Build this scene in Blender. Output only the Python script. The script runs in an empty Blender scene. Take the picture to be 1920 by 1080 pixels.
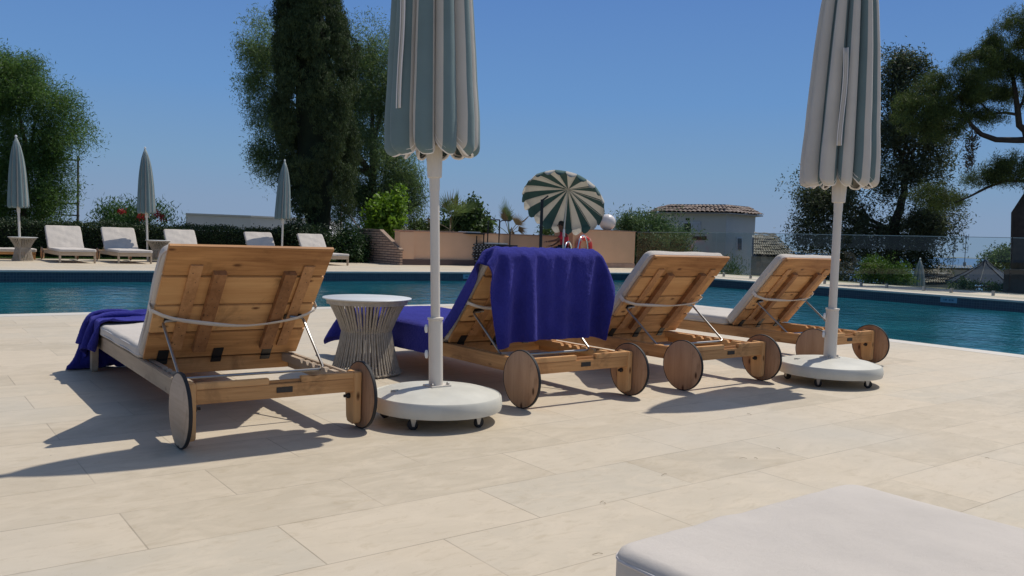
import bpy, bmesh, math, random, base64, struct as pst
import numpy as np
from mathutils import Vector, Matrix, Quaternion
PI = math.pi
random.seed(7)
rng = np.random.default_rng(11)
S = bpy.context.scene
COL = S.collection

# ------------------------------------------------------------------ camera frame (x, y run along the paving grid, z up)
FPX, PITCH, ROLL, AZ = 1576.0, math.radians(3.33), math.radians(1.95), math.radians(37.0)
ca, sa = math.cos(AZ), math.sin(AZ)
def o2w(X, Y): return (X*ca + Y*sa, -X*sa + Y*ca)
_f = Vector((0, math.cos(PITCH), -math.sin(PITCH))); _u0 = Vector((0, math.sin(PITCH), math.cos(PITCH))); _r0 = Vector((1, 0, 0))
_u = _u0*math.cos(ROLL) - _r0*math.sin(ROLL); _r = _r0*math.cos(ROLL) + _u0*math.sin(ROLL)
def _w(v): a, b = o2w(v.x, v.y); return Vector((a, b, v.z))
CF, CU, CR = _w(_f), _w(_u), _w(_r)
CAM = Vector((0, 0, 1.0))
FH = Vector((CF.x, CF.y, 0)).normalized()
def ray(px, py): return CF*FPX + CR*(px-960) + CU*(540-py)
def at(px, py, d):            # point seen at this pixel, d metres ahead (horizontal)
    r = ray(px, py); return CAM + r*(d/(r.x*FH.x + r.y*FH.y))
def G(px, py, z=0):
    r = ray(px, py); return CAM + r*((z-1.0)/r.z)
def PXM(d): return FPX/d      # pixels per metre at d

# ------------------------------------------------------------------ tagging
def tag(o, label=None, cat=None, group=None, kind=None):
    if label: o['label'] = label
    if cat: o['category'] = cat
    if group: o['group'] = group
    if kind: o['kind'] = kind
    return o
def empty(name, loc=(0, 0, 0), rz=0.0, label=None, cat=None, group=None):
    o = bpy.data.objects.new(name, None); COL.objects.link(o)
    o.location = loc; o.rotation_euler = (0, 0, rz); o.empty_display_size = .1
    return tag(o, label, cat, group)
def copy_tree(o, parent=None):
    c = o.copy(); COL.objects.link(c); c.parent = parent
    for ch in list(o.children): copy_tree(ch, c)
    return c

# ------------------------------------------------------------------ mesh builder
class MB:
    def __init__(s): s.v = []; s.f = []; s.m = []
    def add(s, vs, fs, mi=0):
        n = len(s.v); s.v += [tuple(p) for p in vs]; s.f += [tuple(i+n for i in f) for f in fs]; s.m += [mi]*len(fs); return s
    def box(s, x0, x1, y0, y1, z0, z1, M=None, mi=0):
        vs = [Vector((x, y, z)) for z in (z0, z1) for y in (y0, y1) for x in (x0, x1)]
        if M is not None: vs = [M @ v for v in vs]
        return s.add(vs, [(0, 2, 3, 1), (4, 5, 7, 6), (0, 1, 5, 4), (2, 6, 7, 3), (0, 4, 6, 2), (1, 3, 7, 5)], mi)
    def prism(s, poly, a, b, axis='x', mi=0):      # polygon (p,q) extruded along axis from a to b
        n = len(poly); vs = []
        for t in (a, b):
            for p, q in poly:
                vs.append((t, p, q) if axis == 'x' else (p, t, q) if axis == 'y' else (p, q, t))
        fs = [tuple(range(n))[::-1], tuple(range(n, 2*n))] + [(i, (i+1) % n, n+(i+1) % n, n+i) for i in range(n)]
        return s.add(vs, fs, mi)
    def tube(s, pts, r, seg=8, mi=0, cap=True):
        pts = [Vector(p) for p in pts]; rs = r if isinstance(r, (list, tuple)) else [r]*len(pts)
        rings = []; up = None
        for i, p in enumerate(pts):
            t = (pts[min(i+1, len(pts)-1)] - pts[max(i-1, 0)]).normalized()
            if up is None: up = t.orthogonal().normalized()
            up = (up - t*up.dot(t)); up = up.normalized() if up.length > 1e-6 else t.orthogonal().normalized()
            b = t.cross(up)
            rings.append([p + (up*math.cos(2*PI*k/seg) + b*math.sin(2*PI*k/seg))*rs[i] for k in range(seg)])
        vs = [v for R_ in rings for v in R_]; fs = []
        for i in range(len(pts)-1):
            for k in range(seg):
                k2 = (k+1) % seg; fs.append((i*seg+k, i*seg+k2, (i+1)*seg+k2, (i+1)*seg+k))
        if cap: fs += [tuple(range(seg))[::-1], tuple(range((len(pts)-1)*seg, len(pts)*seg))]
        return s.add(vs, fs, mi)
    def lathe(s, prof, seg=32, M=None, mi=0, close=True):
        vs = []; fs = []
        for r, z in prof:
            for k in range(seg):
                a = 2*PI*k/seg; v = Vector((r*math.cos(a), r*math.sin(a), z)); vs.append(M @ v if M is not None else v)
        for i in range(len(prof)-1):
            for k in range(seg):
                k2 = (k+1) % seg; fs.append((i*seg+k, i*seg+k2, (i+1)*seg+k2, (i+1)*seg+k))
        if close: fs += [tuple(range(seg))[::-1], tuple(range((len(prof)-1)*seg, len(prof)*seg))]
        return s.add(vs, fs, mi)
    def sphere(s, c, r, seg=16, rings=10, mi=0, sc=(1, 1, 1)):
        prof = [(max(r*math.sin(PI*i/rings), r*.001), -r*math.cos(PI*i/rings)) for i in range(rings+1)]
        M = Matrix.Translation(c) @ Matrix.Diagonal((sc[0], sc[1], sc[2], 1)); return s.lathe(prof, seg, M, mi)
    def build(s, name, mats, parent=None, smooth=False, bevel=0, seg=2, angle=40, loc=None):
        me = bpy.data.meshes.new(name); me.from_pydata(s.v, [], s.f); me.update()
        mats = mats if isinstance(mats, (list, tuple)) else [mats]
        for m in mats: me.materials.append(m)
        if len(mats) > 1: me.polygons.foreach_set('material_index', s.m)
        bm = bmesh.new(); bm.from_mesh(me)
        bmesh.ops.recalc_face_normals(bm, faces=bm.faces)
        if bevel:
            es = [e for e in bm.edges if len(e.link_faces) == 2 and e.calc_face_angle(0) > math.radians(35)]
            bmesh.ops.bevel(bm, geom=es, offset=bevel, segments=seg, affect='EDGES', clamp_overlap=True)
        if smooth:
            for f in bm.faces: f.smooth = True
            for e in bm.edges:
                if len(e.link_faces) == 2 and e.calc_face_angle(0) > math.radians(angle): e.smooth = False
        bm.to_mesh(me); bm.free()
        o = bpy.data.objects.new(name, me); COL.objects.link(o)
        if parent is not None: o.parent = parent
        if loc is not None: o.location = loc
        return o
def fast_mesh(name, V, F, mats, parent=None, smooth=False, mi=None):
    V = np.asarray(V, np.float32); F = np.asarray(F, np.int32); k = F.shape[1]
    me = bpy.data.meshes.new(name); me.vertices.add(len(V)); me.vertices.foreach_set('co', V.ravel())
    me.loops.add(F.size); me.loops.foreach_set('vertex_index', F.ravel())
    me.polygons.add(len(F)); me.polygons.foreach_set('loop_start', np.arange(0, F.size, k, dtype=np.int32))
    for m in (mats if isinstance(mats, (list, tuple)) else [mats]): me.materials.append(m)
    if mi is not None: me.polygons.foreach_set('material_index', np.asarray(mi, np.int32))
    if smooth: me.polygons.foreach_set('use_smooth', np.ones(len(F), bool))
    me.update(calc_edges=True); me.validate()
    o = bpy.data.objects.new(name, me); COL.objects.link(o)
    if parent is not None: o.parent = parent
    return o

# ------------------------------------------------------------------ materials
def mat(name):
    m = bpy.data.materials.new(name); m.use_nodes = True; nt = m.node_tree
    return m, nt, nt.nodes['Principled BSDF']
def N(nt, typ, **kw):
    n = nt.nodes.new(typ)
    for k, v in kw.items():
        if k in n.inputs.keys() and not hasattr(n, k): n.inputs[k].default_value = v
        else:
            try: setattr(n, k, v)
            except Exception: n.inputs[k].default_value = v
    return n
def ramp(nt, stops, fac):
    r = nt.nodes.new('ShaderNodeValToRGB'); e = r.color_ramp.elements
    while len(e) < len(stops): e.new(.5)
    for i, (p, c) in enumerate(stops):
        e[i].position = p; e[i].color = (*c, 1) if len(c) == 3 else c
    nt.links.new(fac, r.inputs[0]); return r
def coords(nt, scale=(1, 1, 1), kind='Object', loc=(0, 0, 0), rot=(0, 0, 0)):
    tc = nt.nodes.new('ShaderNodeTexCoord'); mp = nt.nodes.new('ShaderNodeMapping')
    mp.inputs['Scale'].default_value = scale; mp.inputs['Location'].default_value = loc; mp.inputs['Rotation'].default_value = rot
    nt.links.new(tc.outputs[kind], mp.inputs[0]); return mp.outputs[0]
def noise(nt, vec, scale, detail=4, rough=.55, dist=0):
    n = nt.nodes.new('ShaderNodeTexNoise'); n.inputs['Scale'].default_value = scale; n.inputs['Detail'].default_value = detail
    n.inputs['Roughness'].default_value = rough; n.inputs['Distortion'].default_value = dist
    if vec is not None: nt.links.new(vec, n.inputs['Vector'])
    return n.outputs['Fac']
def mixc(nt, a, b, fac, mode='MIX'):
    m = nt.nodes.new('ShaderNodeMix'); m.data_type = 'RGBA'; m.blend_type = mode; m.clamp_factor = True
    for sock, val in ((m.inputs[0], fac), (m.inputs[6], a), (m.inputs[7], b)):
        if isinstance(val, bpy.types.NodeSocket): nt.links.new(val, sock)
        else: sock.default_value = val if isinstance(val, (int, float)) else ((*val, 1) if len(val) == 3 else val)
    return m.outputs[2]
def math_(nt, op, a, b=0.0, clamp=False):
    m = nt.nodes.new('ShaderNodeMath'); m.operation = op; m.use_clamp = clamp
    for i, val in enumerate((a, b)):
        if isinstance(val, bpy.types.NodeSocket): nt.links.new(val, m.inputs[i])
        else: m.inputs[i].default_value = val
    return m.outputs[0]
def bump(nt, bs, h, strength=.3, dist=.01):
    b = nt.nodes.new('ShaderNodeBump'); b.inputs['Strength'].default_value = strength; b.inputs['Distance'].default_value = dist
    nt.links.new(h, b.inputs['Height']); nt.links.new(b.outputs[0], bs.inputs['Normal']); return b
def plain(name, col, rough=.6, metal=0, var=.12, nscale=8, bmp=0, bscale=60, spec=.5):
    m, nt, b = mat(name); v = coords(nt); n = noise(nt, v, nscale, 5)
    hi = tuple(min(1, c*(1+var)) for c in col); lo = tuple(c*(1-var) for c in col)
    r = ramp(nt, [(.3, lo), (.7, hi)], n); nt.links.new(r.outputs[0], b.inputs['Base Color'])
    b.inputs['Roughness'].default_value = rough; b.inputs['Metallic'].default_value = metal; b.inputs['Specular IOR Level'].default_value = spec
    if bmp: bump(nt, b, noise(nt, v, bscale, 3), bmp, .004)
    return m
def wood(name, axis, cols, dark=.5, rough=.62):
    m, nt, b = mat(name); sc = [26, 26, 26]; sc[axis] = 1.6
    v = coords(nt, tuple(sc)); g = noise(nt, v, 1.0, 6, .6, .6)
    sc2 = [5, 5, 5]; sc2[axis] = 1.2
    g = math_(nt, 'MULTIPLY', math_(nt, 'ADD', g, math_(nt, 'MULTIPLY', noise(nt, v, 2.7, 4, .7, .3), .6)), .625); big = noise(nt, coords(nt, tuple(sc2), loc=(3, 1, 2)), 1.0, 3)
    geo = nt.nodes.new('ShaderNodeNewGeometry')
    isl = math_(nt, 'MULTIPLY', geo.outputs['Random Per Island'], .3)
    fac = math_(nt, 'ADD', math_(nt, 'MULTIPLY', g, .55), math_(nt, 'ADD', math_(nt, 'MULTIPLY', big, .35), isl))
    r = ramp(nt, [(.42, cols[0]), (.60, cols[1]), (.78, cols[2])], fac)
    # knots and water stains
    vo = nt.nodes.new('ShaderNodeTexVoronoi'); vo.feature = 'F1'; vo.inputs['Scale'].default_value = 1.0
    sk = [9, 9, 9]; sk[axis] = 4.0
    nt.links.new(coords(nt, tuple(sk), loc=(.3, .7, .1)), vo.inputs['Vector'])
    kn = ramp(nt, [(.05, (0, 0, 0)), (.12, (1, 1, 1))], vo.outputs['Distance'])
    c1 = mixc(nt, (cols[0][0]*.45, cols[0][1]*.4, cols[0][2]*.4), r.outputs[0], kn.outputs[0])
    st = ramp(nt, [(.55, (0, 0, 0)), (.72, (1, 1, 1))], noise(nt, coords(nt, (1, 1, 1), loc=(5, 2, 8)), 5.0, 5, .65, .8))
    c2 = mixc(nt, c1, (cols[0][0]*dark, cols[0][1]*dark, cols[0][2]*dark), math_(nt, 'MULTIPLY', st.outputs[0], .55))
    nt.links.new(c2, b.inputs['Base Color']); b.inputs['Roughness'].default_value = rough; b.inputs['Specular IOR Level'].default_value = .3
    bump(nt, b, g, .25, .003); return m
def fabric(name, col, var=.06, wscale=900, bmp=.25, rough=.9, sheen=.15, trans=0):
    m, nt, b = mat(name); v = coords(nt); n = noise(nt, v, 3.5, 5)
    r = ramp(nt, [(.3, tuple(c*(1-var) for c in col)), (.7, tuple(min(1, c*(1+var)) for c in col))], n)
    nt.links.new(r.outputs[0], b.inputs['Base Color']); b.inputs['Roughness'].default_value = rough
    b.inputs['Sheen Weight'].default_value = sheen; b.inputs['Specular IOR Level'].default_value = .2
    h = math_(nt, 'ADD', math_(nt, 'MULTIPLY', noise(nt, v, wscale, 2), .25), math_(nt, 'MULTIPLY', noise(nt, v, 14, 4), 1.0))
    bump(nt, b, h, bmp, .01)
    if trans:
        tr = nt.nodes.new('ShaderNodeBsdfTranslucent'); nt.links.new(r.outputs[0], tr.inputs[0])
        mx = nt.nodes.new('ShaderNodeMixShader'); mx.inputs[0].default_value = trans
        nt.links.new(b.outputs[0], mx.inputs[1]); nt.links.new(tr.outputs[0], mx.inputs[2])
        nt.links.new(mx.outputs[0], nt.nodes['Material Output'].inputs[0])
    return m
def leafmat(name, lo, hi, trans=.25, scale=1.2, rough=.55):
    m, nt, b = mat(name); v = coords(nt); n = noise(nt, v, scale, 3)
    geo = nt.nodes.new('ShaderNodeNewGeometry')
    fac = math_(nt, 'ADD', math_(nt, 'MULTIPLY', n, .75), math_(nt, 'MULTIPLY', geo.outputs['Random Per Island'], .4))
    r = ramp(nt, [(.3, lo), (.85, hi)], fac); nt.links.new(r.outputs[0], b.inputs['Base Color'])
    b.inputs['Roughness'].default_value = rough; b.inputs['Specular IOR Level'].default_value = .3
    tr = nt.nodes.new('ShaderNodeBsdfTranslucent'); nt.links.new(mixc(nt, r.outputs[0], (1.0, 1.15, .5), .5, 'MULTIPLY'), tr.inputs[0])
    mx = nt.nodes.new('ShaderNodeMixShader'); mx.inputs[0].default_value = trans
    nt.links.new(b.outputs[0], mx.inputs[1]); nt.links.new(tr.outputs[0], mx.inputs[2])
    nt.links.new(mx.outputs[0], nt.nodes['Material Output'].inputs[0]); return m

TEAK = [(.31, .135, .045), (.59, .305, .115), (.74, .43, .185)]
M = {}
M['teak_x'] = wood('teak_across', 0, TEAK); M['teak_y'] = wood('teak_lengthwise', 1, TEAK); M['teak_z'] = wood('teak_upright', 2, TEAK)
GREY = [(.30, .22, .15), (.42, .32, .22), (.50, .40, .29)]
M['wheelwood'] = wood('teak_wheel', 2, [(.20, .095, .045), (.39, .21, .11), (.53, .32, .185)])
M['wheelpale'] = wood('teak_wheel_faded', 1, [(.30, .19, .115), (.46, .32, .205), (.58, .43, .30)])
M['fadedteak'] = wood('teak_faded', 1, GREY)
M['rubber'] = plain('black_rubber', (.012, .012, .013), .7)
M['steel'] = plain('brushed_steel', (.36, .35, .335), .38, 1.0)
M['dark_metal'] = plain('dark_metal', (.05, .047, .045), .45, .8)
M['chrome'] = plain('polished_steel', (.8, .8, .8), .12, 1.0, .02)
M['cushion'] = fabric('cushion_canvas', (.565, .51, .445), .07, bmp=.5)
M['piping'] = fabric('cushion_piping', (.55, .51, .48), .05)
M['strap'] = fabric('strap_webbing', (.66, .60, .53), .05)
M['white_paint'] = plain('cream_paint', (.68, .62, .53), .38, 0, .03)
M['base_paint'] = plain('parasol_base_plastic', (.56, .54, .46), .5, 0, .11, 5, .15, 40)
M['clip'] = plain('white_plastic', (.8, .8, .78), .3, 0, .02)
M['teal'] = fabric('teal_canvas', (.165, .235, .24), .08, trans=.12)
M['offwhite'] = fabric('offwhite_canvas', (.61, .575, .51), .05, trans=.14)
M['trim'] = fabric('white_trim', (.78, .75, .72), .03)
M['rope'] = plain('taupe_rope', (.43, .37, .29), .85, 0, .15, 30, .4, 300)
M['tabletop'] = plain('grey_white_tabletop', (.60, .61, .60), .4, 0, .04)
def towelmat():
    m, nt, b = mat('blue_towelling'); v = coords(nt)
    n = noise(nt, v, 6, 5); f = noise(nt, v, 260, 3, .7)
    r = ramp(nt, [(.3, (.018, .020, .155)), (.7, (.030, .032, .23))], n)
    c = mixc(nt, r.outputs[0], (.08, .08, .42), math_(nt, 'MULTIPLY', ramp(nt, [(.48, (0, 0, 0)), (.70, (1, 1, 1))], f).outputs[0], .5))
    nt.links.new(c, b.inputs['Base Color']); b.inputs['Roughness'].default_value = .95
    b.inputs['Sheen Weight'].default_value = .45; b.inputs['Sheen Tint'].default_value = (.30, .28, .95, 1); b.inputs['Sheen Roughness'].default_value = .5; b.inputs['Specular IOR Level'].default_value = .1
    bump(nt, b, math_(nt, 'ADD', f, noise(nt, v, 60, 3)), .9, .006); return m
M['towel'] = towelmat()
# ------------------------------------------------------------------ lounger (local: x across, y from the wheels to the foot, z up)
B0, T0 = Vector((0, .86, .285)), Vector((0, .33, .915))
BL = (T0-B0).length; BD = (T0-B0)/BL; BN = Vector((1, 0, 0)).cross(BD); BN = -BN if BN.y > 0 else BN     # BN: towards the rear
MBK = Matrix(((1, 0, 0, 0), (0, BD.y, -BN.y, B0.y), (0, BD.z, -BN.z, B0.z), (0, 0, 0, 1)))              # local (x, along, inward)
def cushion_mesh(x0, x1, y0, y1, z0, z1, Mx=None, puff=.010, r=.024, R=.05):
    """soft rounded slab: concentric rounded-rectangle rings over a rounded edge profile"""
    cx, cy = (x0+x1)/2, (y0+y1)/2; hx, hy = (x1-x0)/2, (y1-y0)/2; hz = (z1-z0)/2; r = min(r, hz*.9)
    prof = []
    for i in range(14): prof.append((1-(1-(i/14.))**1.0, 'b'))
    rings = []
    ins = [min(hx, hy)*(1-(i/12.)) for i in range(12)]           # inset distances on the flat, centre to rim
    for d in ins[:-1]:
        if d > r: rings.append((d, z0))
    for k in range(6): a = PI/2*k/5; rings.append((r-r*math.sin(a), z0+r-r*math.cos(a)))
    for k in range(6): a = PI/2*k/5; rings.append((r-r*math.cos(a), z1-r+r*math.sin(a)))
    for d in reversed(ins[:-1]):
        if d > r: rings.append((d, z1))
    n = 96; V = []; F = []
    per = 2*(hx+hy)
    def outline(d, k):
        ax, ay = max(hx-d, .002), max(hy-d, .002); rr = min(max(R-d*.6, .004), ax, ay)
        t = k/n*4; q = int(t); f = t-q
        cs = [(1, 1), (-1, 1), (-1, -1), (1, -1)][q]; c0 = (cs[0]*(ax-rr), cs[1]*(ay-rr))
        # each quarter: half a side, the corner arc, half a side
        L1 = (ay-rr) if q % 2 == 0 else (ax-rr); L2 = (ax-rr) if q % 2 == 0 else (ay-rr); 
        seg = [(0.0, .42), (.42, .58), (.58, 1.0)]
        a0 = q*PI/2
        if f < .42: u = 1-f/.42; p = (c0[0]+rr*math.cos(a0), c0[1]+rr*math.sin(a0)); dd = L1*u; return (p[0]+math.sin(a0)*dd*(1 if 1 else 1), p[1]-math.cos(a0)*dd)
        if f < .58: a_ = a0+(f-.42)/.16*PI/2; return (c0[0]+rr*math.cos(a_), c0[1]+rr*math.sin(a_))
        u = (f-.58)/.42; a1 = a0+PI/2; p = (c0[0]+rr*math.cos(a1), c0[1]+rr*math.sin(a1)); return (p[0]-math.sin(a1)*L2*u, p[1]+math.cos(a1)*L2*u)
    for d, z in rings:
        for k in range(n):
            x, y = outline(d, k); X, Y = cx+x, cy+y
            fx = max(0, 1-abs(x/hx)**2.5); fy = max(0, 1-abs(y/hy)**4); up = 1 if z > (z0+z1)/2 else -.3
            wob = .003*math.sin(X*17+Y*9)+.0025*math.sin(Y*23-X*11)+.002*math.sin(X*41+3)*math.sin(Y*7)
            zz = z+up*(puff*fx*fy+wob*fx)*(1 if d > r*.5 else 0)
            if d < r*.9: X += .003*math.sin(Y*13+1)*(1 if x > 0 else -1); Y += .003*math.sin(X*15)
            v = Vector((X, Y, zz)); V.append(Mx @ v if Mx is not None else v)
    m_ = len(rings)
    for i in range(m_-1):
        for k in range(n): k2 = (k+1) % n; F.append((i*n+k, i*n+k2, (i+1)*n+k2, (i+1)*n+k))
    F += [tuple(range(n))[::-1], tuple(range((m_-1)*n, m_*n))]
    me = bpy.data.meshes.new('cushion'); me.from_pydata(V, [], F)
    bm = bmesh.new(); bm.from_mesh(me); bmesh.ops.recalc_face_normals(bm, faces=bm.faces); bm.to_mesh(me); bm.free()
    me.polygons.foreach_set('use_smooth', np.ones(len(me.polygons), bool)); return me
def rounded_loop(x0, x1, y0, y1, z, r=.05, k=5):
    pts = []
    for cx, cy, a0 in ((x1-r, y1-r, 0), (x0+r, y1-r, 90), (x0+r, y0+r, 180), (x1-r, y0+r, 270)):
        for i in range(k+1):
            a = math.radians(a0+90*i/k); pts.append(Vector((cx+r*math.cos(a), cy+r*math.sin(a), z)))
    return pts+[pts[0]]
def meobj(name, me, m, parent):
    me.materials.append(m); o = bpy.data.objects.new(name, me); COL.objects.link(o); o.parent = parent; return o
def make_lounger(name, pale=False, thick=.078, detail=True, clen=.795, sagv=.03):
    root = empty(name); w = .415
    tx, ty, tz = M['teak_x'], (M['fadedteak'] if pale else M['teak_y']), M['teak_z']
    # rear rail with a hand slot
    mb = MB(); mb.box(-.39, .39, -.018, .012, .200, .268); mb.box(-.39, -.05, -.018, .012, .268, .298); mb.box(.11, .39, -.018, .012, .268, .298)
    mb.box(-.05, .11, -.004, .012, .268, .284)
    o = mb.build('rear_rail', tx, root, bevel=.003)
    MB().box(-.015, .065, -.0215, -.018, .225, .252).build('name_plate', M['dark_metal'], o, bevel=.001)
    for s in (-1, 1):
        prof = [(-.022, .298), (.075, .298), (.078, .16), (.07, .06), (.055, .035), (.0, .03), (-.018, .04), (-.022, .06)]
        lg = MB().prism(prof, s*.388-.0, s*.43, 'x').build('rear_leg', tz, root, bevel=.004)
        MB().lathe([(.014, 0), (.014, .012), (.008, .018), (.008, .03)], 12, Matrix.Translation((s*.387, .03, .172)) @ Matrix.Rotation(-s*PI/2, 4, 'Y')).build('axle_bolt', M['dark_metal'], lg, smooth=True)
        # side rail
        MB().box(s*.398, s*.425, .078, 2.43, .192, .282).build('side_rail', ty, root, bevel=.004)
        # notched rack the prop drops into
        poly = [(.15, .235), (.93, .235), (.93, .28), (.66, .28)]
        for k in range(5):
            y = .62-.085*k
            poly += [(y, .28), (y-.012, .262), (y-.035, .262), (y-.045, .28)]
        poly += [(.15, .28)]
        MB().prism(poly, s*.355, s*.385, 'x').build('notched_rack', ty, root, bevel=.002)
        # wheel
        wm = M['wheelpale'] if (pale and s < 0) else M['wheelwood']
        Mw = Matrix.Translation((s*.437, .02, .174)) @ Matrix.Rotation(s*PI/2, 4, 'Y')
        wh = MB().lathe([(.001, -.0), (.165, 0), (.169, .003), (.169, .017), (.165, .020), (.001, .020)], 56, Mw).build('wheel', wm, root, smooth=True)
        MB().lathe([(.167, .002), (.173, .002), (.174, .004), (.174, .016), (.173, .018), (.167, .018), (.167, .002)], 56, Mw, close=False).build('tyre', M['rubber'], wh, smooth=True)
        # front leg
        lp = [(2.33, .192), (2.43, .192), (2.42, .02), (2.41, 0), (2.36, 0), (2.35, .02)]
        MB().prism(lp, s*.385, s*.426 if s > 0 else -.426, 'x').build('front_leg', tz if not pale else M['fadedteak'], root, bevel=.004)
    MB().box(-.396, .396, .90, .925, .195, .279).build('cross_rail', tx, root, bevel=.003)
    MB().box(-.396, .396, 2.405, 2.43, .195, .28).build('front_rail', tx, root, bevel=.003)
    mb = MB()
    n = 9
    for k in range(n):
        y = .935+k*(1.46/n); mb.box(-.39, .39, y, y+1.46/n-.02, .262, .280)
    mb.build('seat_slats', tx, root, bevel=.002)
    # backrest
    mb = MB(); nb = 4; hgap = .012
    for k in range(nb):
        a = .0+k*BL/nb; mb.box(-.425, .425, a+hgap/2, a+BL/nb-hgap/2, .0, .022, MBK)
    bk = mb.build('backrest', tx, root, bevel=.003)
    for x, wd, th, a0, a1 in ((-.275, .062, .011, .08, .70), (-.155, .066, .034, .08, .66), (.215, .066, .034, .08, .66), (.315, .062, .011, .08, .70)):
        b_ = MB().box(x-wd/2, x+wd/2, a0, a1, -th, -.001, MBK)
        if detail:
            for q in range(9): b_.lathe([(.004, 0), (.003, .0015)], 8, MBK @ Matrix.Translation((x+(.012 if q % 2 else -.012), a0+.05+q*(a1-a0-.1)/8, -th-.0012)), mi=1)
        b_.build('batten', [wood_back if th < .02 else wood_dark, M['dark_metal']], bk, bevel=.0012)
    for x in (-.33, -.04, .24):
        MB().box(x-.028, x+.028, .0, .075, -.0045, -.0012, MBK).box(x-.028, x+.028, -.03, .004, -.012, -.004, MBK).build('hinge', M['dark_metal'], bk, bevel=.001)
    # steel prop
    mb = MB()
    A = MBK @ Vector((0, .36*BL+.02, -.018)); z0, y0 = .268, .33
    for s in (-1, 1):
        mb.tube([(s*.30, A.y, A.z+.006), (s*.365, A.y, A.z), (s*.378, A.y-.006, A.z-.01), (s*.372, y0+.01, z0+.012), (s*.365, y0, z0), (s*.34, y0, z0-.002)], .0075, 8)
    mb.tube([(-.345, y0, z0-.002), (.345, y0, z0-.002)], .0075, 8)
    mb.build('steel_prop', M['steel'], root, smooth=True)
    for s in (-1, 1): MB().box(s*.32-.05, s*.32+.05, .36*BL-.0, .36*BL+.035, -.010, -.001, MBK).build('prop_bracket', M['dark_metal'], bk, bevel=.002)
    # cushions
    cb = meobj('back_cushion', cushion_mesh(-.44, .44, -.015, clen, .026, .026+.075, MBK), M['cushion'], root)
    MB().tube([MBK @ p for p in rounded_loop(-.441, .441, -.016, clen+.001, .045)], .0035, 6, cap=False).build('piping', M['piping'], cb, smooth=True)
    sag = MB(); nseg = 16; vs = []; wd = .023
    sv = random.uniform(-.01, .01); skew = random.uniform(-.1, .1)
    for i in range(nseg+1):
        t = i/nseg; x = -.443+.886*t; q = (1-abs(2*t-1+skew)**1.6)
        al = .46*BL-sagv*q+sv; off = -.003-.037*min(1, (1-abs(2*t-1)**6)*1.15)
        tw = .010*math.sin(t*7)
        for e, oo in ((-wd/2, 0), (wd/2, tw)): vs.append(MBK @ Vector((x, al+e, off+oo*q)))
    fs = [(2*i, 2*i+2, 2*i+3, 2*i+1) for i in range(nseg)]
    sag.add(vs, fs)
    for s in (-1, 1): sag.box(s*.4455-.0012, s*.4455+.0012, .46*BL-.015+sv, .46*BL+.015+sv, -.004, .05, MBK)
    so = sag.build('strap', M['strap'], cb, smooth=True)
    md = so.modifiers.new('thick', 'SOLIDIFY'); md.thickness = .002
    zt = .284+thick
    cs = meobj('seat_cushion', cushion_mesh(-.435, .435, .925, 2.455, .284, zt), M['cushion'], root)
    for zz_ in (zt-.022, .304): MB().tube(rounded_loop(-.4355, .4355, .9245, 2.4555, zz_), .0035, 6, cap=False).build('piping', M['piping'], cs, smooth=True)
    return root
wood_dark = wood('teak_batten_dark', 1, [(.20, .085, .03), (.36, .17, .07), (.50, .27, .12)])
wood_back = wood('teak_batten', 1, [(.34, .16, .062), (.54, .28, .12), (.66, .38, .18)])
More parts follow.
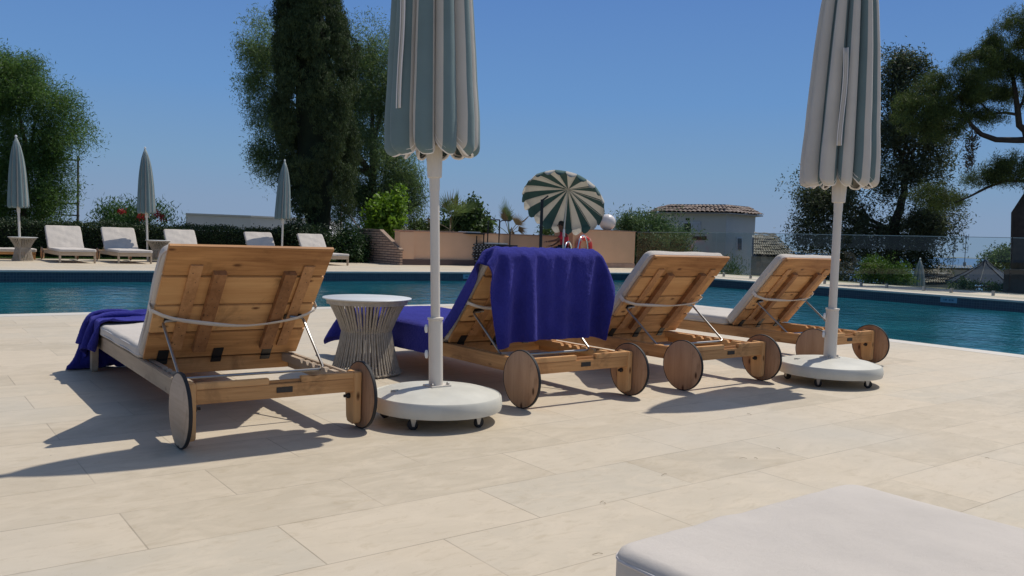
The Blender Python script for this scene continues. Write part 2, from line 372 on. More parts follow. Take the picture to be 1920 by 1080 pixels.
# ------------------------------------------------------------------ closed parasol
def prof_r(f):      # f: 0 at the tip, 1 at the hem
    xs = [0, .03, .12, .25, .4, .55, .75, .92, 1]; ys = [.06, .14, .38, .60, .76, .86, .95, 1.0, .98]
    return float(np.interp(f, xs, ys))
def closed_canopy(parent, R, zb, T, n, teal_out=True, phase=0.0, steps=28, seg=16, hem=.17, detail=True, asym=.13, tealw=.185):
    H = T-zb; rows = []
    lobes = [(1+.10*random.uniform(-1, 1), random.uniform(-.04, .04), random.uniform(.8, 1.15)) for _ in range(n)]
    D = 2*PI/n; edge = []
    nr = steps+7
    V = np.zeros((nr+1, n*seg, 3))
    for i in range(nr+1):
        for k in range(n):
            lr, la, lh = lobes[k]
            for j in range(seg):
                t = j/seg; ts = t**(.80+.25*lobes[k][1]*8); out = .62*(1-abs(2*ts-1)**1.35)+.38*math.sin(PI*ts)
                tt = t**1.18; h = hem*lh*max(0, 1-abs(math.sin(PI*tt))**.55*1.04)+.018*lh*abs(2*t-1)      # slits between the pleats, scalloped pleat ends
                if i <= steps: f = i/steps; z = T-(H-h-.045)*f; curl = 0
                else: c = (i-steps)/7; f = 1; z = zb+h+.045-.045*math.sin(c*PI/2); curl = c
                depth = (.50 if f > .25 else .50*f/.25)
                w_ = asym*(.35+.65*f)
                ang = (k+t-w_*math.sin(2*PI*t)+(la+.22)*f*math.sin(PI*t))*D+phase+.25*(1-f)
                belly = 1+.05*max(0, (f-.82)/.18)*out
                crease = 1-.03*f*abs(math.sin(3*PI*t+k))*(1 if f > .2 else f/.2)
                r = R*prof_r(f)*(1-depth*(1-out))*(1+(lr-1)*out*f)*belly*crease
                if curl: r *= 1-.16*(1-math.cos(curl*PI/2))*(.4+.6*out)
                V[i, k*seg+j] = (r*math.cos(ang), r*math.sin(ang), z)
    W_ = n*seg; F = []; mi = []
    for i in range(nr):
        for j in range(W_):
            j2 = (j+1) % W_; F.append((i*W_+j, i*W_+j2, (i+1)*W_+j2, (i+1)*W_+j))
            t = ((j % seg)+.5)/seg; o_ = abs(t-.5) < tealw
            mi.append(0 if o_ == teal_out else 1)
    c = fast_mesh('canopy', V.reshape(-1, 3), F, [M['teal'], M['offwhite']], parent, True, mi)
    md = c.modifiers.new('cloth_thickness', 'SOLIDIFY'); md.thickness = .0035; md.offset = -1
    if detail:
        pts = [Vector(V[nr, j]) for j in range(W_)]; pts.append(pts[0])
        mb = MB().tube(pts, .0075, 6, cap=False)
        p2 = [Vector(V[nr-3, j]) for j in range(W_)]; p2 = [Vector((p.x*1.012, p.y*1.012, p.z+.006)) for p in p2]; p2.append(p2[0])
        mb.tube(p2, .005, 5, cap=False)
        mb.build('hem_trim', M['trim'], c, smooth=True)
        rb = MB()
        for k in range(8):
            a = 2*PI*k/8; rb.tube([(R*.42*math.cos(a), R*.42*math.sin(a), zb+.10), (R*.25*math.cos(a), R*.25*math.sin(a), zb+.7*H), (.02*math.cos(a), .02*math.sin(a), T-.06)], .008, 5)
        rb.build('ribs', M['white_paint'], c)
    return c
def parasol(loc, R, zb, T, n, teal_out, tilt, phase, label, group, full=True, base_r=.36, tie=None, hubw=.045, poler=.0255, sleeve_top=.56, sleever=.0385, opts={}):
    root = empty('parasol', loc, 0, label, 'parasol', group)
    up = []
    if full:
        h0 = .066
        prof = [(base_r*.93, h0), (base_r*.985, h0+.004), (base_r, h0+.03), (base_r*.985, h0+.072), (base_r*.965, h0+.082), (base_r*.955, h0+.078), (base_r*.93, h0+.079),
                (base_r*.80, h0+.098), (base_r*.55, h0+.112), (base_r*.3, h0+.118), (.001, h0+.119)]
        b = MB().lathe([(.001, h0)]+prof, 72).build('base', M['base_paint'], root, smooth=True, angle=50)
        for k in range(5):
            a = 2*PI*k/5+opts.get('cast', .4); M_ = Matrix.Translation((base_r*.80*math.cos(a), base_r*.80*math.sin(a), 0)) @ Matrix.Rotation(a*2.3+k, 4, 'Z')
            fk = MB()
            for s in (-1, 1): fk.prism([(-.018, .066), (.018, .066), (.006, .02), (-.006, .02)], s*.012, s*.0145, 'y')
            fk.v = [tuple(M_ @ Vector(v)) for v in fk.v]
            fk.box(-.022, .022, -.018, .018, .0645, .068, M_)
            cs = fk.build('caster', M['steel'], root)
            MB().lathe([(.002, -.010), (.025, -.010), (.029, -.005), (.029, .005), (.025, .010), (.002, .010)], 20, M_ @ Matrix.Translation((.008, 0, .029)) @ Matrix.Rotation(PI/2, 4, 'X')).build('caster_wheel', M['rubber'], cs, smooth=True)
        for k in range(2):
            mb = MB(); a = math.radians(opts.get('marks', (200, 20))[k]); c, s = math.cos(a), math.sin(a); rr = base_r*.68
            Mk = Matrix.Translation((rr*c, rr*s, h0+.106)) @ Matrix.Rotation(a, 4, 'Z')
            mb.box(-.022, .022, -.006, .006, -.006, .006, Mk).box(-.006, .006, -.02, .02, -.006, .0045, Mk)
            mb.build('lug', M['base_paint'], b, bevel=.002)
        zt = h0+.119
        pl = MB().box(-.062, .062, -.05, .05, zt-.004, zt+.008)
        pl.build('foot_plate', M['white_paint'], root, bevel=.002)
        for s in (-1, 1): MB().lathe([(.010, zt+.006), (.010, zt+.018), (.006, zt+.022)], 6, Matrix.Translation((s*.05, -.03, 0))).build('plate_bolt', M['steel'], root)
        sl = MB().lathe([(sleever, zt), (sleever, sleeve_top-.012), (sleever+.005, sleeve_top-.010), (sleever+.005, sleeve_top), (poler, sleeve_top+.003)], 32).build('pole_sleeve', M['white_paint'], root, smooth=True)
        for z in (.36, .50):
            kb = MB().lathe([(.004, 0), (.012, .004), (.012, .016), (.004, .02)], 14, Matrix.Translation((-sleever*CR.x-.002, -sleever*CR.y, z)) @ Matrix.Rotation(math.atan2(-CR.y, -CR.x), 4, 'Z') @ Matrix.Rotation(PI/2, 4, 'Y') @ Matrix.Diagonal((1.9, .7, 1, 1)))
            kb.build('clamp_knob', M['clip'], sl, smooth=True)
        up.append(sl)
    zs = sleeve_top-.02 if full else 0.02
    pr = poler if full else .028
    po = MB().lathe([(pr, zs), (pr, zb-.18), (pr+.0025, zb-.18), (pr+.0025, zb-.10), (pr, zb-.10), (pr, T-.02)], 24).build('pole', M['white_paint'], root, smooth=True); up.append(po)
    hb = MB().lathe([(hubw*.86, zb-.115), (hubw*.90, zb-.11), (hubw, zb+.01), (hubw, zb+.06), (pr, zb+.08)], 8 if full else 12).build('runner_hub', M['white_paint'], root, bevel=.003 if full else 0); up.append(hb)
    ca_ = closed_canopy(root, R, zb, T, n, teal_out, phase, **({'detail': True} if full else {'detail': False, 'steps': 14, 'seg': 8, 'hem': .1}), **opts.get('cn', {})); up.append(ca_)
    fi = MB().lathe([(.012, T-.03), (.02, T-.02), (.022, T+.0), (.03, T+.02), (.026, T+.045), (.004, T+.06)], 14).build('finial', M['clip'], root, smooth=True); up.append(fi)
    if tie is not None:     # the tie strap hanging loose down one pleat
        a, zt0, zt1 = tie; st = MB(); vs = []
        for i in range(15):
            t = i/14; z = zt0+(zt1-zt0)*t; f = (T-z)/(T-zb); r = R*prof_r(f)*1.03+.004
            for da in (-.014, .014): vs.append((r*math.cos(a+da/r+.03*math.sin(t*5)), r*math.sin(a+da/r+.03*math.sin(t*5)), z))
        st.add(vs, [(2*i, 2*i+1, 2*i+3, 2*i+2) for i in range(14)])
        vs = [(x*1.012, y*1.012, z) for x, y, z in vs]
        o = st.build('tie_strap', M['offwhite'], ca_, smooth=True); o.modifiers.new('t', 'SOLIDIFY').thickness = .003
        ed = MB()
        for e in (0, 1): ed.tube([Vector(vs[2*i+e]) for i in range(15)], .003, 5)
        ed.build('strap_edge', M['trim'], ca_, smooth=True)
    for o in up: o.rotation_euler = tilt
    return root
# ------------------------------------------------------------------ rope side table
def rope_table(loc, label, group, h=.55, rt=.315, rw=.172, rb=.245, n=62, scale=1.0, plain_top=True):
    root = empty('side_table', loc, .3, label, 'side table', group)
    M_ = Matrix.Scale(scale, 4)
    MB().lathe([(.001, h-.012), (rt-.012, h-.012), (rt-.002, h-.008), (rt, h-.003), (rt-.003, h), (.001, h+.001)], 64, M_).build('table_top', M['tabletop'], root, smooth=True, angle=50)
    r1 = rt*.905
    mb = MB(); zw = h*.565
    for k in range(n):
        a = 2*PI*k/n; 
        for da, ra, za, rb_, zb_ in ((.0, r1-.006, h-.014, rw, zw), (.0, rw, zw, rb, .012)):
            vs = []
            pts = []
            for i in range(4):
                t = i/3; r = ra+(rb_-ra)*t - (.012*math.sin(PI*t)*.6); z = za+(zb_-za)*t
                ja = .012*math.sin(k*3.7)*math.sin(PI*t)
                pts.append(Vector((r*math.cos(a+ja), r*math.sin(a+ja), z)))
            mb.tube(pts, .0076*(rt/.315), 6, cap=False)
    mb.v = [tuple(M_ @ Vector(v)) for v in mb.v]
    kn = mb
    MB().lathe([(r1-.008, h-.045), (r1, h-.045), (r1+.004, h-.012), (r1-.01, h-.012), (r1-.008, h-.045)], 48, M_, close=False).build('rim_ring', M['rope'], root, smooth=True)
    for r, z in ((rw-.006, zw), (rb-.008, .02)): MB().tube([M_ @ Vector((r*math.cos(2*PI*i/40), r*math.sin(2*PI*i/40), z)) for i in range(41)], .007, 6, cap=False).build('hoop', M['rope'], root, smooth=True)
    for k in range(n//2):
        a = 2*PI*k/n*2+.03; kn.sphere(M_ @ Vector(((rb+.006)*math.cos(a), (rb+.006)*math.sin(a), .02+.006*math.sin(k*5))), .0085, 8, 5)
    kn.build('rope_weave', M['rope'], root, smooth=True)
    return root
# ------------------------------------------------------------------ foliage
def leaf_cloud(name, blobs, n_tw, per, leaf, spread, m, parent=None, droop=0.0, flat=.0, shell=.55, seed=1, upright=0.0, keep=None, clump=26):
    """blobs: (x,y,z,rx,ry,rz,weight). Leaves are small quads grouped in twigs scattered through the blobs."""
    g = np.random.default_rng(seed); B = np.array([b[:6] for b in blobs], float); wts = np.array([b[6] if len(b) > 6 else b[3]*b[5] for b in blobs], float); wts /= wts.sum()
    idx = g.choice(len(B), n_tw, p=wts); d = g.normal(size=(n_tw, 3)); d /= np.linalg.norm(d, axis=1)[:, None]
    rad = (shell+(1-shell)*g.random(n_tw)**.7)*(1+.10*g.normal(size=n_tw)); C = B[idx, :3]+d*B[idx, 3:6]*rad[:, None]
    if clump:        # gather twigs into uneven boughs with gaps between them
        K = max(10, n_tw//clump); cc = C[g.choice(len(C), K, replace=False)]; wk = g.random(K)**1.5+.15; wk /= wk.sum(); own = g.choice(K, n_tw, p=wk); sp_ = spread*(.9+1.3*g.random(K))
        o3 = g.normal(size=(n_tw, 3)); o3[:, 2] *= .75; mixv = (g.random(n_tw) < .72)[:, None]
        C = np.where(mixv, cc[own]+o3*sp_[own][:, None], C)
    # eat holes: drop twigs where a coarse random field is low
    cell = np.floor(C/ (spread*2.6)).astype(int); hsh = (cell[:, 0]*73856093 ^ cell[:, 1]*19349663 ^ cell[:, 2]*83492791) % 100
    C = C[hsh > (22 if keep is None else keep)]; n_tw = len(C)
    P = np.repeat(C, per, 0); k = len(P)
    off = g.normal(size=(k, 3))*spread; off[:, 2] *= (1+droop); off[:, 2] -= abs(off[:, 2])*droop*.6
    P = P+off
    a = g.normal(size=(k, 3)); a /= np.linalg.norm(a, axis=1)[:, None]
    a[:, 2] = a[:, 2]*(1-droop*.5)-droop*1.2+upright*1.6; a /= np.linalg.norm(a, axis=1)[:, None]
    b = g.normal(size=(k, 3)); b -= a*(a*b).sum(1)[:, None]; b /= np.linalg.norm(b, axis=1)[:, None]
    ll, lw = leaf; L = (ll*(.6+.8*g.random(k)))[:, None]; Wd = (lw*(.6+.8*g.random(k)))[:, None]
    V = np.stack([P-a*L*.5, P+b*Wd*.5-a*L*.05, P+a*L*.5, P-b*Wd*.5-a*L*.05], 1).reshape(-1, 3)
    F = np.arange(k*4).reshape(-1, 4)
    return fast_mesh(name, V, F, m, parent)
def limb(mb, a, b, r0, r1, sag=.15, seg=7, n=7, rnd=.06):
    a, b = Vector(a), Vector(b); L = (b-a).length; pts = []; rs = []
    for i in range(n+1):
        t = i/n; p = a.lerp(b, t); w_ = math.sin(PI*t)
        p += Vector((random.uniform(-1, 1), random.uniform(-1, 1), random.uniform(-1, 1)))*rnd*L*w_*.5 + Vector((0, 0, sag*L*w_)); pts.append(p); rs.append(r0+(r1-r0)*t**.8)
    mb.tube(pts, rs, seg); return pts
def px_blobs(lst, d, depth=1.0):
    """(px, py, rx_px, rz_px[, dd]) -> ellipsoids at distance d"""
    out = []
    for b in lst:
        dd = d+(b[4] if len(b) > 4 else 0); p = at(b[0], b[1], dd); rx = b[2]/PXM(dd); rz = b[3]/PXM(dd); out.append((p.x, p.y, p.z, rx, rx*depth, rz, rx*rz)); 
    return out
SKY_DUST, SKY_STR, EXPO = 1.2, .10, 0.0
# ================================================================== SETTING
def structure(o): o['kind'] = 'structure'; return o
# --- paving material: bond of 0.826 x 0.401 slabs
def paving(u0=.66, v0=3.105):
    m, nt, b = mat('travertine_paving')
    tc = nt.nodes.new('ShaderNodeTexCoord'); mp = nt.nodes.new('ShaderNodeMapping'); mp.inputs['Location'].default_value = (-u0, -v0, 0); nt.links.new(tc.outputs['Object'], mp.inputs[0])
    # slight wobble of the joints
    br = nt.nodes.new('ShaderNodeTexBrick'); br.offset = .5; br.offset_frequency = 2
    for k, v in (('Scale', 1), ('Mortar Size', .0028), ('Mortar Smooth', .2), ('Bias', 0), ('Brick Width', .826), ('Row Height', .401)): br.inputs[k].default_value = v
    br.inputs['Color1'].default_value = (.0, .0, .0, 1); br.inputs['Color2'].default_value = (1, 1, 1, 1); br.inputs['Mortar'].default_value = (.5, .5, .5, 1)
    nt.links.new(mp.outputs[0], br.inputs['Vector'])
    v1 = coords(nt, (1, 1, 1))
    tonal = ramp(nt, [(0, (.455, .388, .285)), (.5, (.55, .465, .345)), (1, (.495, .435, .335))], br.outputs['Color'])
    n1 = noise(nt, coords(nt, (2.2, 3.8, 1)), 1.5, 8, .68, 1.0); n2 = noise(nt, coords(nt, (3.0, 7, 1), loc=(4, 4, 0)), 3.0, 8, .7, .9); n3 = noise(nt, v1, .55, 3)
    c = mixc(nt, tonal.outputs[0], (.61, .52, .392), math_(nt, 'MULTIPLY', ramp(nt, [(.42, (0, 0, 0)), (.66, (1, 1, 1))], n1).outputs[0], .6))
    c = mixc(nt, c, (.36, .285, .175), math_(nt, 'MULTIPLY', ramp(nt, [(.52, (0, 0, 0)), (.72, (1, 1, 1))], n2).outputs[0], .40))
    c = mixc(nt, c, (.455, .43, .37), math_(nt, 'MULTIPLY', ramp(nt, [(.48, (0, 0, 0)), (.7, (1, 1, 1))], n3).outputs[0], .45))
    # pits and specks
    pit = noise(nt, coords(nt, (1, 1, 1)), 75, 3, .6); 
    c = mixc(nt, c, (.30, .24, .17), math_(nt, 'MULTIPLY', ramp(nt, [(.66, (0, 0, 0)), (.74, (1, 1, 1))], pit).outputs[0], .45))
    vo = nt.nodes.new('ShaderNodeTexVoronoi'); vo.inputs['Scale'].default_value = 2.3; nt.links.new(v1, vo.inputs['Vector'])
    c = mixc(nt, (.12, .09, .06), c, ramp(nt, [(.006, (0, 0, 0)), (.012, (1, 1, 1))], vo.outputs['Distance']).outputs[0])
    jv = ramp(nt, [(.35, (.35, .35, .35)), (.6, (1, 1, 1))], noise(nt, v1, 1.9, 2)).outputs[0]
    jm = math_(nt, 'MULTIPLY', br.outputs['Fac'], math_(nt, 'MULTIPLY', jv, .62))
    c = mixc(nt, c, (.20, .165, .12), jm)
    nt.links.new(c, b.inputs['Base Color']); b.inputs['Roughness'].default_value = .62; b.inputs['Specular IOR Level'].default_value = .35
    h = math_(nt, 'SUBTRACT', math_(nt, 'MULTIPLY', n2, .25), math_(nt, 'MULTIPLY', br.outputs['Fac'], 1.0)); bump(nt, b, h, .25, .004)
    return m
PAV = paving()
def mosaic():
    m, nt, b = mat('pool_mosaic'); tc = nt.nodes.new('ShaderNodeTexCoord')
    sep = nt.nodes.new('ShaderNodeSeparateXYZ'); nt.links.new(tc.outputs['Object'], sep.inputs[0])
    cmb = nt.nodes.new('ShaderNodeCombineXYZ'); nt.links.new(math_(nt, 'ADD', sep.outputs[0], sep.outputs[1]), cmb.inputs[0]); nt.links.new(sep.outputs[2], cmb.inputs[1])
    br = nt.nodes.new('ShaderNodeTexBrick'); br.offset = 0; nt.links.new(cmb.outputs[0], br.inputs['Vector'])
    for k, v in (('Scale', 1), ('Mortar Size', .005), ('Brick Width', .06), ('Row Height', .06)): br.inputs[k].default_value = v
    br.inputs['Color1'].default_value = (.010, .030, .052, 1); br.inputs['Color2'].default_value = (.022, .052, .080, 1); br.inputs['Mortar'].default_value = (.06, .10, .12, 1)
    nt.links.new(br.outputs['Color'], b.inputs['Base Color']); b.inputs['Roughness'].default_value = .3; return m
MOS = mosaic()
COPE = plain('pale_stone_coping', (.56, .52, .45), .6, 0, .06, 3)
# pool outline: near edge y=10.56, inner corner x=9.3, far edge y=20.3, right edge x=20.6
mb = MB(); DK = -.12
mb.box(-60, 9.3-.30, -25, 10.56-.30, DK, 0)
structure(mb.build('pool_deck', PAV))
mb = MB(); mb.box(-60, 26, 20.60, 26.9, DK, 0); structure(mb.build('far_pool_deck', PAV))
mb = MB(); mb.box(20.9, 24.3, -25, 20.598, DK, -.001); structure(mb.build('side_pool_deck', PAV))
mb = MB()
mb.box(-60, 9.30, 10.26, 10.56, -.045, .001).box(9.0, 9.30, -25, 10.258, -.045, .001)
mb.box(-60, 20.9, 20.3, 20.598, -.045, .001).box(20.6, 20.898, -25, 20.298, -.045, .001)
structure(mb.build('pool_coping', COPE, bevel=.008))
mb = MB()
mb.box(-60, 9.0, 10.30, 10.53, -1.5, -.046).box(9.05, 9.27, -25, 10.50, -1.5, -.047)
mb.box(-60, 20.9, 20.33, 20.6, -1.5, -.046).box(20.63, 20.88, -25, 20.32, -1.5, -.047)
structure(mb.build('pool_wall', MOS))
mb = MB().add([(-60, -25, -1.45), (20.7, -25, -1.45), (20.7, 20.4, -1.45), (-60, 20.4, -1.45)], [(0, 1, 2, 3)]); structure(mb.build('pool_floor', MOS))
def water():
    m, nt, b = mat('pool_water'); v = coords(nt, (1, 1, 1))
    n1 = noise(nt, coords(nt, (1.0, 1.0, 1), rot=(0, 0, .5)), 2.6, 5, .55, .4); n2 = noise(nt, v, 9.0, 3, .5); n3 = noise(nt, v, .35, 2)
    c = ramp(nt, [(.35, (.004, .080, .110)), (.65, (.008, .125, .165))], n3)
    c = mixc(nt, c.outputs[0], (.03, .20, .235), math_(nt, 'MULTIPLY', ramp(nt, [(.5, (0, 0, 0)), (.75, (1, 1, 1))], n1).outputs[0], .5))
    nt.links.new(c, b.inputs['Base Color']); b.inputs['Roughness'].default_value = .04; b.inputs['IOR'].default_value = 1.33; b.inputs['Specular IOR Level'].default_value = .5
    h = math_(nt, 'ADD', math_(nt, 'MULTIPLY', n1, 1.0), math_(nt, 'MULTIPLY', n2, .22)); bump(nt, b, h, 1.0, .040); return m
WAT = water()
mb = MB().add([(-60, 10.53, -.26), (9.27, 10.53, -.26), (9.27, -25, -.26), (20.63, -25, -.26), (20.63, 20.33, -.26), (-60, 20.33, -.26)], [(0, 1, 2, 3, 4, 5)])
structure(mb.build('pool_water', WAT))
# depth tiles set in the pool wall
def depth_tile(p, ax, label):
    root = empty('depth_marker', p, 0 if ax == 'x' else -PI/2, label, 'depth marker', 'depth tiles in the pool wall')
    k = MB().box(-.20, .20, -.006, .0, -.065, .065); dk = plain('tile_marks', (.03, .12, .20), .3)
    for x0, x1 in ((-.13, -.115), (-.10, -.04), (.0, .05), (.065, .12)): k.box(x0, x1, -.0085, -.0055, -.022, .022, mi=1)
    k.build('tile', [plain('tile_blue', (.16, .33, .42), .3, 0, .05), dk], root)
a = G(879, 518.5, -.12)
_r = ray(879, 518.5); _q = CAM+_r*(20.328/_r.y); depth_tile((_q.x, 20.327, _q.z), 'x', 'light blue depth tile in the far pool wall behind the towel-draped lounger')
_r = ray(1779, 562.5); _q = CAM+_r*(20.628/_r.x); depth_tile((20.627, _q.y, _q.z), 'y', 'light blue depth tile in the right-hand pool wall below the big canopy')
# --- ground
def terr():
    m, nt, b = mat('dry_hillside'); v = coords(nt)
    r = ramp(nt, [(.35, (.10, .11, .05)), (.6, (.20, .17, .10))], noise(nt, v, .25, 6)); nt.links.new(r.outputs[0], b.inputs['Base Color']); b.inputs['Roughness'].default_value = .95; return m
xs = np.concatenate([np.linspace(-400, -62, 14), np.linspace(-60, 80, 71), np.linspace(90, 700, 32), np.linspace(900, 22000, 16)])
ys = np.concatenate([np.linspace(-400, -28, 12), np.linspace(-26, 80, 54), np.linspace(90, 700, 32), np.linspace(900, 22000, 16)])
V = []
for y in ys:
    for x in xs:
        d = math.hypot(max(0, x-26), max(0, y-60)*.9)
        z = -.04
        if x > 26 or y > 60: z = -.04-min(1, d/3.5)*1.2-.16*max(0, d-3)-.35*math.sin(x*.13)*math.cos(y*.11)*min(1, d/8)
        z = max(z, -75)
        if -62 < x < 23.5 and -27 < y < 25.5: z = -3
        V.append((x, y, z))
nx = len(xs); F = [(j*nx+i, j*nx+i+1, (j+1)*nx+i+1, (j+1)*nx+i) for j in range(len(ys)-1) for i in range(nx-1)]
structure(fast_mesh('ground', V, F, terr(), smooth=True))
def seam():
    m, nt, b = mat('sea_water'); b.inputs['Base Color'].default_value = (.045, .12, .24, 1); b.inputs['Roughness'].default_value = .35; b.inputs['IOR'].default_value = 1.33
    bump(nt, b, noise(nt, coords(nt, (1, 1, 1)), .02, 4), .5, 8); return m
structure(MB().lathe([(1, -60.0), (900, -60.0), (15800, -60.0)], 96, close=False).build('sea', seam()))
# --- lawn strip behind the far loungers
grass_m = leafmat('lawn_green', (.03, .07, .012), (.09, .17, .03), .2, 2.5)
gp = rng.random((42000, 2))*np.array([24, 1.7])+np.array([-9, 26.95]); gp = np.column_stack([gp, np.full(len(gp), -.03)])
k = len(gp); aa = rng.random(k)*2*PI; hh = .03+.04*rng.random(k)
dx = np.column_stack([np.cos(aa), np.sin(aa), np.zeros(k)])*.008; tip = np.column_stack([rng.normal(size=k)*.012, rng.normal(size=k)*.012, hh])
V = np.stack([gp-dx, gp+dx, gp+tip], 1).reshape(-1, 3); 
tag(fast_mesh('lawn', V, np.arange(k*3).reshape(-1, 3), grass_m), 'strip of short green grass behind the far loungers', 'grass', kind='stuff')
structure(MB().box(-60, 15, 26.9, 34, -.2, -.032).build('lawn_soil', plain('lawn_soil', (.05, .075, .025), .95, 0, .3, 3)))

# ================================================================== OBJECTS NEAR
L1 = make_lounger('sun_lounger', pale=True, clen=.755, sagv=.085)
L1.location = (1.53, 3.875, 0); L1.rotation_euler.z = math.radians(-1.0)
tag(L1, 'nearest wooden wheeled lounger, left of the rope table, foot end under a towel', 'sun lounger', 'wooden sun loungers beside the near pool edge')
L2 = make_lounger('sun_lounger', clen=.75); L2.location = (3.48, 3.88, 0); L2.rotation_euler.z = math.radians(.2)
tag(L2, 'wooden wheeled lounger whose raised back is covered by a hanging blue towel', 'sun lounger', 'wooden sun loungers beside the near pool edge')
L3 = make_lounger('sun_lounger'); L3.location = (4.86, 3.86, 0); L3.rotation_euler.z = math.radians(1.0)
tag(L3, 'wooden wheeled lounger with bare raised back just right of the towel-draped one', 'sun lounger', 'wooden sun loungers beside the near pool edge')
L4 = copy_tree(L3); L4.location = (6.62, 4.0, 0); L4.rotation_euler.z = math.radians(1.5)
tag(L4, 'farthest wooden wheeled lounger with bare raised back, partly behind the right parasol pole', 'sun lounger')
LN = make_lounger('sun_lounger', thick=.118); LN.location = (1.605, -1.27, 0); LN.rotation_euler.z = math.radians(.5)
tag(LN, 'pale cushioned foot end of a lounger cut off by the bottom right of the picture', 'sun lounger', 'wooden sun loungers beside the near pool edge')

PG = 'closed teal and white striped parasols'
parasol((2.43, 3.875, 0), .240, 1.43, 3.36, 10, True, (-.035*.6, -.035*.8, 0), .35, 'closed striped parasol on a round white base right of the nearest lounger', PG, tie=(math.radians(193), 2.32, 1.66), opts=dict(cast=math.radians(215), marks=(172, 60)))
parasol((5.75, 3.60, 0), .262, 1.47, 3.62, 11, False, (0, 0, 0), .1, 'closed striped parasol on a round white base in front of the farthest wooden lounger', PG, base_r=.38, tie=(math.radians(210), 2.45, 1.75), poler=.03, sleever=.046, hubw=.055, opts=dict(cast=math.radians(200), marks=(150, 30), cn=dict(tealw=.16)))
rope_table((2.78, 5.40, 0), 'taupe rope side table with white round top between the two nearest loungers', 'rope side tables')

# ================================================================== FAR SIDE
FG = 'cushioned loungers along the far side of the pool'
far_lab = {4.02: 'white cushioned lounger in full sun next right of the leftmost parasol table',
           5.42: 'white cushioned lounger left of the second far parasol, a shadow on its top right corner',
           7.12: 'far cushioned lounger right of the second distant parasol, half hidden by near lounger',
           9.50: 'far lounger left of the third distant parasol with its top edge in shade',
           11.23: 'far lounger right of the third distant parasol by the cypress trunk',
           1.72: 'far lounger cut off by the left edge of the picture'}
FL = make_lounger('sun_lounger', detail=False, pale=False)
BEIGE = [wood('beige_teak_%s' % ax, i_, [(.42, .30, .19), (.58, .45, .31), (.68, .55, .41)]) for i_, ax in enumerate(('across', 'lengthwise', 'upright'))]
for o in [FL]+list(FL.children_recursive):
    if o.type == 'MESH':
        for i_, m_o in enumerate(o.data.materials):
            for k_, key in enumerate(('teak_x', 'teak_y', 'teak_z')):
                if m_o == M[key]: o.data.materials[i_] = BEIGE[k_]
first = True
for u, lab in far_lab.items():
    o = FL if first else copy_tree(FL); first = False
    o.location = (u, 26.40, 0); o.rotation_euler.z = PI+random.uniform(-.02, .02); tag(o, lab, 'sun lounger', FG)
low = empty('footstool', (2.95, 26.5, 0), 0, 'low white-cushioned wooden stool on the lawn behind the leftmost rope table', 'stool')
meobj('cushion', cushion_mesh(-.48, .48, -.35, .35, .20, .29), M['cushion'], low)
MB().box(-.46, .46, -.33, .33, .13, .198).build('frame', M['teak_x'], low, bevel=.005)
for sx in (-1, 1):
    for sy in (-1, 1): MB().box(sx*.42-.03, sx*.42+.03, sy*.29-.03, sy*.29+.03, -.03, .129).build('leg', M['teak_z'], low, bevel=.004)
FP = 'small closed parasols across the pool'
fp0 = None
for u, v, ti, lab in ((2.94, 25.35, (0.0, -.03, 0), 'leftmost distant closed parasol rising through a rope table'), (6.13, 25.5, (0, .01, 0), 'second distant closed parasol, in front of the red oleander'), (10.14, 25.6, (0, .0, 0), 'third distant closed parasol, left of the tall cypress')):
    if fp0 is None: fp0 = o = parasol((u, v, 0), .25, 1.37, 3.2, 9, True, ti, .2, lab, FP, full=False, opts=dict(cn=dict(tealw=.2)))
    else:
        o = copy_tree(fp0); o.location = (u, v, 0); tag(o, lab, 'parasol', FP)
        o.rotation_euler.z = u
t1 = rope_table((2.98, 25.2, 0), 'far rope side table with the leftmost distant parasol through it', 'rope side tables', h=.62, rt=.35, n=40)
t2 = copy_tree(t1); t2.location = (6.4, 25.45, 0); tag(t2, 'far rope side table beside the second distant parasol, partly hidden by the near lounger back', 'side table', 'rope side tables')

# hedge
def leaf_box(x0, x1, y0, y1, z0, z1, n, leaf, m, name, seed=3, parent=None, rough=.06):
    g = np.random.default_rng(seed); P = np.column_stack([x0+(x1-x0)*g.random(n), y0+(y1-y0)*g.random(n), z0+(z1-z0)*g.random(n)])
    w = g.random(n); top = w < .4; fr = (w >= .4) & (w < .9)
    nz = np.sin(P[:, 0]*2.1)*.03+np.sin(P[:, 0]*5.3+1)*.025
    P[top, 2] = z1+nz[top]+g.normal(size=top.sum())*rough; P[fr, 1] = y0+g.normal(size=fr.sum())*rough
    a = g.normal(size=(n, 3)); a /= np.linalg.norm(a, axis=1)[:, None]; b = g.normal(size=(n, 3)); b -= a*(a*b).sum(1)[:, None]; b /= np.linalg.norm(b, axis=1)[:, None]
    L, W_ = leaf; V = np.stack([P-a*L/2, P+b*W_/2, P+a*L/2, P-b*W_/2], 1).reshape(-1, 3)
    return fast_mesh(name, V, np.arange(n*4).reshape(-1, 4), m, parent)
HM = leafmat('hedge_leaf', (.012, .025, .010), (.055, .09, .025), .15, 1.5)
hd = empty('hedge', (2, 28.3, 0), 0, 'long clipped dark green hedge behind the far loungers', 'hedge')
o = leaf_box(-16, 10.9, -.25, .75, 0, 1.0, 90000, (.055, .035), HM, 'foliage', parent=hd)
MB().box(-16, 10.8, -.12, .6, -.1, .92).build('branch_core', plain('hedge_core', (.018, .022, .012), .95, 0, .3, 6), hd)

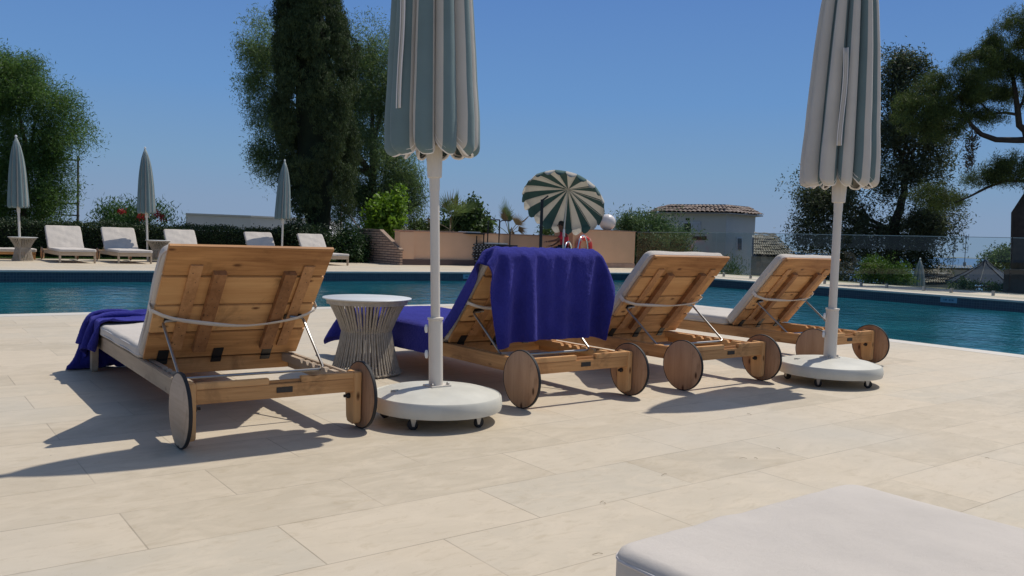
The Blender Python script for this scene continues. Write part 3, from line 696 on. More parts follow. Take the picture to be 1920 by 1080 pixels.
BARK = plain('bark', (.085, .06, .04), .9, 0, .3, 6, .6, 20); DBARK = plain('dark_bark', (.045, .033, .026), .9, 0, .3, 6, .6, 20)
def base_empty(name, p, label, cat, group=None): return empty(name, p, 0, label, cat, group)
def rel(blobs, p): return [(b[0]-p[0], b[1]-p[1], b[2]-p[2], *b[3:]) for b in blobs]
# --- left pepper tree
d = 33; p = at(40, 432, d); p.z = -.03
T = base_empty('pepper_tree', p, 'big bushy green tree at the left edge behind the hedge', 'tree')
bl = px_blobs([(-60, 260, 130, 150), (30, 180, 75, 60), (75, 200, 62, 58), (110, 240, 45, 52), (50, 300, 90, 80), (100, 330, 42, 60), (20, 380, 90, 50), (95, 385, 40, 35), (-40, 150, 80, 50), (20, 135, 50, 30)], d)
LM1 = leafmat('pepper_leaf', (.022, .06, .014), (.16, .26, .07), .45, .5)
leaf_cloud('crown', rel(bl, p), 3600, 62, (.14, .026), .19, LM1, T, droop=.5, seed=2, shell=.35)
mb = MB(); limb(mb, (0, 0, 0), rel(bl, p)[4][:3], .28, .12, 0)
for b in rel(bl, p)[:6]: limb(mb, rel(bl, p)[4][:3], b[:3], .1, .03, .05)
mb.build('trunk', BARK, T, smooth=True)
# utility pole behind it
p = at(146, 418, 36); zt = at(141, 293, 36).z; p.z = -.04
up_ = empty('utility_pole', p, math.radians(-30), 'slim grey utility pole with crossbars right of the left tree', 'pole')
MB().lathe([(.06, 0), (.045, zt+.04)], 10).build('pole', plain('pole_grey', (.13, .12, .11), .7), up_, smooth=True)
pg2 = plain('pole_grey2', (.16, .15, .14), .7)
for z, l in ((zt-.15, .9), (zt-2.0, .7), (zt-2.5, .7)): MB().box(-l, .06, -.03, .03, z, z+.06).build('crossbar', pg2, up_)
# --- tree behind the cypress
d = 37; p = at(690, 440, d); p.z = -.03
T = base_empty('eucalyptus_tree', p, 'broad light green tree with drooping leaves behind the cypress', 'tree')
bl = px_blobs([(500, 90, 55, 60), (485, 150, 38, 45), (500, 220, 40, 50), (540, 290, 55, 55), (520, 310, 35, 30), (690, 80, 55, 55), (720, 140, 70, 70), (700, 230, 85, 90), (700, 330, 75, 80), (745, 320, 50, 55), (650, 380, 60, 50), (770, 370, 22, 50), (735, 400, 30, 35), (620, 200, 90, 150, 1)], d)
LM2 = leafmat('euc_leaf', (.032, .060, .026), (.21, .29, .125), .5, .5)
leaf_cloud('crown', rel(bl, p), 4200, 58, (.15, .027), .19, LM2, T, droop=.6, seed=5, shell=.35)
mb = MB(); lo = rel(bl, p); limb(mb, (0, 0, 0), lo[8][:3], .3, .16, 0)
for b in (lo[0], lo[1], lo[3], lo[5], lo[6], lo[7]): limb(mb, lo[8][:3], b[:3], .14, .03, .05)
mb.build('trunk', BARK, T, smooth=True)
# bright creeper low at the right of it
d = 34; p = at(712, 440, d); p.z = -.03
T = base_empty('shrub', p, 'bright yellow-green leafy shrub above the brick stair wall', 'shrub')
bl = px_blobs([(715, 425, 22, 22), (735, 395, 20, 22), (700, 440, 16, 14)], d)
leaf_cloud('foliage', rel(bl, p), 260, 26, (.16, .10), .16, leafmat('lime_leaf', (.10, .20, .02), (.22, .34, .04), .4), T, seed=6)
mb = MB(); limb(mb, (0, 0, 0), rel(bl, p)[0][:3], .04, .02); mb.build('stem', BARK, T)
# --- cypress
d = 31.5; p = at(603, 470, d); p.z = -.03
T = base_empty('cypress_tree', p, 'tall dark columnar cypress behind the third distant parasol', 'tree')
m_ = PXM(d)
g = np.random.default_rng(9); bl = []
axis0 = at(600, 400, d)-p; axis1 = at(586, 0, d)-p
for i in range(330):
    t = g.random()**.85; z = axis0.z+.1+(12.2-axis0.z)*t
    cx = axis0.x+(axis1.x-axis0.x)*(z-axis0.z)/(axis1.z-axis0.z); cy = axis0.y+(axis1.y-axis0.y)*(z-axis0.z)/(axis1.z-axis0.z)
    R_ = float(np.interp(z, [0, .7, 1.3, 2.6, 5.5, 8.5, 10.5, 12.4], [.2, .55, 1.0, 1.42, 1.5, 1.38, .9, .1]))
    a = g.random()*2*PI; rr = R_*(.70+.26*g.random()); 
    bl.append((cx+rr*math.cos(a), cy+rr*math.sin(a), z, .30, .30, .52, 1))
CYM = leafmat('cypress_leaf', (.016, .030, .014), (.095, .13, .045), .25, .9, .7)
leaf_cloud('crown', bl, 16500, 22, (.075, .026), .05, CYM, T, seed=8, shell=.80, upright=1.0, keep=-1, clump=0)
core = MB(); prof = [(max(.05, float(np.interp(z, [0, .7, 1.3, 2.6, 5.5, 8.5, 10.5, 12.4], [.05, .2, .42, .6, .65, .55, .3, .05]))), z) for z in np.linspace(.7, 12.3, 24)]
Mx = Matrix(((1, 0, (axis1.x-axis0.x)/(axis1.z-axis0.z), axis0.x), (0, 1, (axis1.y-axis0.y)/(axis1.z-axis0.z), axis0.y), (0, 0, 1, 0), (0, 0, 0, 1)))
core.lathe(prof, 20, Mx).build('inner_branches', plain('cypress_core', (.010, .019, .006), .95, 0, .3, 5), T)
mb = MB(); mb.tube([(0, 0, 0), (-.03, 0, .8), (axis0.x, axis0.y, 1.8)], [.27, .22, .2], 10)
limb(mb, (.1, 0, 0), (axis0.x+.35, axis0.y, 1.6), .14, .1, 0)
mb.build('trunk', plain('cypress_bark', (.10, .075, .06), .9, 0, .25, 8, .5, 25), T, smooth=True)
# dark shrubs under the cypress
for k, (lst, lab, hi) in enumerate((([(655, 455, 26, 30), (640, 470, 20, 22), (660, 475, 18, 16)], 'dark glossy shrub between the cypress and the brick stair wall', (.05, .10, .025)),
        ([(560, 440, 22, 12), (590, 452, 16, 14)], 'low dark shrub against the white wall left of the cypress trunk', (.05, .08, .03)))):
    d = 29.5; p = at(lst[0][0], 485, d); p.z = -.03; T = base_empty('shrub', p, lab, 'shrub'); bl = px_blobs(lst, d)
    leaf_cloud('foliage', rel(bl, p), 520, 30, (.11, .045), .13, leafmat('shrub_leaf', (.012, .028, .010), hi, .2), T, seed=20+k)
    mb = MB(); limb(mb, (0, 0, 0), rel(bl, p)[0][:3], .04, .02); mb.build('stem', BARK, T)
# oleander
d = 30; p = at(260, 418, d); p.z = -.03
T = base_empty('oleander_bush', p, 'oleander bush with red flowers behind the hedge and second distant parasol', 'bush')
bl = px_blobs([(210, 405, 34, 20), (240, 408, 30, 18), (285, 408, 36, 17), (320, 412, 24, 14), (228, 395, 14, 16), (200, 398, 12, 12)], d)
leaf_cloud('foliage', rel(bl, p), 420, 16, (.17, .03), .15, leafmat('oleander_leaf', (.03, .07, .02), (.10, .19, .05), .3), T, seed=12, upright=.7)
FLR = leafmat('red_petals', (.30, .015, .02), (.50, .04, .05), .3)
bl2 = px_blobs([(265, 407, 6, 5), (302, 409, 4, 4), (228, 397, 3, 2), (294, 401, 3, 3)], d-1.0)
for q_, b_ in enumerate(rel(bl2, p)): leaf_cloud('flower', [b_], 8, 12, (.05, .045), .055, FLR, T, seed=13+q_, keep=-1, clump=0)
mb = MB()
for b in rel(bl, p)[:4]: limb(mb, (0, 0, 0), b[:3], .03, .012)
mb.build('stems', BARK, T)

# --- low white building beyond the hedge
def far_block(name, pts, ztop, zbot, depth, m, label, cat, cap=None, dirv=None):
    """pts: polyline of (px,py,dist) seen on the front; builds a prism going away from the camera"""
    P = [at(*q) for q in pts]; c = sum((Vector((q.x, q.y, 0)) for q in P), Vector())/len(P)
    root = empty(name, (c.x, c.y, zbot), 0, label, cat)
    fr = [Vector((q.x-c.x, q.y-c.y, 0)) for q in P]; bk = [v+FH*depth for v in fr]; poly = [(v.x, v.y) for v in fr]+[(v.x, v.y) for v in reversed(bk)]
    MB().prism(poly, 0, ztop-zbot, 'z').build('wall', m, root, bevel=.02)
    return root, fr, bk
WHT = plain('white_render', (.66, .65, .62), .8, 0, .04, 1.5); 
r_, fr, bk = far_block('white_building', [(348, 415, 40), (470, 410, 41), (606, 414, 44)], 1.62, -.03, 5, plain('grey_white_render', (.80, .78, .78), .85, 0, .05, 1), 'long low pale building behind the hedge left of the cypress', 'building')
mb = MB()
for i in range(2): 
    a, b = fr[i], fr[i+1]; n = (b-a).normalized(); q = Vector((-n.y, n.x, 0)); q = q if q.dot(FH) > 0 else -q
    mb.prism([((a-q*.06).x, (a-q*.06).y), ((b-q*.06).x, (b-q*.06).y), ((b+q*.25).x, (b+q*.25).y), ((a+q*.25).x, (a+q*.25).y)], 1.652, 1.74, 'z')
mb.build('roof_edge', WHT, r_)
far_block('white_building', [(722, 430, 37), (751, 430, 37)], at(735, 422, 37).z, -.03, 3, plain('pale_render', (.52, .52, .52), .85), 'small pale wall block seen between the brick stair wall and the orange wall', 'building')

# --- brick stair wall (plane x=13.94)
def brickm():
    m, nt, b = mat('ribbed_brick'); tc = nt.nodes.new('ShaderNodeTexCoord'); sep = nt.nodes.new('ShaderNodeSeparateXYZ'); nt.links.new(tc.outputs['Object'], sep.inputs[0])
    cmb = nt.nodes.new('ShaderNodeCombineXYZ'); nt.links.new(math_(nt, 'ADD', sep.outputs[0], sep.outputs[1]), cmb.inputs[0]); nt.links.new(sep.outputs[2], cmb.inputs[1])
    br = nt.nodes.new('ShaderNodeTexBrick'); nt.links.new(cmb.outputs[0], br.inputs['Vector'])
    for k, v in (('Scale', 1), ('Mortar Size', .016), ('Brick Width', .42), ('Row Height', .085)): br.inputs[k].default_value = v
    br.inputs['Color1'].default_value = (.50, .30, .20, 1); br.inputs['Color2'].default_value = (.62, .41, .28, 1); br.inputs['Mortar'].default_value = (.07, .045, .035, 1)
    c = mixc(nt, br.outputs['Color'], (.5, .34, .24), math_(nt, 'MULTIPLY', noise(nt, tc.outputs['Object'], 3, 4), .4)); nt.links.new(c, b.inputs['Base Color']); b.inputs['Roughness'].default_value = .9
    bump(nt, b, math_(nt, 'SUBTRACT', 1.0, br.outputs['Fac']), .8, .02); return m
BR = brickm()
bw = empty('brick_stair_wall', (13.94, 24.8, 0), 0, 'sloping brown brick wall of the garden steps left of the orange wall', 'wall')
poly = [(.0, 0), (0, .47), (1.45, 1.12), (3.2, 1.14), (3.2, 0)]
MB().prism(poly, 0, .10, 'x').build('brick_face', BR, bw)
cp = [(-.02, .472), (-.02, .53), (1.43, 1.18), (3.22, 1.20), (3.22, 1.142), (1.46, 1.122)]
MB().prism(cp, -.03, .12, 'x').build('coping', plain('brick_coping', (.30, .21, .15), .9), bw)
a = at(640, 382, 32); b = at(676, 432, 31)
st = empty('stair_handrail', (b.x, b.y, 0), 0, 'thin dark sloping handrail of the steps under the tree', 'handrail')
mb = MB(); mb.tube([(0, 0, 0), (0, 0, b.z), tuple(a-Vector((b.x, b.y, 0)))], .03, 6); mb.tube([(a.x-b.x, a.y-b.y, a.z), (a.x-b.x, a.y-b.y, 0)], .03, 6)
mb.build('rail', plain('rail_brown', (.10, .08, .07), .7), st)
# --- orange wall
ORG = plain('apricot_render', (.74, .445, .265), .85, 0, .06, 1.2, .15, 30)
ow = empty('orange_wall', (14.0, 25.0, 0), 0, 'low apricot rendered wall behind the pool with a brown tile skirting', 'wall')
MB().box(0, 8.2, 0, .3, .20, 1.15).build('render', ORG, ow)
MB().box(0, .55, -.08, -.001, .20, 1.12).build('end_pier', ORG, ow)
MB().box(-.04, 8.24, -.04, .34, 1.152, 1.19).build('coping', plain('apricot_coping', (.40, .25, .18), .85), ow)
skm, nt, b_ = mat('tile_skirting'); brx = nt.nodes.new('ShaderNodeTexBrick'); brx.offset = 0
tc = nt.nodes.new('ShaderNodeTexCoord'); sp = nt.nodes.new('ShaderNodeSeparateXYZ'); cm = nt.nodes.new('ShaderNodeCombineXYZ'); nt.links.new(tc.outputs['Object'], sp.inputs[0]); nt.links.new(sp.outputs[0], cm.inputs[0]); nt.links.new(cm.outputs[0], brx.inputs['Vector'])
for k, v in (('Scale', 1), ('Mortar Size', .01), ('Brick Width', .45), ('Row Height', .5)): brx.inputs[k].default_value = v
brx.inputs['Color1'].default_value = (.28, .15, .10, 1); brx.inputs['Color2'].default_value = (.46, .28, .20, 1); brx.inputs['Mortar'].default_value = (.10, .06, .05, 1); nt.links.new(brx.outputs['Color'], b_.inputs['Base Color']); b_.inputs['Roughness'].default_value = .7
MB().box(-.005, 8.2, -.09, .0, 0, .198).build('skirting', skm, ow)
pb = empty('orange_wall_block', (21.05, 24.2, 0), 0, 'taller apricot block at the right end of the orange wall, carrying the globe lamp', 'wall')
MB().box(0, 3.32, 0, 1.1, .18, 1.45).build('render', ORG, pb)
MB().box(-.03, 3.35, -.03, 1.13, 1.452, 1.485).build('coping', plain('apricot_coping2', (.42, .27, .19), .85), pb)
MB().box(-.02, 3.34, -.02, 1.12, 0, .178).build('skirting', plain('pale_skirt', (.42, .27, .20), .8, 0, .15, 4), pb)
gl = at(1139, 417, 33.6); gl_r = 15.5/PXM(33.6)
gp_ = empty('globe_lamp', (gl.x, gl.y, 1.486), 0, 'white opal globe lamp on top of the apricot wall block', 'lamp')
MB().lathe([(.13, 0), (.13, .03), (.09, .05), (.09, .10)], 20).build('lamp_base', plain('lamp_neck', (.14, .09, .07), .6), gp_, smooth=True)
gm, nt, b_ = mat('opal_glass'); b_.inputs['Base Color'].default_value = (.74, .68, .64, 1); b_.inputs['Roughness'].default_value = .25; b_.inputs['Subsurface Weight'].default_value = .3; b_.inputs['Subsurface Radius'].default_value = (.1, .1, .1)
MB().sphere((0, 0, gl.z-1.486), gl_r, 32, 20).build('globe', gm, gp_, smooth=True)
# life ring on the block
lr_c = Vector((21.05+.50, 24.2-.10, at(1100, 462, 32.4).z)); 
lr = empty('life_ring', tuple(lr_c), 0, 'red life ring with pale bands hanging on the apricot block', 'life ring')
RR = .31; mb = MB(); mb2 = MB()
def torus(mb, R_, r, a0, a1, seg=10, n=40, c=Vector((0, 0, 0))):
    pts = [c+Vector((R_*math.cos(a0+(a1-a0)*i/n), 0, R_*math.sin(a0+(a1-a0)*i/n))) for i in range(n+1)]; mb.tube(pts, r, seg, cap=False)
torus(mb, RR, .085, 0, 2*PI); mb.build('ring', plain('ring_red', (.62, .045, .045), .45), lr, smooth=True)
bnm = plain('ring_band', (.55, .28, .22), .5)
for k in range(4): mb2 = MB(); torus(mb2, RR, .089, PI/4+k*PI/2-.16, PI/4+k*PI/2+.16, n=5); mb2.build('band', bnm, lr, smooth=True)
mb3 = MB(); torus(mb3, RR+.10, .012, 0, 2*PI, 5); mb3.build('grab_rope', plain('ring_rope', (.5, .3, .25), .8), lr, smooth=True)
# pool ladder rails
def hoop(px0, px1, py_top, v, name, lab, grp, d0=.0):
    A = at(px0, 470, 1); 
    def onv(px, py, v):
        r = ray(px, py); t = v/r.y; return CAM+r*t
    a = onv(px0, 470, v); b = onv(px1, 470, v+.55); top = at(px0*.5+px1*.5, py_top, (a-CAM).dot(FH)).z
    root = empty('pool_ladder_rail', (a.x, a.y, 0), 0, lab, 'ladder rail', grp); dx, dy = b.x-a.x, b.y-a.y
    R_ = math.hypot(dx, dy)/2; pts = [(0, 0, -.9), (0, 0, top-R_)]
    for i in range(1, 12):
        an = PI*i/12; s_ = (1-math.cos(an))/2; pts.append((dx*s_, dy*s_, top-R_+R_*math.sin(an)))
    pts += [(dx, dy, top-R_), (dx, dy, .0)]
    MB().tube(pts, .024, 10).build('tube', M['chrome'], root, smooth=True)
    MB().lathe([(.05, .0015), (.05, .012), (.03, .02)], 16, Matrix.Translation((dx, dy, 0))).build('floor_flange', M['chrome'], root, smooth=True)
hoop(1057, 1073, 453, 20.2, 'r', 'left polished steel pool ladder rail on the far pool edge', 'pool ladder rails')
hoop(1083, 1102, 441, 19.8, 'r', 'right polished steel pool ladder rail in front of the life ring', 'pool ladder rails')
# ------------------------------------------------------------------ towels: draped cloth shapes (grid points stored as step differences)
CLOTH = {}
CLOTH['A'] = (62, 46, [-217,10,12,13,9,6,9,12,12,9,6,2,8,11,12,11,7,9,11,13,12,11,13,12,12,12,13,11,12,13,12,11,10,12,12,12,7,5,7,11,13,11,8,4,1,3,-2,0,0,-1,2,1,-2,0,0,1,0,1,-1,1,0,-1,0,0,1,0,-1,1,0,0,0,0,0,0,0,-1,1,0,0,0,1,-1,1,-1,1,1,-1,0,-1,0,0,1,-1,-1,0,0,0,1,0,-1,0,1,1,-1,1,-1,0,1,0,0,0,0,0,0,0,0,0,0,0,0,0,0,0,0,0,0,0,0,0,1,0,0,0,0,-1,-1,1,0,-2,1,-1,0,0,1,0,-1,0,1,0,1,
-1,0,1,-1,1,0,0,0,0,0,0,0,0,0,0,0,0,0,0,0,0,0,0,0,0,1,0,0,0,-1,1,-1,0,1,-1,-1,-1,1,0,1,0,-1,1,-1,1,1,0,0,-1,1,-1,1,0,0,0,0,0,0,0,0,0,0,0,0,0,0,0,0,0,0,1,-1,1,0,0,0,-1,-1,1,1,-2,0,0,-1,1,1,-1,1,-1,1,0,0,0,0,1,0,0,0,0,0,0,0,0,0,0,0,0,0,0,0,-1,1,1,0,-1,0,0,1,0,0,0,0,-1,0,1,1,-1,0,0,-1,0,0,1,-1,0,0,1,1,0,0,-1,0,1,0,0,0,0,0,0,0,
0,0,0,0,0,0,0,0,0,0,0,0,0,1,0,0,0,-1,-1,1,0,1,-2,1,-1,0,0,0,2,-1,-1,1,0,0,0,0,1,0,0,0,0,0,0,0,0,0,0,0,0,0,0,0,0,0,0,0,0,1,0,-1,1,0,0,-1,0,0,1,1,-1,0,-1,0,0,1,0,0,0,-1,1,1,0,0,-1,0,0,1,0,-1,1,0,0,0,0,0,-1,1,0,0,0,0,0,0,0,0,0,1,0,1,-1,0,-1,0,1,1,-2,0,1,-1,0,0,0,0,0,0,1,1,0,-1,1,0,0,0,0,0,0,0,0,0,0,0,0,0,0,0,0,0,0,0,0,0,
0,1,0,0,0,-1,-1,1,2,1,-2,1,0,-1,0,0,1,0,-1,1,0,0,0,1,-1,0,1,0,0,0,0,1,-1,0,0,0,0,0,0,0,0,-1,1,0,1,-1,1,-1,1,0,-1,0,-1,2,1,0,-2,0,1,0,-1,0,1,0,0,-1,1,1,0,-1,1,0,0,0,0,0,0,0,0,0,0,0,0,0,0,0,0,0,0,0,0,0,0,1,0,-1,1,-1,0,1,1,1,-3,1,1,-1,-1,1,0,1,-1,0,0,1,0,1,-1,0,1,0,0,0,0,0,0,0,0,0,0,0,-1,1,0,0,0,0,0,1,0,0,0,0,-1,-1,2,1,1,0,-2,0,
1,0,0,-2,1,1,0,0,0,0,0,0,1,0,-1,1,0,0,0,0,0,0,0,0,0,0,0,0,0,0,0,0,0,0,0,1,0,0,0,-1,1,1,1,0,-2,0,0,1,-1,0,0,0,1,-1,1,1,0,0,-1,0,1,0,0,0,0,0,0,0,0,0,0,0,0,0,0,0,0,1,-1,0,1,-1,1,0,-1,-1,2,2,0,0,-2,-1,1,1,-1,0,0,1,0,0,-1,1,0,0,1,0,0,0,0,0,0,0,-1,1,0,0,0,0,0,0,-1,1,1,-1,0,0,0,1,0,0,-1,1,1,2,-1,-1,-2,0,-1,2,0,-1,0,0,0,1,0,0,1,0,
-1,1,0,0,0,0,0,0,0,0,-1,1,0,0,0,0,0,0,0,0,0,0,1,0,0,0,-1,1,2,0,0,-3,-1,-1,0,0,1,-1,0,0,1,-1,0,1,0,0,1,-1,1,0,0,0,0,0,0,0,0,-1,1,0,0,0,0,0,0,0,0,0,0,1,0,-1,0,1,2,0,-2,-4,-1,-1,-1,0,2,-1,0,0,1,0,0,0,0,1,-1,1,0,0,0,0,0,0,0,0,0,0,0,0,0,0,0,0,0,0,0,0,0,0,0,1,-1,3,1,-2,-5,-5,-3,2,-1,-1,1,1,-1,1,-1,0,1,0,1,-1,1,0,0,0,0,0,0,0,0,0,0,0,
0,0,0,0,0,0,0,0,0,0,0,1,0,-1,2,2,-2,-5,-5,-3,-4,1,1,-1,0,1,0,-1,2,0,-1,0,1,1,-1,0,1,0,0,0,0,-1,1,0,0,0,0,0,0,0,0,0,0,0,0,0,0,0,1,-1,3,0,-5,-5,-4,1,-3,-1,1,1,0,1,-1,1,-1,1,0,-1,2,0,0,0,0,0,0,0,0,0,0,-1,1,0,-1,0,2,-2,2,0,-1,0,0,0,0,1,-1,2,0,-4,-4,-4,3,3,3,-4,-3,1,-3,3,1,1,0,0,0,0,1,0,0,0,0,0,0,0,0,0,0,0,0,1,-1,0,-1,2,-1,0,0,0,0,0,0,0,
0,0,2,-4,-4,4,3,4,10,-3,-5,-4,3,-2,1,0,0,0,0,1,-1,0,0,0,0,0,0,0,0,0,0,0,0,-1,2,-1,1,-2,1,0,0,0,0,0,0,0,0,0,0,-3,3,3,4,3,12,0,-2,-6,-5,1,0,-1,0,1,-1,0,1,-1,1,0,0,0,0,0,0,0,0,0,0,0,0,0,-1,2,-1,-1,1,0,0,0,0,0,0,0,-2,2,5,4,2,0,10,-1,0,-2,-3,-4,0,0,0,0,0,0,0,1,-1,0,0,0,0,0,0,0,0,0,0,0,-1,1,1,-1,0,1,-1,0,0,0,0,0,0,0,1,8,1,0,0,0,-1,0,-2,7,
0,-3,-1,-1,0,-1,1,1,-1,0,0,0,0,1,0,-1,1,0,0,0,0,0,1,0,-1,0,0,0,1,-1,0,1,0,0,1,0,-1,3,3,2,0,0,-9,2,4,-3,0,3,1,0,1,0,0,0,0,0,0,1,0,-1,0,1,0,0,0,0,0,0,0,0,0,0,1,0,-1,1,1,-1,0,0,0,0,1,-3,1,0,1,2,-12,0,1,3,4,2,0,1,-1,1,0,0,0,0,1,-1,0,1,0,0,-1,1,0,0,0,1,-1,0,0,1,-1,0,0,1,-1,0,1,0,0,1,1,-8,-3,1,1,1,-9,2,3,2,-2,2,1,0,1,-1,1,-1,0,1,-1,1,
0,-1,1,0,0,-1,1,0,0,0,0,0,1,-1,0,0,1,-1,1,0,0,0,0,-1,-1,0,-5,-2,0,-1,0,2,2,0,-2,-2,-1,1,-1,1,-1,0,1,-1,1,-1,1,0,-1,1,0,0,0,0,0,0,0,0,0,0,0,1,-1,0,0,0,0,0,0,0,0,0,-2,-5,-1,0,5,2,-1,-4,-2,0,0,-1,1,-1,1,0,0,0,-1,1,-1,1,0,-1,1,0,0,0,0,0,0,0,0,0,0,0,0,1,-1,1,-1,0,0,0,0,1,-1,-3,-4,-1,7,-1,-3,-4,1,0,0,0,-1,1,-1,1,-1,1,0,0,0,-1,1,0,0,0,-1,1,0,0,0,0,
0,0,0,0,0,0,0,-1,1,0,0,0,0,0,1,-1,-3,-3,6,-2,-3,-1,0,-1,1,0,0,0,0,0,0,-1,1,-1,1,0,0,0,-1,1,0,0,0,-1,1,0,0,0,0,0,0,0,0,1,-1,0,0,0,0,1,-1,0,-1,-2,4,-3,-1,-1,0,1,-1,1,0,0,0,-1,1,0,0,0,0,0,-1,1,0,0,0,0,0,0,0,0,0,0,0,0,0,0,0,-1,1,0,0,0,-1,1,1,0,-1,-1,2,-1,-1,0,0,0,0,0,0,-1,1,0,0,0,0,0,-1,1,0,0,0,0,0,-1,1,0,0,0,0,0,0,0,0,0,0,0,0,0,0,0,
1,-1,0,0,1,-2,2,-2,-1,1,0,0,0,-1,1,0,0,0,-1,1,-1,1,0,0,0,0,0,-1,1,0,0,0,0,0,-1,1,0,0,0,0,0,0,0,0,0,0,-1,1,0,0,0,0,0,0,0,0,0,-1,1,0,0,0,-1,1,0,0,0,0,0,0,0,-1,1,0,0,0,0,0,-1,1,0,0,0,0,0,-1,1,0,0,0,0,0,1,-1,0,1,-1,0,1,-1,0,0,0,0,0,0,-1,1,0,0,0,0,0,0,0,-1,1,0,0,0,0,0,-1,1,0,0,0,0,0,0,0,0,0,0,0,0,-1,1,-1,1,0,0,0,0,0,0,-1,1,0,0,
-1,1,0,0,0,0,0,-1,1,-1,1,0,0,0,0,0,-1,1,0,0,0,0,0,0,0,-1,1,0,0,0,0,0,1,-1,1,-1,0,0,0,0,0,0,0,0,0,0,0,0,0,0,0,-1,1,0,0,0,0,0,0,0,-1,1,0,0,0,0,0,0,0,-1,1,0,0,0,0,0,-1,1,-1,1,-1,1,0,0,0,0,0,-1,1,0,0,0,0,-1,1,-1,1,0,0,0,0,0,0,0,-1,1,0,0,0,0,0,0,0,-1,1,0,0,0,0,0,0,0,0,0,0,0,0,0,0,0,1,-1,0,0,0,0,0,-1,1,0,0,0,0,0,0,0,0,0,-1,1,
0,0,0,0,0,0,0,-1,1,0,0,0,0,0,-1,1,-1,1,0,0,0,0,0,0,0,0,0,0,0,0,0,-1,0,1,0,0,0,0,0,0,-1,1,-1,1,0,0,0,0,0,0,0,-1,1,0,0,0,0,0,-1,1,0,0,0,0,0,0,0,0,0,0,1,-1,0,0,1,-1,0,0,0,0,0,0,0,0,-1,1,0,0,0,0,0,0,0,0,0,-1,1,0,0,0,0,0,-1,1,0,0,0,0,0,0,0,-1,1,-1,1,0,0,1,-1,0,0,0,-1,1,0,0,-1,1,-1,1,0,0,0,0,0,0,0,0,0,-1,1,0,0,0,0,0,-1,1,0,0,
0,0,0,-1,1,-1,1,0,0,0,0,1,0,-1,0,0,0,0,0,0,0,0,0,0,0,0,0,0,0,0,0,-1,1,-1,1,0,0,0,0,0,-1,1,0,0,0,0,0,-1,1,0,0,0,0,0,0,0,0,0,0,1,-1,0,0,-1,0,0,1,0,0,0,0,0,0,0,0,0,0,0,0,0,0,0,0,0,-1,1,0,0,0,0,0,-1,1,0,0,0,0,0,-1,1,-1,1,0,0,1,0,0,-1,0,-1,0,1,0,0,0,0,0,0,0,0,0,-1,1,0,0,0,0,0,-1,1,0,0,0,0,0,-1,1,0,0,0,0,0,-1,1,0,0,0,0,0,1,
1,-1,-1,0,0,-1,0,0,1,0,0,0,0,0,0,-1,1,0,0,0,0,0,-1,1,0,0,0,0,0,-1,1,0,0,0,0,0,-1,1,0,0,0,0,0,0,-1,1,1,0,0,-1,-1,0,0,0,1,0,0,0,0,0,0,0,0,0,0,0,-1,1,0,0,0,0,0,-1,1,0,0,0,0,0,-1,1,0,0,0,-1,1,-1,1,-1,1,1,0,1,-1,-1,1,-2,-1,1,0,1,0,0,0,-1,1,0,0,0,0,0,0,0,0,0,0,-1,1,0,0,0,0,0,-1,1,0,0,0,-1,1,0,0,0,0,0,0,0,1,1,-1,-1,-1,0,0,0,1,0,0,-1,
1,0,0,0,0,0,-1,1,0,0,0,-1,1,0,0,0,0,0,0,0,0,0,0,0,0,0,0,0,0,0,-1,1,0,0,2,-1,0,-1,1,-1,-2,0,1,1,0,0,0,0,0,0,-1,1,0,0,0,-1,1,0,0,0,0,0,0,0,-1,1,0,0,0,0,0,0,0,0,0,0,0,0,-1,-2,3,1,-1,0,0,-1,-1,1,3,-2,0,0,0,0,-1,1,0,0,0,-1,1,0,0,0,0,0,0,0,-1,1,0,0,0,0,0,-1,1,0,0,0,-1,1,0,0,1,4,-4,-1,0,0,1,0,-1,-1,1,0,0,0,0,0,0,0,0,-1,1,0,0,0,0,0,
-1,1,-1,1,0,0,0,0,0,0,0,1,-1,0,0,0,0,0,0,-1,0,2,1,-2,-1,1,1,1,-1,-2,-2,2,0,1,-1,0,1,-1,1,0,-1,1,-1,1,-1,1,0,0,0,0,0,0,0,0,0,0,0,0,0,1,-1,0,1,-1,0,1,0,-1,0,-2,0,1,0,3,0,-2,-2,0,0,0,0,1,-1,0,0,0,1,-1,1,-1,1,0,0,0,0,0,0,0,0,0,0,0,0,0,0,0,0,1,-1,1,0,0,0,-1,-3,-1,2,2,1,2,1,-1,-4,0,0,0,0,0,0,1,-1,1,-1,1,0,0,0,-1,1,-1,1,0,0,0,0,0,0,0,1,-1,
1,-1,1,-1,1,0,0,0,0,-2,-4,1,1,2,1,2,2,-1,-2,-3,0,0,0,0,0,0,1,-1,1,0,-1,1,-1,1,0,0,0,0,0,0,0,0,1,-1,0,1,-1,1,-1,1,0,-1,1,-1,0,-4,-1,1,3,1,0,0,4,1,-2,-4,0,-1,1,0,0,0,0,1,-1,0,1,-1,1,0,-1,1,0,-1,1,0,0,0,0,0,0,0,0,0,1,0,0,0,0,1,-3,-4,1,3,1,0,0,0,0,2,0,-4,0,1,0,0,0,1,-1,0,1,0,-1,1,0,0,0,0,-1,1,0,0,0,0,0,1,-1,0,1,0,-1,1,-1,2,-1,1,-1,-1,0,0,
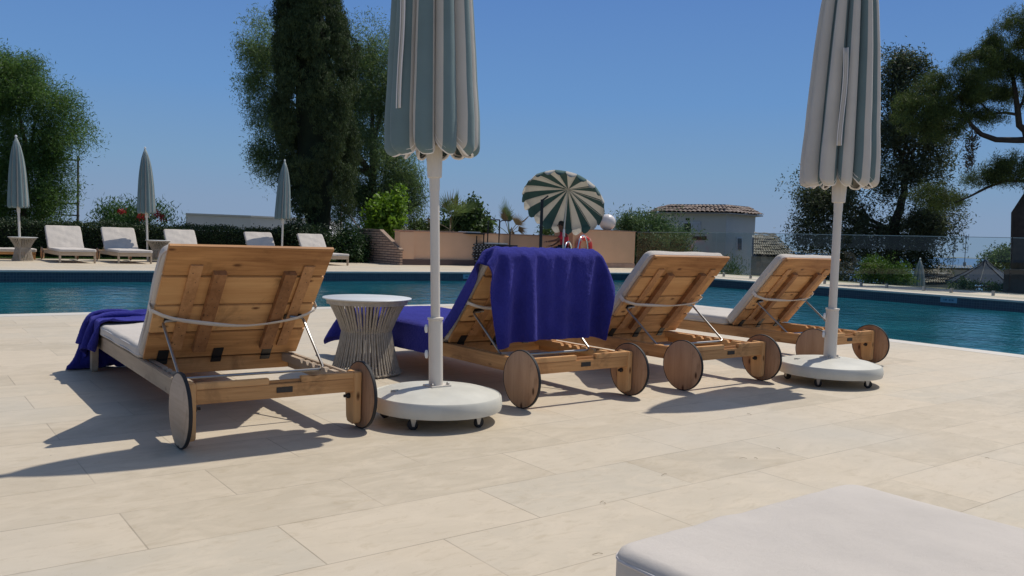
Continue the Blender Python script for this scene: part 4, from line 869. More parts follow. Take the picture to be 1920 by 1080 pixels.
0,0,144,-6,-2,3,7,11,8,5,-3,-7,-12,-12,-10,-5,2,7,10,9,5,0,-4,-4,-1,-2,-3,-1,2,5,4,0,-3,-5,-7,-4,1,6,10,11,10,6,0,-6,-9,-12,-12,-12,2,-1,-1,-2,0,-1,1,1,1,0,1,0,0,0,-1,0,1,-1,0,-1,0,1,0,0,0,0,0,0,0,0,1,-1,0,1,-1,0,0,0,0,-1,0,-1,0,0,0,0,2,0,-2,0,-2,0,0,0,2,1,0,0,0,0,0,0,-1,0,-1,1,0,0,0,1,-1,0,0,0,0,0,0,0,0,0,1,-1,0,0,-1,0,-1,1,-2,0,0,1,2,-1,0,-2,0,-2,1,1,1,0,
1,0,0,0,0,-1,1,0,-1,0,-1,0,2,-1,0,0,0,0,0,0,0,0,1,-1,0,1,-1,0,0,-1,0,-1,0,0,0,0,2,0,-1,-1,-2,0,0,0,1,2,0,0,0,0,-1,1,-1,0,0,-1,1,0,0,0,0,0,0,0,0,0,0,0,0,1,-1,0,0,0,0,-1,-1,0,0,0,0,0,2,0,-1,-1,-1,-1,0,1,1,0,1,0,0,-1,1,0,-1,0,0,0,-1,1,0,0,1,-1,0,0,0,0,0,0,1,-1,1,-1,0,0,-1,0,0,-2,0,0,1,0,2,0,-1,-1,-1,-1,0,0,1,1,1,0,0,0,0,-1,1,-1,0,-1,1,0,
0,1,-1,0,0,0,0,0,0,1,-1,1,-1,0,0,0,0,-1,-1,0,0,0,-1,2,2,0,0,-1,-1,-1,-1,1,0,1,1,0,0,0,0,0,-1,0,-1,0,0,1,0,0,0,0,0,0,0,0,0,0,0,0,1,-1,0,0,-1,0,-1,0,-1,0,1,1,1,1,0,-1,-2,-1,0,0,1,1,0,1,0,0,-1,0,1,-1,0,0,0,-1,1,0,0,0,0,0,0,0,0,0,1,0,-1,1,-1,-1,0,0,-1,0,0,0,1,0,2,1,-1,-1,-1,-1,-1,0,1,1,1,0,0,0,0,0,-1,0,0,-1,0,1,0,1,0,-1,0,-1,1,0,0,0,0,0,
0,0,0,0,0,-1,0,-1,0,0,0,2,1,1,1,-1,-1,-2,-1,0,1,1,0,1,0,0,0,0,-1,0,-1,0,1,0,1,-1,0,1,-1,0,0,0,0,0,0,1,0,-1,0,0,-1,0,-1,-1,0,1,1,2,0,2,0,0,-2,0,-2,0,0,1,2,0,0,0,0,-1,1,-1,0,0,-1,1,0,0,0,0,0,0,-1,1,0,0,1,-1,0,0,0,-1,0,-1,0,0,0,0,2,1,0,1,2,-1,0,-3,0,-1,1,0,1,1,0,0,0,0,-1,0,0,-1,1,0,0,0,0,0,0,0,0,0,-1,1,0,1,0,-1,0,0,-1,0,-2,0,0,2,1,2,
-1,2,1,1,-2,0,-2,0,-1,2,0,1,0,0,-1,1,0,-1,-1,0,1,0,0,1,0,-1,0,0,0,0,0,0,1,-1,0,1,-2,0,1,-2,0,0,0,1,3,2,-1,1,2,1,-1,-2,-1,-1,1,0,1,0,1,0,0,-1,0,0,0,0,-1,1,0,0,0,0,0,0,0,0,0,0,0,1,0,-1,0,0,-2,0,0,-1,2,1,2,2,-3,2,3,0,1,-2,-1,-1,-1,0,2,1,-1,1,1,-1,0,-1,-1,0,1,0,0,0,0,1,-1,0,0,0,-1,1,1,0,0,-1,0,-1,0,0,-1,0,1,2,3,2,-4,3,1,3,-1,-1,-1,-1,0,0,0,1,
1,0,0,0,-1,0,-1,0,1,0,1,-1,0,0,0,0,0,0,0,0,1,-1,1,-1,-1,0,0,-1,-1,1,1,4,2,2,-4,1,2,2,2,-1,-2,-1,-1,1,1,1,0,0,0,0,0,-1,-1,1,0,0,0,1,-1,0,0,-1,1,0,-1,1,0,1,1,-2,0,-1,0,-1,-1,1,4,3,3,1,-4,0,3,2,2,-1,-1,-1,-1,-1,1,1,0,1,1,-1,-1,-1,0,0,1,0,0,0,0,1,0,-1,0,-1,1,0,1,0,0,0,-2,0,-1,-1,1,2,4,3,2,0,-2,-2,0,4,2,1,-2,-1,-1,0,-1,2,1,1,0,-1,-1,0,0,0,1,-1,0,0,
1,0,-1,0,0,0,0,0,0,1,0,0,-1,-1,-1,0,1,4,4,3,-2,-5,2,-4,-2,2,3,2,-1,0,-3,-1,-1,3,1,1,0,-2,1,-1,-1,1,0,0,0,0,0,1,0,-1,0,0,-1,2,0,0,1,-1,-2,0,-2,1,3,7,3,-2,-4,1,7,-4,-5,-2,3,2,1,-1,-1,-3,0,0,5,4,-1,-2,-4,0,2,3,-1,-1,-2,0,2,1,2,-3,-3,0,3,1,0,0,-1,2,-2,-4,0,2,8,2,-1,-2,3,1,12,-2,-4,-6,-2,1,5,1,3,1,1,-2,4,-2,-2,4,-4,0,4,-1,-2,3,-4,0,4,-3,1,2,-4,0,4,-3,2,1,-4,0,
4,-4,0,4,-1,0,-1,2,-1,0,9,2,1,-2,-2,2,1,-1,0,1,-1,1,0,-1,2,-1,1,0,-1,-1,2,-1,1,0,-1,1,-2,1,1,0,-1,1,-2,1,1,0,-1,1,0,-1,0,0,1,-1,-2,-5,0,3,5,5,-1,-2,2,-1,0,1,1,0,-1,1,0,-1,1,0,-1,1,0,-1,1,0,-1,1,0,-1,1,0,-1,1,0,-1,1,0,-1,0,1,-1,0,0,-2,-4,-4,-4,9,0,-1,1,3,2,-2,1,0,-1,0,1,-2,1,0,-1,1,0,-1,1,0,-1,1,0,-1,1,0,-1,2,0,-2,1,1,-2,2,0,-2,3,-1,-2,0,-6,-4,-2,-1,2,13,0,
0,0,-1,1,-2,2,-1,0,1,-1,1,0,0,1,-1,0,1,-1,0,1,-1,0,1,-1,0,1,-2,0,2,-1,-1,2,-2,0,2,-2,0,2,-2,0,-2,-2,0,-1,8,2,2,-1,1,1,2,-1,0,-1,-1,1,0,0,0,0,0,0,0,0,0,0,0,0,0,0,0,0,0,0,0,0,0,0,0,0,0,1,0,-1,0,-1,0,1,0,0,2,2,2,3,3,1,-1,1,-1,1,0,0,0,0,0,0,0,0,0,0,0,0,0,0,0,0,0,0,0,0,0,0,0,0,1,0,0,-1,0,1,-2,-5,-3,2,1,2,10,1,1,0,1,3,0,-3,0,-1,-1,0,0,-1,
0,0,1,0,0,0,0,0,0,0,0,0,0,0,0,0,0,0,0,0,-1,0,0,1,0,0,0,-2,-3,-6,0,2,11,-1,-2,0,2,-1,0,0,0,-1,1,-1,0,1,0,0,-1,0,0,0,0,0,0,0,0,0,0,0,0,0,0,0,0,0,1,0,0,-1,0,1,0,0,0,-3,-5,-3,6,-3,1,4,1,0,0,0,-1,1,-1,1,0,-1,0,0,1,0,0,0,0,0,0,0,0,0,0,0,0,0,0,0,0,0,-1,0,1,0,0,0,-1,1,-1,0,-2,-4,1,3,3,1,1,0,-1,1,0,-1,1,-1,0,0,1,0,-1,0,0,0,0,0,0,0,0,0,
0,0,0,0,0,0,1,0,0,0,-1,0,1,-1,1,0,0,0,-1,-2,4,3,1,0,0,1,1,-2,1,0,-1,1,0,0,-1,0,0,1,0,0,0,0,0,0,0,0,0,0,0,0,0,0,-1,0,0,1,0,0,-1,1,-1,0,0,0,0,-1,6,2,1,0,-1,0,0,1,-1,0,1,-1,0,0,1,0,0,-1,0,0,0,0,0,0,0,0,0,0,0,0,1,0,0,0,0,-1,0,0,1,-1,1,0,0,0,0,-1,8,0,0,0,1,0,0,0,0,0,-1,1,0,0,-1,0,0,0,1,0,0,0,0,0,0,0,0,0,0,0,-1,0,0,0,1,0,0,0,
0,0,-1,0,0,0,0,1,8,0,0,0,0,0,0,0,0,0,1,-1,0,0,0,1,0,0,-1,0,0,0,0,0,0,0,0,0,0,0,1,0,0,0,-1,0,0,1,-1,0,1,-1,1,0,-1,0,8,0,0,1,0,0,0,0,0,0,-1,0,1,0,0,-1,0,0,0,1,0,0,0,0,0,0,0,0,0,0,-1,0,0,0,1,0,0,-1,1,0,-1,1,-1,0,1,-1,8,0,1,-1,0,0,0,0,0,0,1,0,-1,0,0,0,1,0,0,-1,0,0,0,0,0,0,0,0,0,0,0,1,0,0,-1,0,0,1,-1,0,1,-1,0,0,0,1,8,0,0,0,
0,1,0,0,0,0,-1,0,1,0,0,0,-1,0,0,0,0,1,0,0,0,0,0,0,0,0,0,-1,0,0,0,1,0,-1,0,1,-1,1,0,0,-1,0,8,1,-1,0,0,0,0,0,0,0,1,0,-1,0,0,0,0,1,0,0,0,-1,0,0,0,0,0,0,0,0,0,0,1,0,0,-1,0,0,1,-1,1,-1,0,0,1,0,8,0,0,1,0,0,0,0,0,0,-1,0,0,0,1,0,0,-1,0,0,0,0,0,1,0,0,0,0,0,0,0,0,-1,0,0,0,1,0,-1,1,-1,0,0,0,0,0,9,-1,0,0,0,0,0,0,0,0,0,0,1,0,-1,0,
0,0,0,1,0,0,0,-1,0,0,0,0,0,0,0,0,0,0,1,0,-1,0,1,-1,0,1,0,0,0,0,8,0,1,-1,0,0,1,0,0,0,0,0,-1,0,0,1,0,0,0,-1,0,0,0,0,0,0,0,1,0,0,0,0,0,0,-1,0,0,1,-1,0,1,-1,0,0,0,0,8,1,-1,0,0,1,-1,0,0,0,0,0,0,1,0,-1,0,0,0,0,0,0,1,0,0,0,0,-1,0,0,0,0,0,0,0,1,0,-1,0,1,-1,1,0,0,0,0,9,-1,0,1,0,-1,0,0,0,0,0,1,0,-1,0,0,0,0,1,0,0,0,-1,0,0,0,0,0,
0,0,0,1,0,0,0,-1,0,0,1,-1,1,-1,0,1,0,0,9,0,0,-1,0,0,1,-1,1,0,0,-1,0,0,0,1,0,0,-1,0,0,0,0,0,0,0,1,0,0,0,0,-1,0,0,0,0,0,1,-1,0,0,1,0,-1,1,0,9,-1,0,0,0,0,0,1,-1,0,0,0,0,1,0,-1,0,0,0,0,1,0,0,0,0,0,-1,0,0,0,0,0,0,0,0,1,0,-1,0,0,0,0,1,0,0,0,8,1,0,0,-1,1,-1,0,0,0,0,1,0,-1,0,0,0,0,1,0,-1,0,0,0,0,0,0,0,0,0,0,1,0,0,0,-1,0,0,0,1,
0,0,0,0,0,0,10,-1,0,-1,1,-1,1,-1,0,1,0,-1,0,0,0,1,0,0,-1,0,0,0,0,0,0,1,0,0,0,0,0,-1,0,0,0,0,0,0,0,0,0,1,-1,1,0,1,9,0,-1,1,-1,0,0,1,0,-1,0,0,0,1,0,-1,0,0,0,0,0,1,0,0,0,-1,0,0,0,0,0,0,0,0,0,0,0,1,0,-1,0,1,1,-1,0,1,10,-1,0,0,0,-1,0,0,0,0,0,0,1,-1,0,0,0,0,1,0,0,-1,0,0,0,0,0,0,0,0,0,0,1,0,0,0,0,-1,0,0,0,1,0,1,0,0,10,0,0,-1,0,-1,
0,0,0,0,1,0,-1,0,0,0,1,0,-1,0,0,0,0,0,0,0,0,1,0,0,0,0,-1,0,0,0,0,0,0,0,1,-1,1,0,1,0,10,0,-1,0,-1,0,0,0,0,1,-1,0,0,0,1,0,-1,0,0,0,0,0,1,0,0,0,0,-1,0,0,0,0,0,0,0,0,0,0,2,1,-3,0,2,0,0,1,10,0,0,0,-4,3,1,0,-1,-1,0,0,0,1,-1,0,0,0,0,0,1,0,-1,0,0,0,0,0,0,0,0,0,0,0,0,0,0,2,-1,-1,3,0,-1,0,1,-1,11,0,-1,0,-1,-2,-1,0,2,0,0,0,1,-1,0,0,0,1,
0,0,-1,0,0,0,0,1,0,0,0,0,0,0,0,0,0,0,-1,-2,-1,0,0,5,0,1,0,0,11,-1,1,-1,2,-3,-1,1,0,1,1,0,0,0,0,1,0,-1,0,0,1,0,0,0,0,-1,0,0,1,0,0,0,0,0,0,-1,1,0,-1,-1,1,0,0,0,0,0,11,1,0,0,0,0,1,0,0,0,0,0,-1,1,0,-1,1,0,0,0,-1,1,0,0,0,0,0,0,-1,0,1,0,0,-1,0,1,0,-1,1,0,-1,-1,1,0,-1,1,11,0,0,0,1,0,0,1,0,0,-1,1,0,0,0,0,-1,1,0,0,0,-1,0,1,0,0,0,0,0,0,
-1,0,0,1,0,0,0,0,-1,0,1,-1,-1,0,0,0,11,0,0,0,0,1,1,-1,0,0,1,-1,1,-1,1,0,0,-1,1,0,0,0,0,-1,1,0,0,0,0,0,0,0,0,0,0,0,-1,1,0,-1,0,-1,0,0,1,0,11,0,-1,0,2,1,0,0,0,0,0,0,0,0,-1,1,0,0,-1,1,0,0,0,0,-1,0,1,0,0,0,0,0,0,0,0,-1,1,-1,0,1,-1,-2,0,1,0,0,11,0,1,-1,0,1,0,1,0,0,-1,1,-1,1,0,-1,1,0,0,-1,0,1,0,0,0,0,-1,0,0,1,0,0,0,-1,0,1,0,0,0,-1,-1,1,
0,0,-1,0,156,2,2,3,2,3,2,2,2,1,1,1,1,1,1,0,-1,0,0,0,0,0,0,0,0,0,0,0,0,0,0,0,1,0,-1,0,0,0,-1,0,-1,-2,-2,-2,-3,-2,12,1,0,-1,1,-1,1,0,-1,1,0,0,0,0,-1,0,1,0,0,0,0,0,0,0,0,0,0,0,0,0,0,0,-1,0,1,0,0,0,0,0,-1,1,-1,0,1,0,13,-1,1,0,-1,1,-1,0,1,0,0,0,0,0,0,0,0,0,0,0,0,0,0,0,0,0,0,0,0,0,0,0,0,0,0,0,0,-1,1,-1,1,-1,1,0,-1,0,13,0,-1,1,0,-1,1,0,
0,-1,1,0,0,0,0,0,0,0,0,0,0,0,0,0,0,0,0,0,0,0,0,0,0,0,0,0,-1,1,0,0,0,0,0,-1,1,0,12,1,0,-1,0,1,-1,1,0,0,-1,0,0,0,1,0,0,0,0,0,-1,0,0,0,0,1,0,0,0,0,0,0,0,0,0,0,0,0,0,0,-1,1,-1,1,0,0,13,-1,1,0,0,0,0,-1,0,1,0,0,0,0,0,0,0,0,0,0,0,0,0,0,0,-1,1,0,0,0,0,0,0,0,0,0,0,0,0,0,0,-1,1,0,-1,0,12,1,-1,1,0,-1,1,0,0,0,0,0,0,0,0,0,0,-1,1,-1,
1,0,0,0,0,0,-1,0,0,1,0,0,0,0,0,-1,1,0,-1,1,0,0,0,-1,1,0,13,-1,1,-1,1,0,0,0,0,0,0,0,0,0,0,0,0,1,-1,0,0,0,0,0,0,0,0,0,1,-1,0,0,0,0,0,0,0,0,0,0,0,0,0,0,0,0,13,0,0,0,0,0,-1,1,0,-1,1,0,0,0,-1,1,-1,0,0,1,0,0,0,0,0,0,0,0,-1,0,0,1,0,0,0,0,0,0,0,-1,1,0,-1,1,-1,0,12,1,-1,1,-1,1,0,0,0,1,-1,0,0,0,1,-1,1,0,0,-1,0,0,0,0,0,0,0,0,1,0,0,-1,
0,0,0,0,0,0,0,0,0,0,0,0,0,0,13,-1,1,0,0,0,0,-1,0,0,1,0,0,0,0,0,-1,0,0,1,0,0,0,0,0,0,0,0,-1,0,1,0,0,0,0,0,0,0,0,0,0,-1,1,-1,1,0,13,0,0,0,0,0,0,0,1,-1,0,0,0,0,0,0,1,0,0,0,-1,0,0,0,0,1,0,0,0,0,-1,0,0,0,0,1,-1,0,1,0,-1,0,0,0,0,-1,12,1,-1,0,1,-1,1,0,-1,1,0,0,0,0,0,0,0,0,0,-1,1,0,0,0,0,-1,0,1,0,0,0,0,0,0,0,-1,1,0,0,-1,0,1,-1,1,
-1,0,13,0,0,0,0,1,-1,0,1,-1,0,0,0,0,0,0,0,0,0,1,0,0,0,0,0,0,0,-1,0,0,0,0,0,0,0,1,0,-1,0,1,0,-1,0,0,0,-1,13,-1,1,0,0,-1,1,0,-1,1,0,0,0,0,0,0,0,0,0,0,0,0,0,0,0,0,0,0,0,0,0,0,0,0,0,0,-1,1,0,0,0,0,0,-1,0,0,12,1,0,0,0,1,-1,0,1,0,-1,1,0,0,-1,0,0,0,0,0,0,0,0,0,0,0,0,0,0,0,0,0,0,0,0,0,1,0,-1,0,0,0,0,0,-1,0,12,0,0,0,0,0,1,0,-1,0,
1,0,0,0,0,0,0,0,0,0,0,0,0,0,0,0,0,0,0,0,0,0,0,0,0,0,0,0,0,0,0,0,0,-1,0,-2,12,1,0,0,0,1,0,0,0,0,0,-1,0,0,1,0,-1,0,0,0,0,0,0,0,0,0,0,1,-1,0,1,-1,0,1,-1,0,0,0,1,0,-1,0,0,-1,-2,-2,13,-1,1,0,0,0,-1,1,0,0,0,0,0,0,0,0,0,0,0,0,0,0,0,0,0,0,0,-1,1,0,-1,1,0,0,0,0,0,0,0,0,0,0,-1,-1,-3,-2,12,0,0,1,0,0,1,-1,0,0,0,1,1,-1,-1,0,1,0,0,0,0,0,
-1,0,1,0,0,0,0,0,0,0,0,-1,0,1,0,0,-1,1,0,-1,-2,-3,-2,-1,12,1,-1,0,1,0,0,0,0,0,-1,1,-1,1,0,0,0,0,0,0,0,0,0,0,0,0,0,0,0,0,0,0,0,0,0,0,0,-1,1,0,0,-2,-4,-1,-1,0,10,2,1,0,0,0,1,-1,0,1,0,-2,3,-4,1,2,-2,0,2,-2,0,2,-1,0,1,-2,0,2,-2,0,2,-2,0,2,-1,-1,2,-1,0,2,-4,-4,-1,-1,1,0,5,3,3,1,0,2,0,-2,-1,0,-2,2,-6,3,1,-4,6,0,-6,2,3,-5,6,0,-6,5,-3,-2,6,0,-6,5,-3,-2,
5,0,-5,5,0,-5,2,-1,0,-1,0,0,-2,3,4,4,2,-2,-4,3,0,-3,3,-1,-1,2,-2,0,-2,0,2,2,-3,1,-2,0,2,-1,3,-2,-2,0,2,-1,3,-2,-1,0,1,-1,0,1,0,-1,0,1,0,1,-4,0,1,4,4,3,-2,1,0,-2,-3,1,2,-5,1,4,-4,0,4,-4,0,4,-4,0,4,-4,0,4,-4,0,4,-4,0,4,-4,0,4,-1,-3,4,-1,1,1,0,1,0,-2,0,0,-1,2,2,4,-6,3,4,-4,0,4,-1,-1,2,-3,1,2,-2,0,2,-3,0,3,-2,0,2,-2,-1,3,-2,0,2,-2,-1,3,-5,2,3,0,2,-1,1,0,0,
-1,0,1,-2,0,3,4,-3,-6,1,4,-3,-1,1,1,-2,2,0,-2,1,0,-1,2,1,-3,1,0,-1,2,0,-2,2,-1,-1,2,0,-2,2,0,-3,2,4,3,0,0,0,2,-1,-1,2,-1,-3,-3,4,-1,-1,0,1,-2,2,0,-2,2,-1,-1,2,0,-2,2,-1,-1,2,0,-2,1,1,-2,1,1,-2,1,1,-2,1,0,-1,0,-1,0,1,2,1,5,0,-1,-2,-2,-3,-2,2,3,-2,1,-1,0,1,-1,0,0,0,0,0,0,0,0,0,-1,1,0,-1,1,0,-1,1,0,-1,1,0,-1,1,1,-1,-2,-6,0,1,0,1,1,-2,-3,-2,0,2,-1,-1,-1,0,-1,0,
-1,0,0,0,1,0,-1,1,0,-1,0,0,0,0,0,0,0,0,0,0,0,0,0,0,0,0,-1,0,0,2,-1,-1,0,0,-6,-2,-1,0,0,-2,1,0,1,-1,0,0,0,0,0,0,0,0,0,0,0,0,1,-1,0,0,0,0,0,0,0,0,0,0,0,0,0,0,0,0,1,0,0,0,0,0,-11,0,0,1,0,-1,0,1,-1,0,1,0,0,0,0,0,0,-1,0,0,0,0,0,1,0,0,0,0,0,0,0,0,0,0,0,-1,0,0,1,-1,0,1,0,0,0,0,-10,0,0,0,0,0,0,-1,1,0,0,0,0,0,0,0,0,1,-1,0,0,0,0,0,
0,0,0,0,0,0,0,0,0,0,0,1,-1,0,0,0,0,0,0,1,-1,0,-11,0,1,0,0,-1,0,1,-1,1,0,-1,1,0,0,0,-1,0,1,0,0,0,0,0,0,0,0,0,0,0,0,0,-1,0,0,0,1,0,-1,0,1,0,0,0,0,0,-10,0,0,0,-1,1,0,0,0,0,0,0,0,0,0,0,0,0,0,0,0,0,0,0,0,0,0,0,0,0,0,0,1,-1,0,0,0,0,0,0,0,1,0,-1,1,-1,-11,1,0,0,0,0,-1,0,1,0,0,0,0,0,0,-1,1,0,0,0,0,0,0,0,0,0,0,0,-1,0,0,0,0,1,0,0,
0,-1,1,0,0,-1,1,0,0,0,-10,0,0,0,0,0,0,0,0,0,0,0,0,0,0,1,-1,0,0,0,0,0,0,0,0,0,0,0,1,0,-1,0,0,0,0,0,0,0,0,0,0,1,-1,0,0,1,-10,0,0,-1,0,1,0,0,0,0,-1,1,0,0,0,-1,1,0,0,0,0,0,0,0,0,-1,0,0,0,0,1,0,0,0,0,0,-1,1,0,0,0,0,0,0,0,0,-10,0,0,0,0,0,0,0,0,0,0,0,0,0,0,1,-1,0,0,0,0,0,0,0,0,1,0,-1,0,0,0,0,0,0,0,0,0,0,0,0,0,0,0,1,-1,0,-10,0,
0,0,0,-1,1,0,0,0,0,0,0,0,0,-1,1,0,0,0,0,0,0,0,-1,0,0,1,0,0,0,0,0,0,0,-1,1,0,-1,1,0,0,0,0,0,0,-10,0,0,0,0,0,0,0,0,0,0,0,0,0,0,1,-1,0,0,0,0,0,0,0,1,0,-1,0,0,0,0,0,0,0,0,1,-1,0,1,-1,0,0,0,0,0,0,-11,0,0,1,0,0,0,0,0,-1,1,0,0,0,0,-1,1,0,0,0,0,0,0,0,-1,0,1,0,0,0,0,0,0,0,0,-1,1,0,0,0,0,0,0,0,0,0,-10,0,1,-1,0,0,0,0,0,1,-1,0,0,0,
0,1,-1,0,0,0,0,0,0,0,1,0,-1,0,0,0,0,0,0,0,0,1,-1,0,0,0,0,0,1,-1,0,0,-10,0,-1,1,0,0,0,0,0,0,0,0,0,0,0,0,0,0,0,0,0,0,0,0,0,-1,1,0,0,0,0,0,0,0,0,-1,1,0,0,0,0,0,0,0,0,0,-10,0,0,0,0,0,0,0,0,0,1,-1,0,0,0,0,0,0,0,0,0,0,0,0,0,1,-1,0,0,0,0,0,0,0,0,1,-1,0,0,0,1,0,-1,0,1,-1,-10,0,0,0,0,0,0,0,0,0,0,0,0,0,0,0,0,0,0,0,0,0,0,0,0,0,
0,0,0,0,0,0,0,0,0,0,0,0,0,1,-1,0,0,1,-1,0,-10,0,1,-1,0,1,-1,0,0,0,0,1,-1,0,0,0,1,-1,0,0,0,0,0,0,0,0,1,0,-1,0,0,0,0,0,0,0,1,-1,0,0,0,1,0,-1,0,1,-10,0,0,0,0,0,0,0,0,0,0,0,0,0,0,0,0,1,-1,0,0,0,0,0,0,0,0,0,0,0,0,0,0,0,0,0,0,1,-1,0,1,-1,0,0,1,-1,-10,0,0,1,-1,0,1,-1,0,0,0,0,1,-1,0,0,0,0,1,-1,0,0,0,0,0,0,0,0,1,0,-1,0,0,0,0,0,0,0,
1,-1,0,1,0,0,-1,1,-10,1,-1,0,1,-1,0,0,0,0,0,0,0,0,0,0,0,0,0,0,0,0,0,0,0,0,0,0,0,0,1,-1,0,0,0,0,0,0,0,0,0,1,0,0,0,-1,-9,-1,1,0,-1,0,0,1,0,-1,0,0,0,1,-1,0,0,0,0,1,-1,0,0,0,0,0,0,0,0,0,0,1,0,0,-1,0,0,0,0,1,0,-1,1,0,0,0,-10,1,0,0,0,0,-1,0,0,1,-1,0,0,0,0,0,0,0,0,0,1,-1,0,0,0,0,0,0,0,0,0,0,0,0,1,0,0,-1,0,0,0,1,0,0,0,0,-8,-1,0,0,
0,-1,0,0,0,0,1,-1,0,0,1,-1,0,0,0,0,0,1,0,-1,0,0,0,0,0,0,0,0,0,0,0,0,0,1,0,0,0,0,1,-1,0,1,-9,0,0,0,0,-1,1,-1,0,0,0,0,0,0,0,1,-1,0,0,0,0,0,0,1,-1,0,0,0,0,0,0,0,0,0,0,0,0,0,2,0,-1,-1,1,0,1,0,-8,0,0,0,-4,3,1,0,-1,-1,0,1,-1,0,0,0,1,-1,0,0,0,0,0,0,1,0,0,-1,0,0,0,0,0,0,0,0,0,2,-1,0,2,2,-2,0,-1,0,-8,0,-1,1,-1,0,-2,0,1,0,0,0,1,-1,0,0,
0,1,0,-1,0,0,0,0,0,0,0,1,0,0,0,0,0,-1,0,0,1,-2,-1,1,-1,5,0,-1,1,-1,-7,0,0,1,4,-9,1,1,0,1,1,0,0,1,0,0,0,0,0,1,0,0,0,0,0,0,0,0,0,0,0,0,0,1,0,-1,-1,0,0,-1,1,0,-1,1,0,-1,-7,1,0,0,3,2,1,0,0,0,-1,0,0,0,0,0,0,0,0,0,0,0,0,0,0,0,0,0,0,0,0,0,0,0,0,1,0,0,0,0,2,-6,-2,1,-1,-1,-7,1,1,-1,1,7,-1,0,0,0,0,0,0,0,0,0,0,0,0,0,0,0,0,0,0,0,0,0,
0,0,0,0,0,0,0,0,0,0,0,0,-3,-3,0,0,-1,0,-7,1,1,-1,1,3,2,-1,0,0,1,0,0,0,0,0,0,0,0,0,0,0,0,0,0,0,0,0,0,-1,0,0,0,0,0,0,0,0,0,0,-2,-2,0,-1,-1,1,-6,-1,1,1,0,2,2,1,0,0,-1,0,0,0,0,0,0,0,0,0,0,0,0,0,0,0,0,0,0,1,0,0,0,0,0,0,0,0,0,0,-5,0,0,-1,0,0,-7,1,0,1,0,2,3,0,0,0,0,0,0,0,0,0,0,0,0,0,0,0,0,0,0,0,0,0,0,0,0,0,0,0,0,0,0,0,0,-1,
-3,-1,0,-1,1,-1])
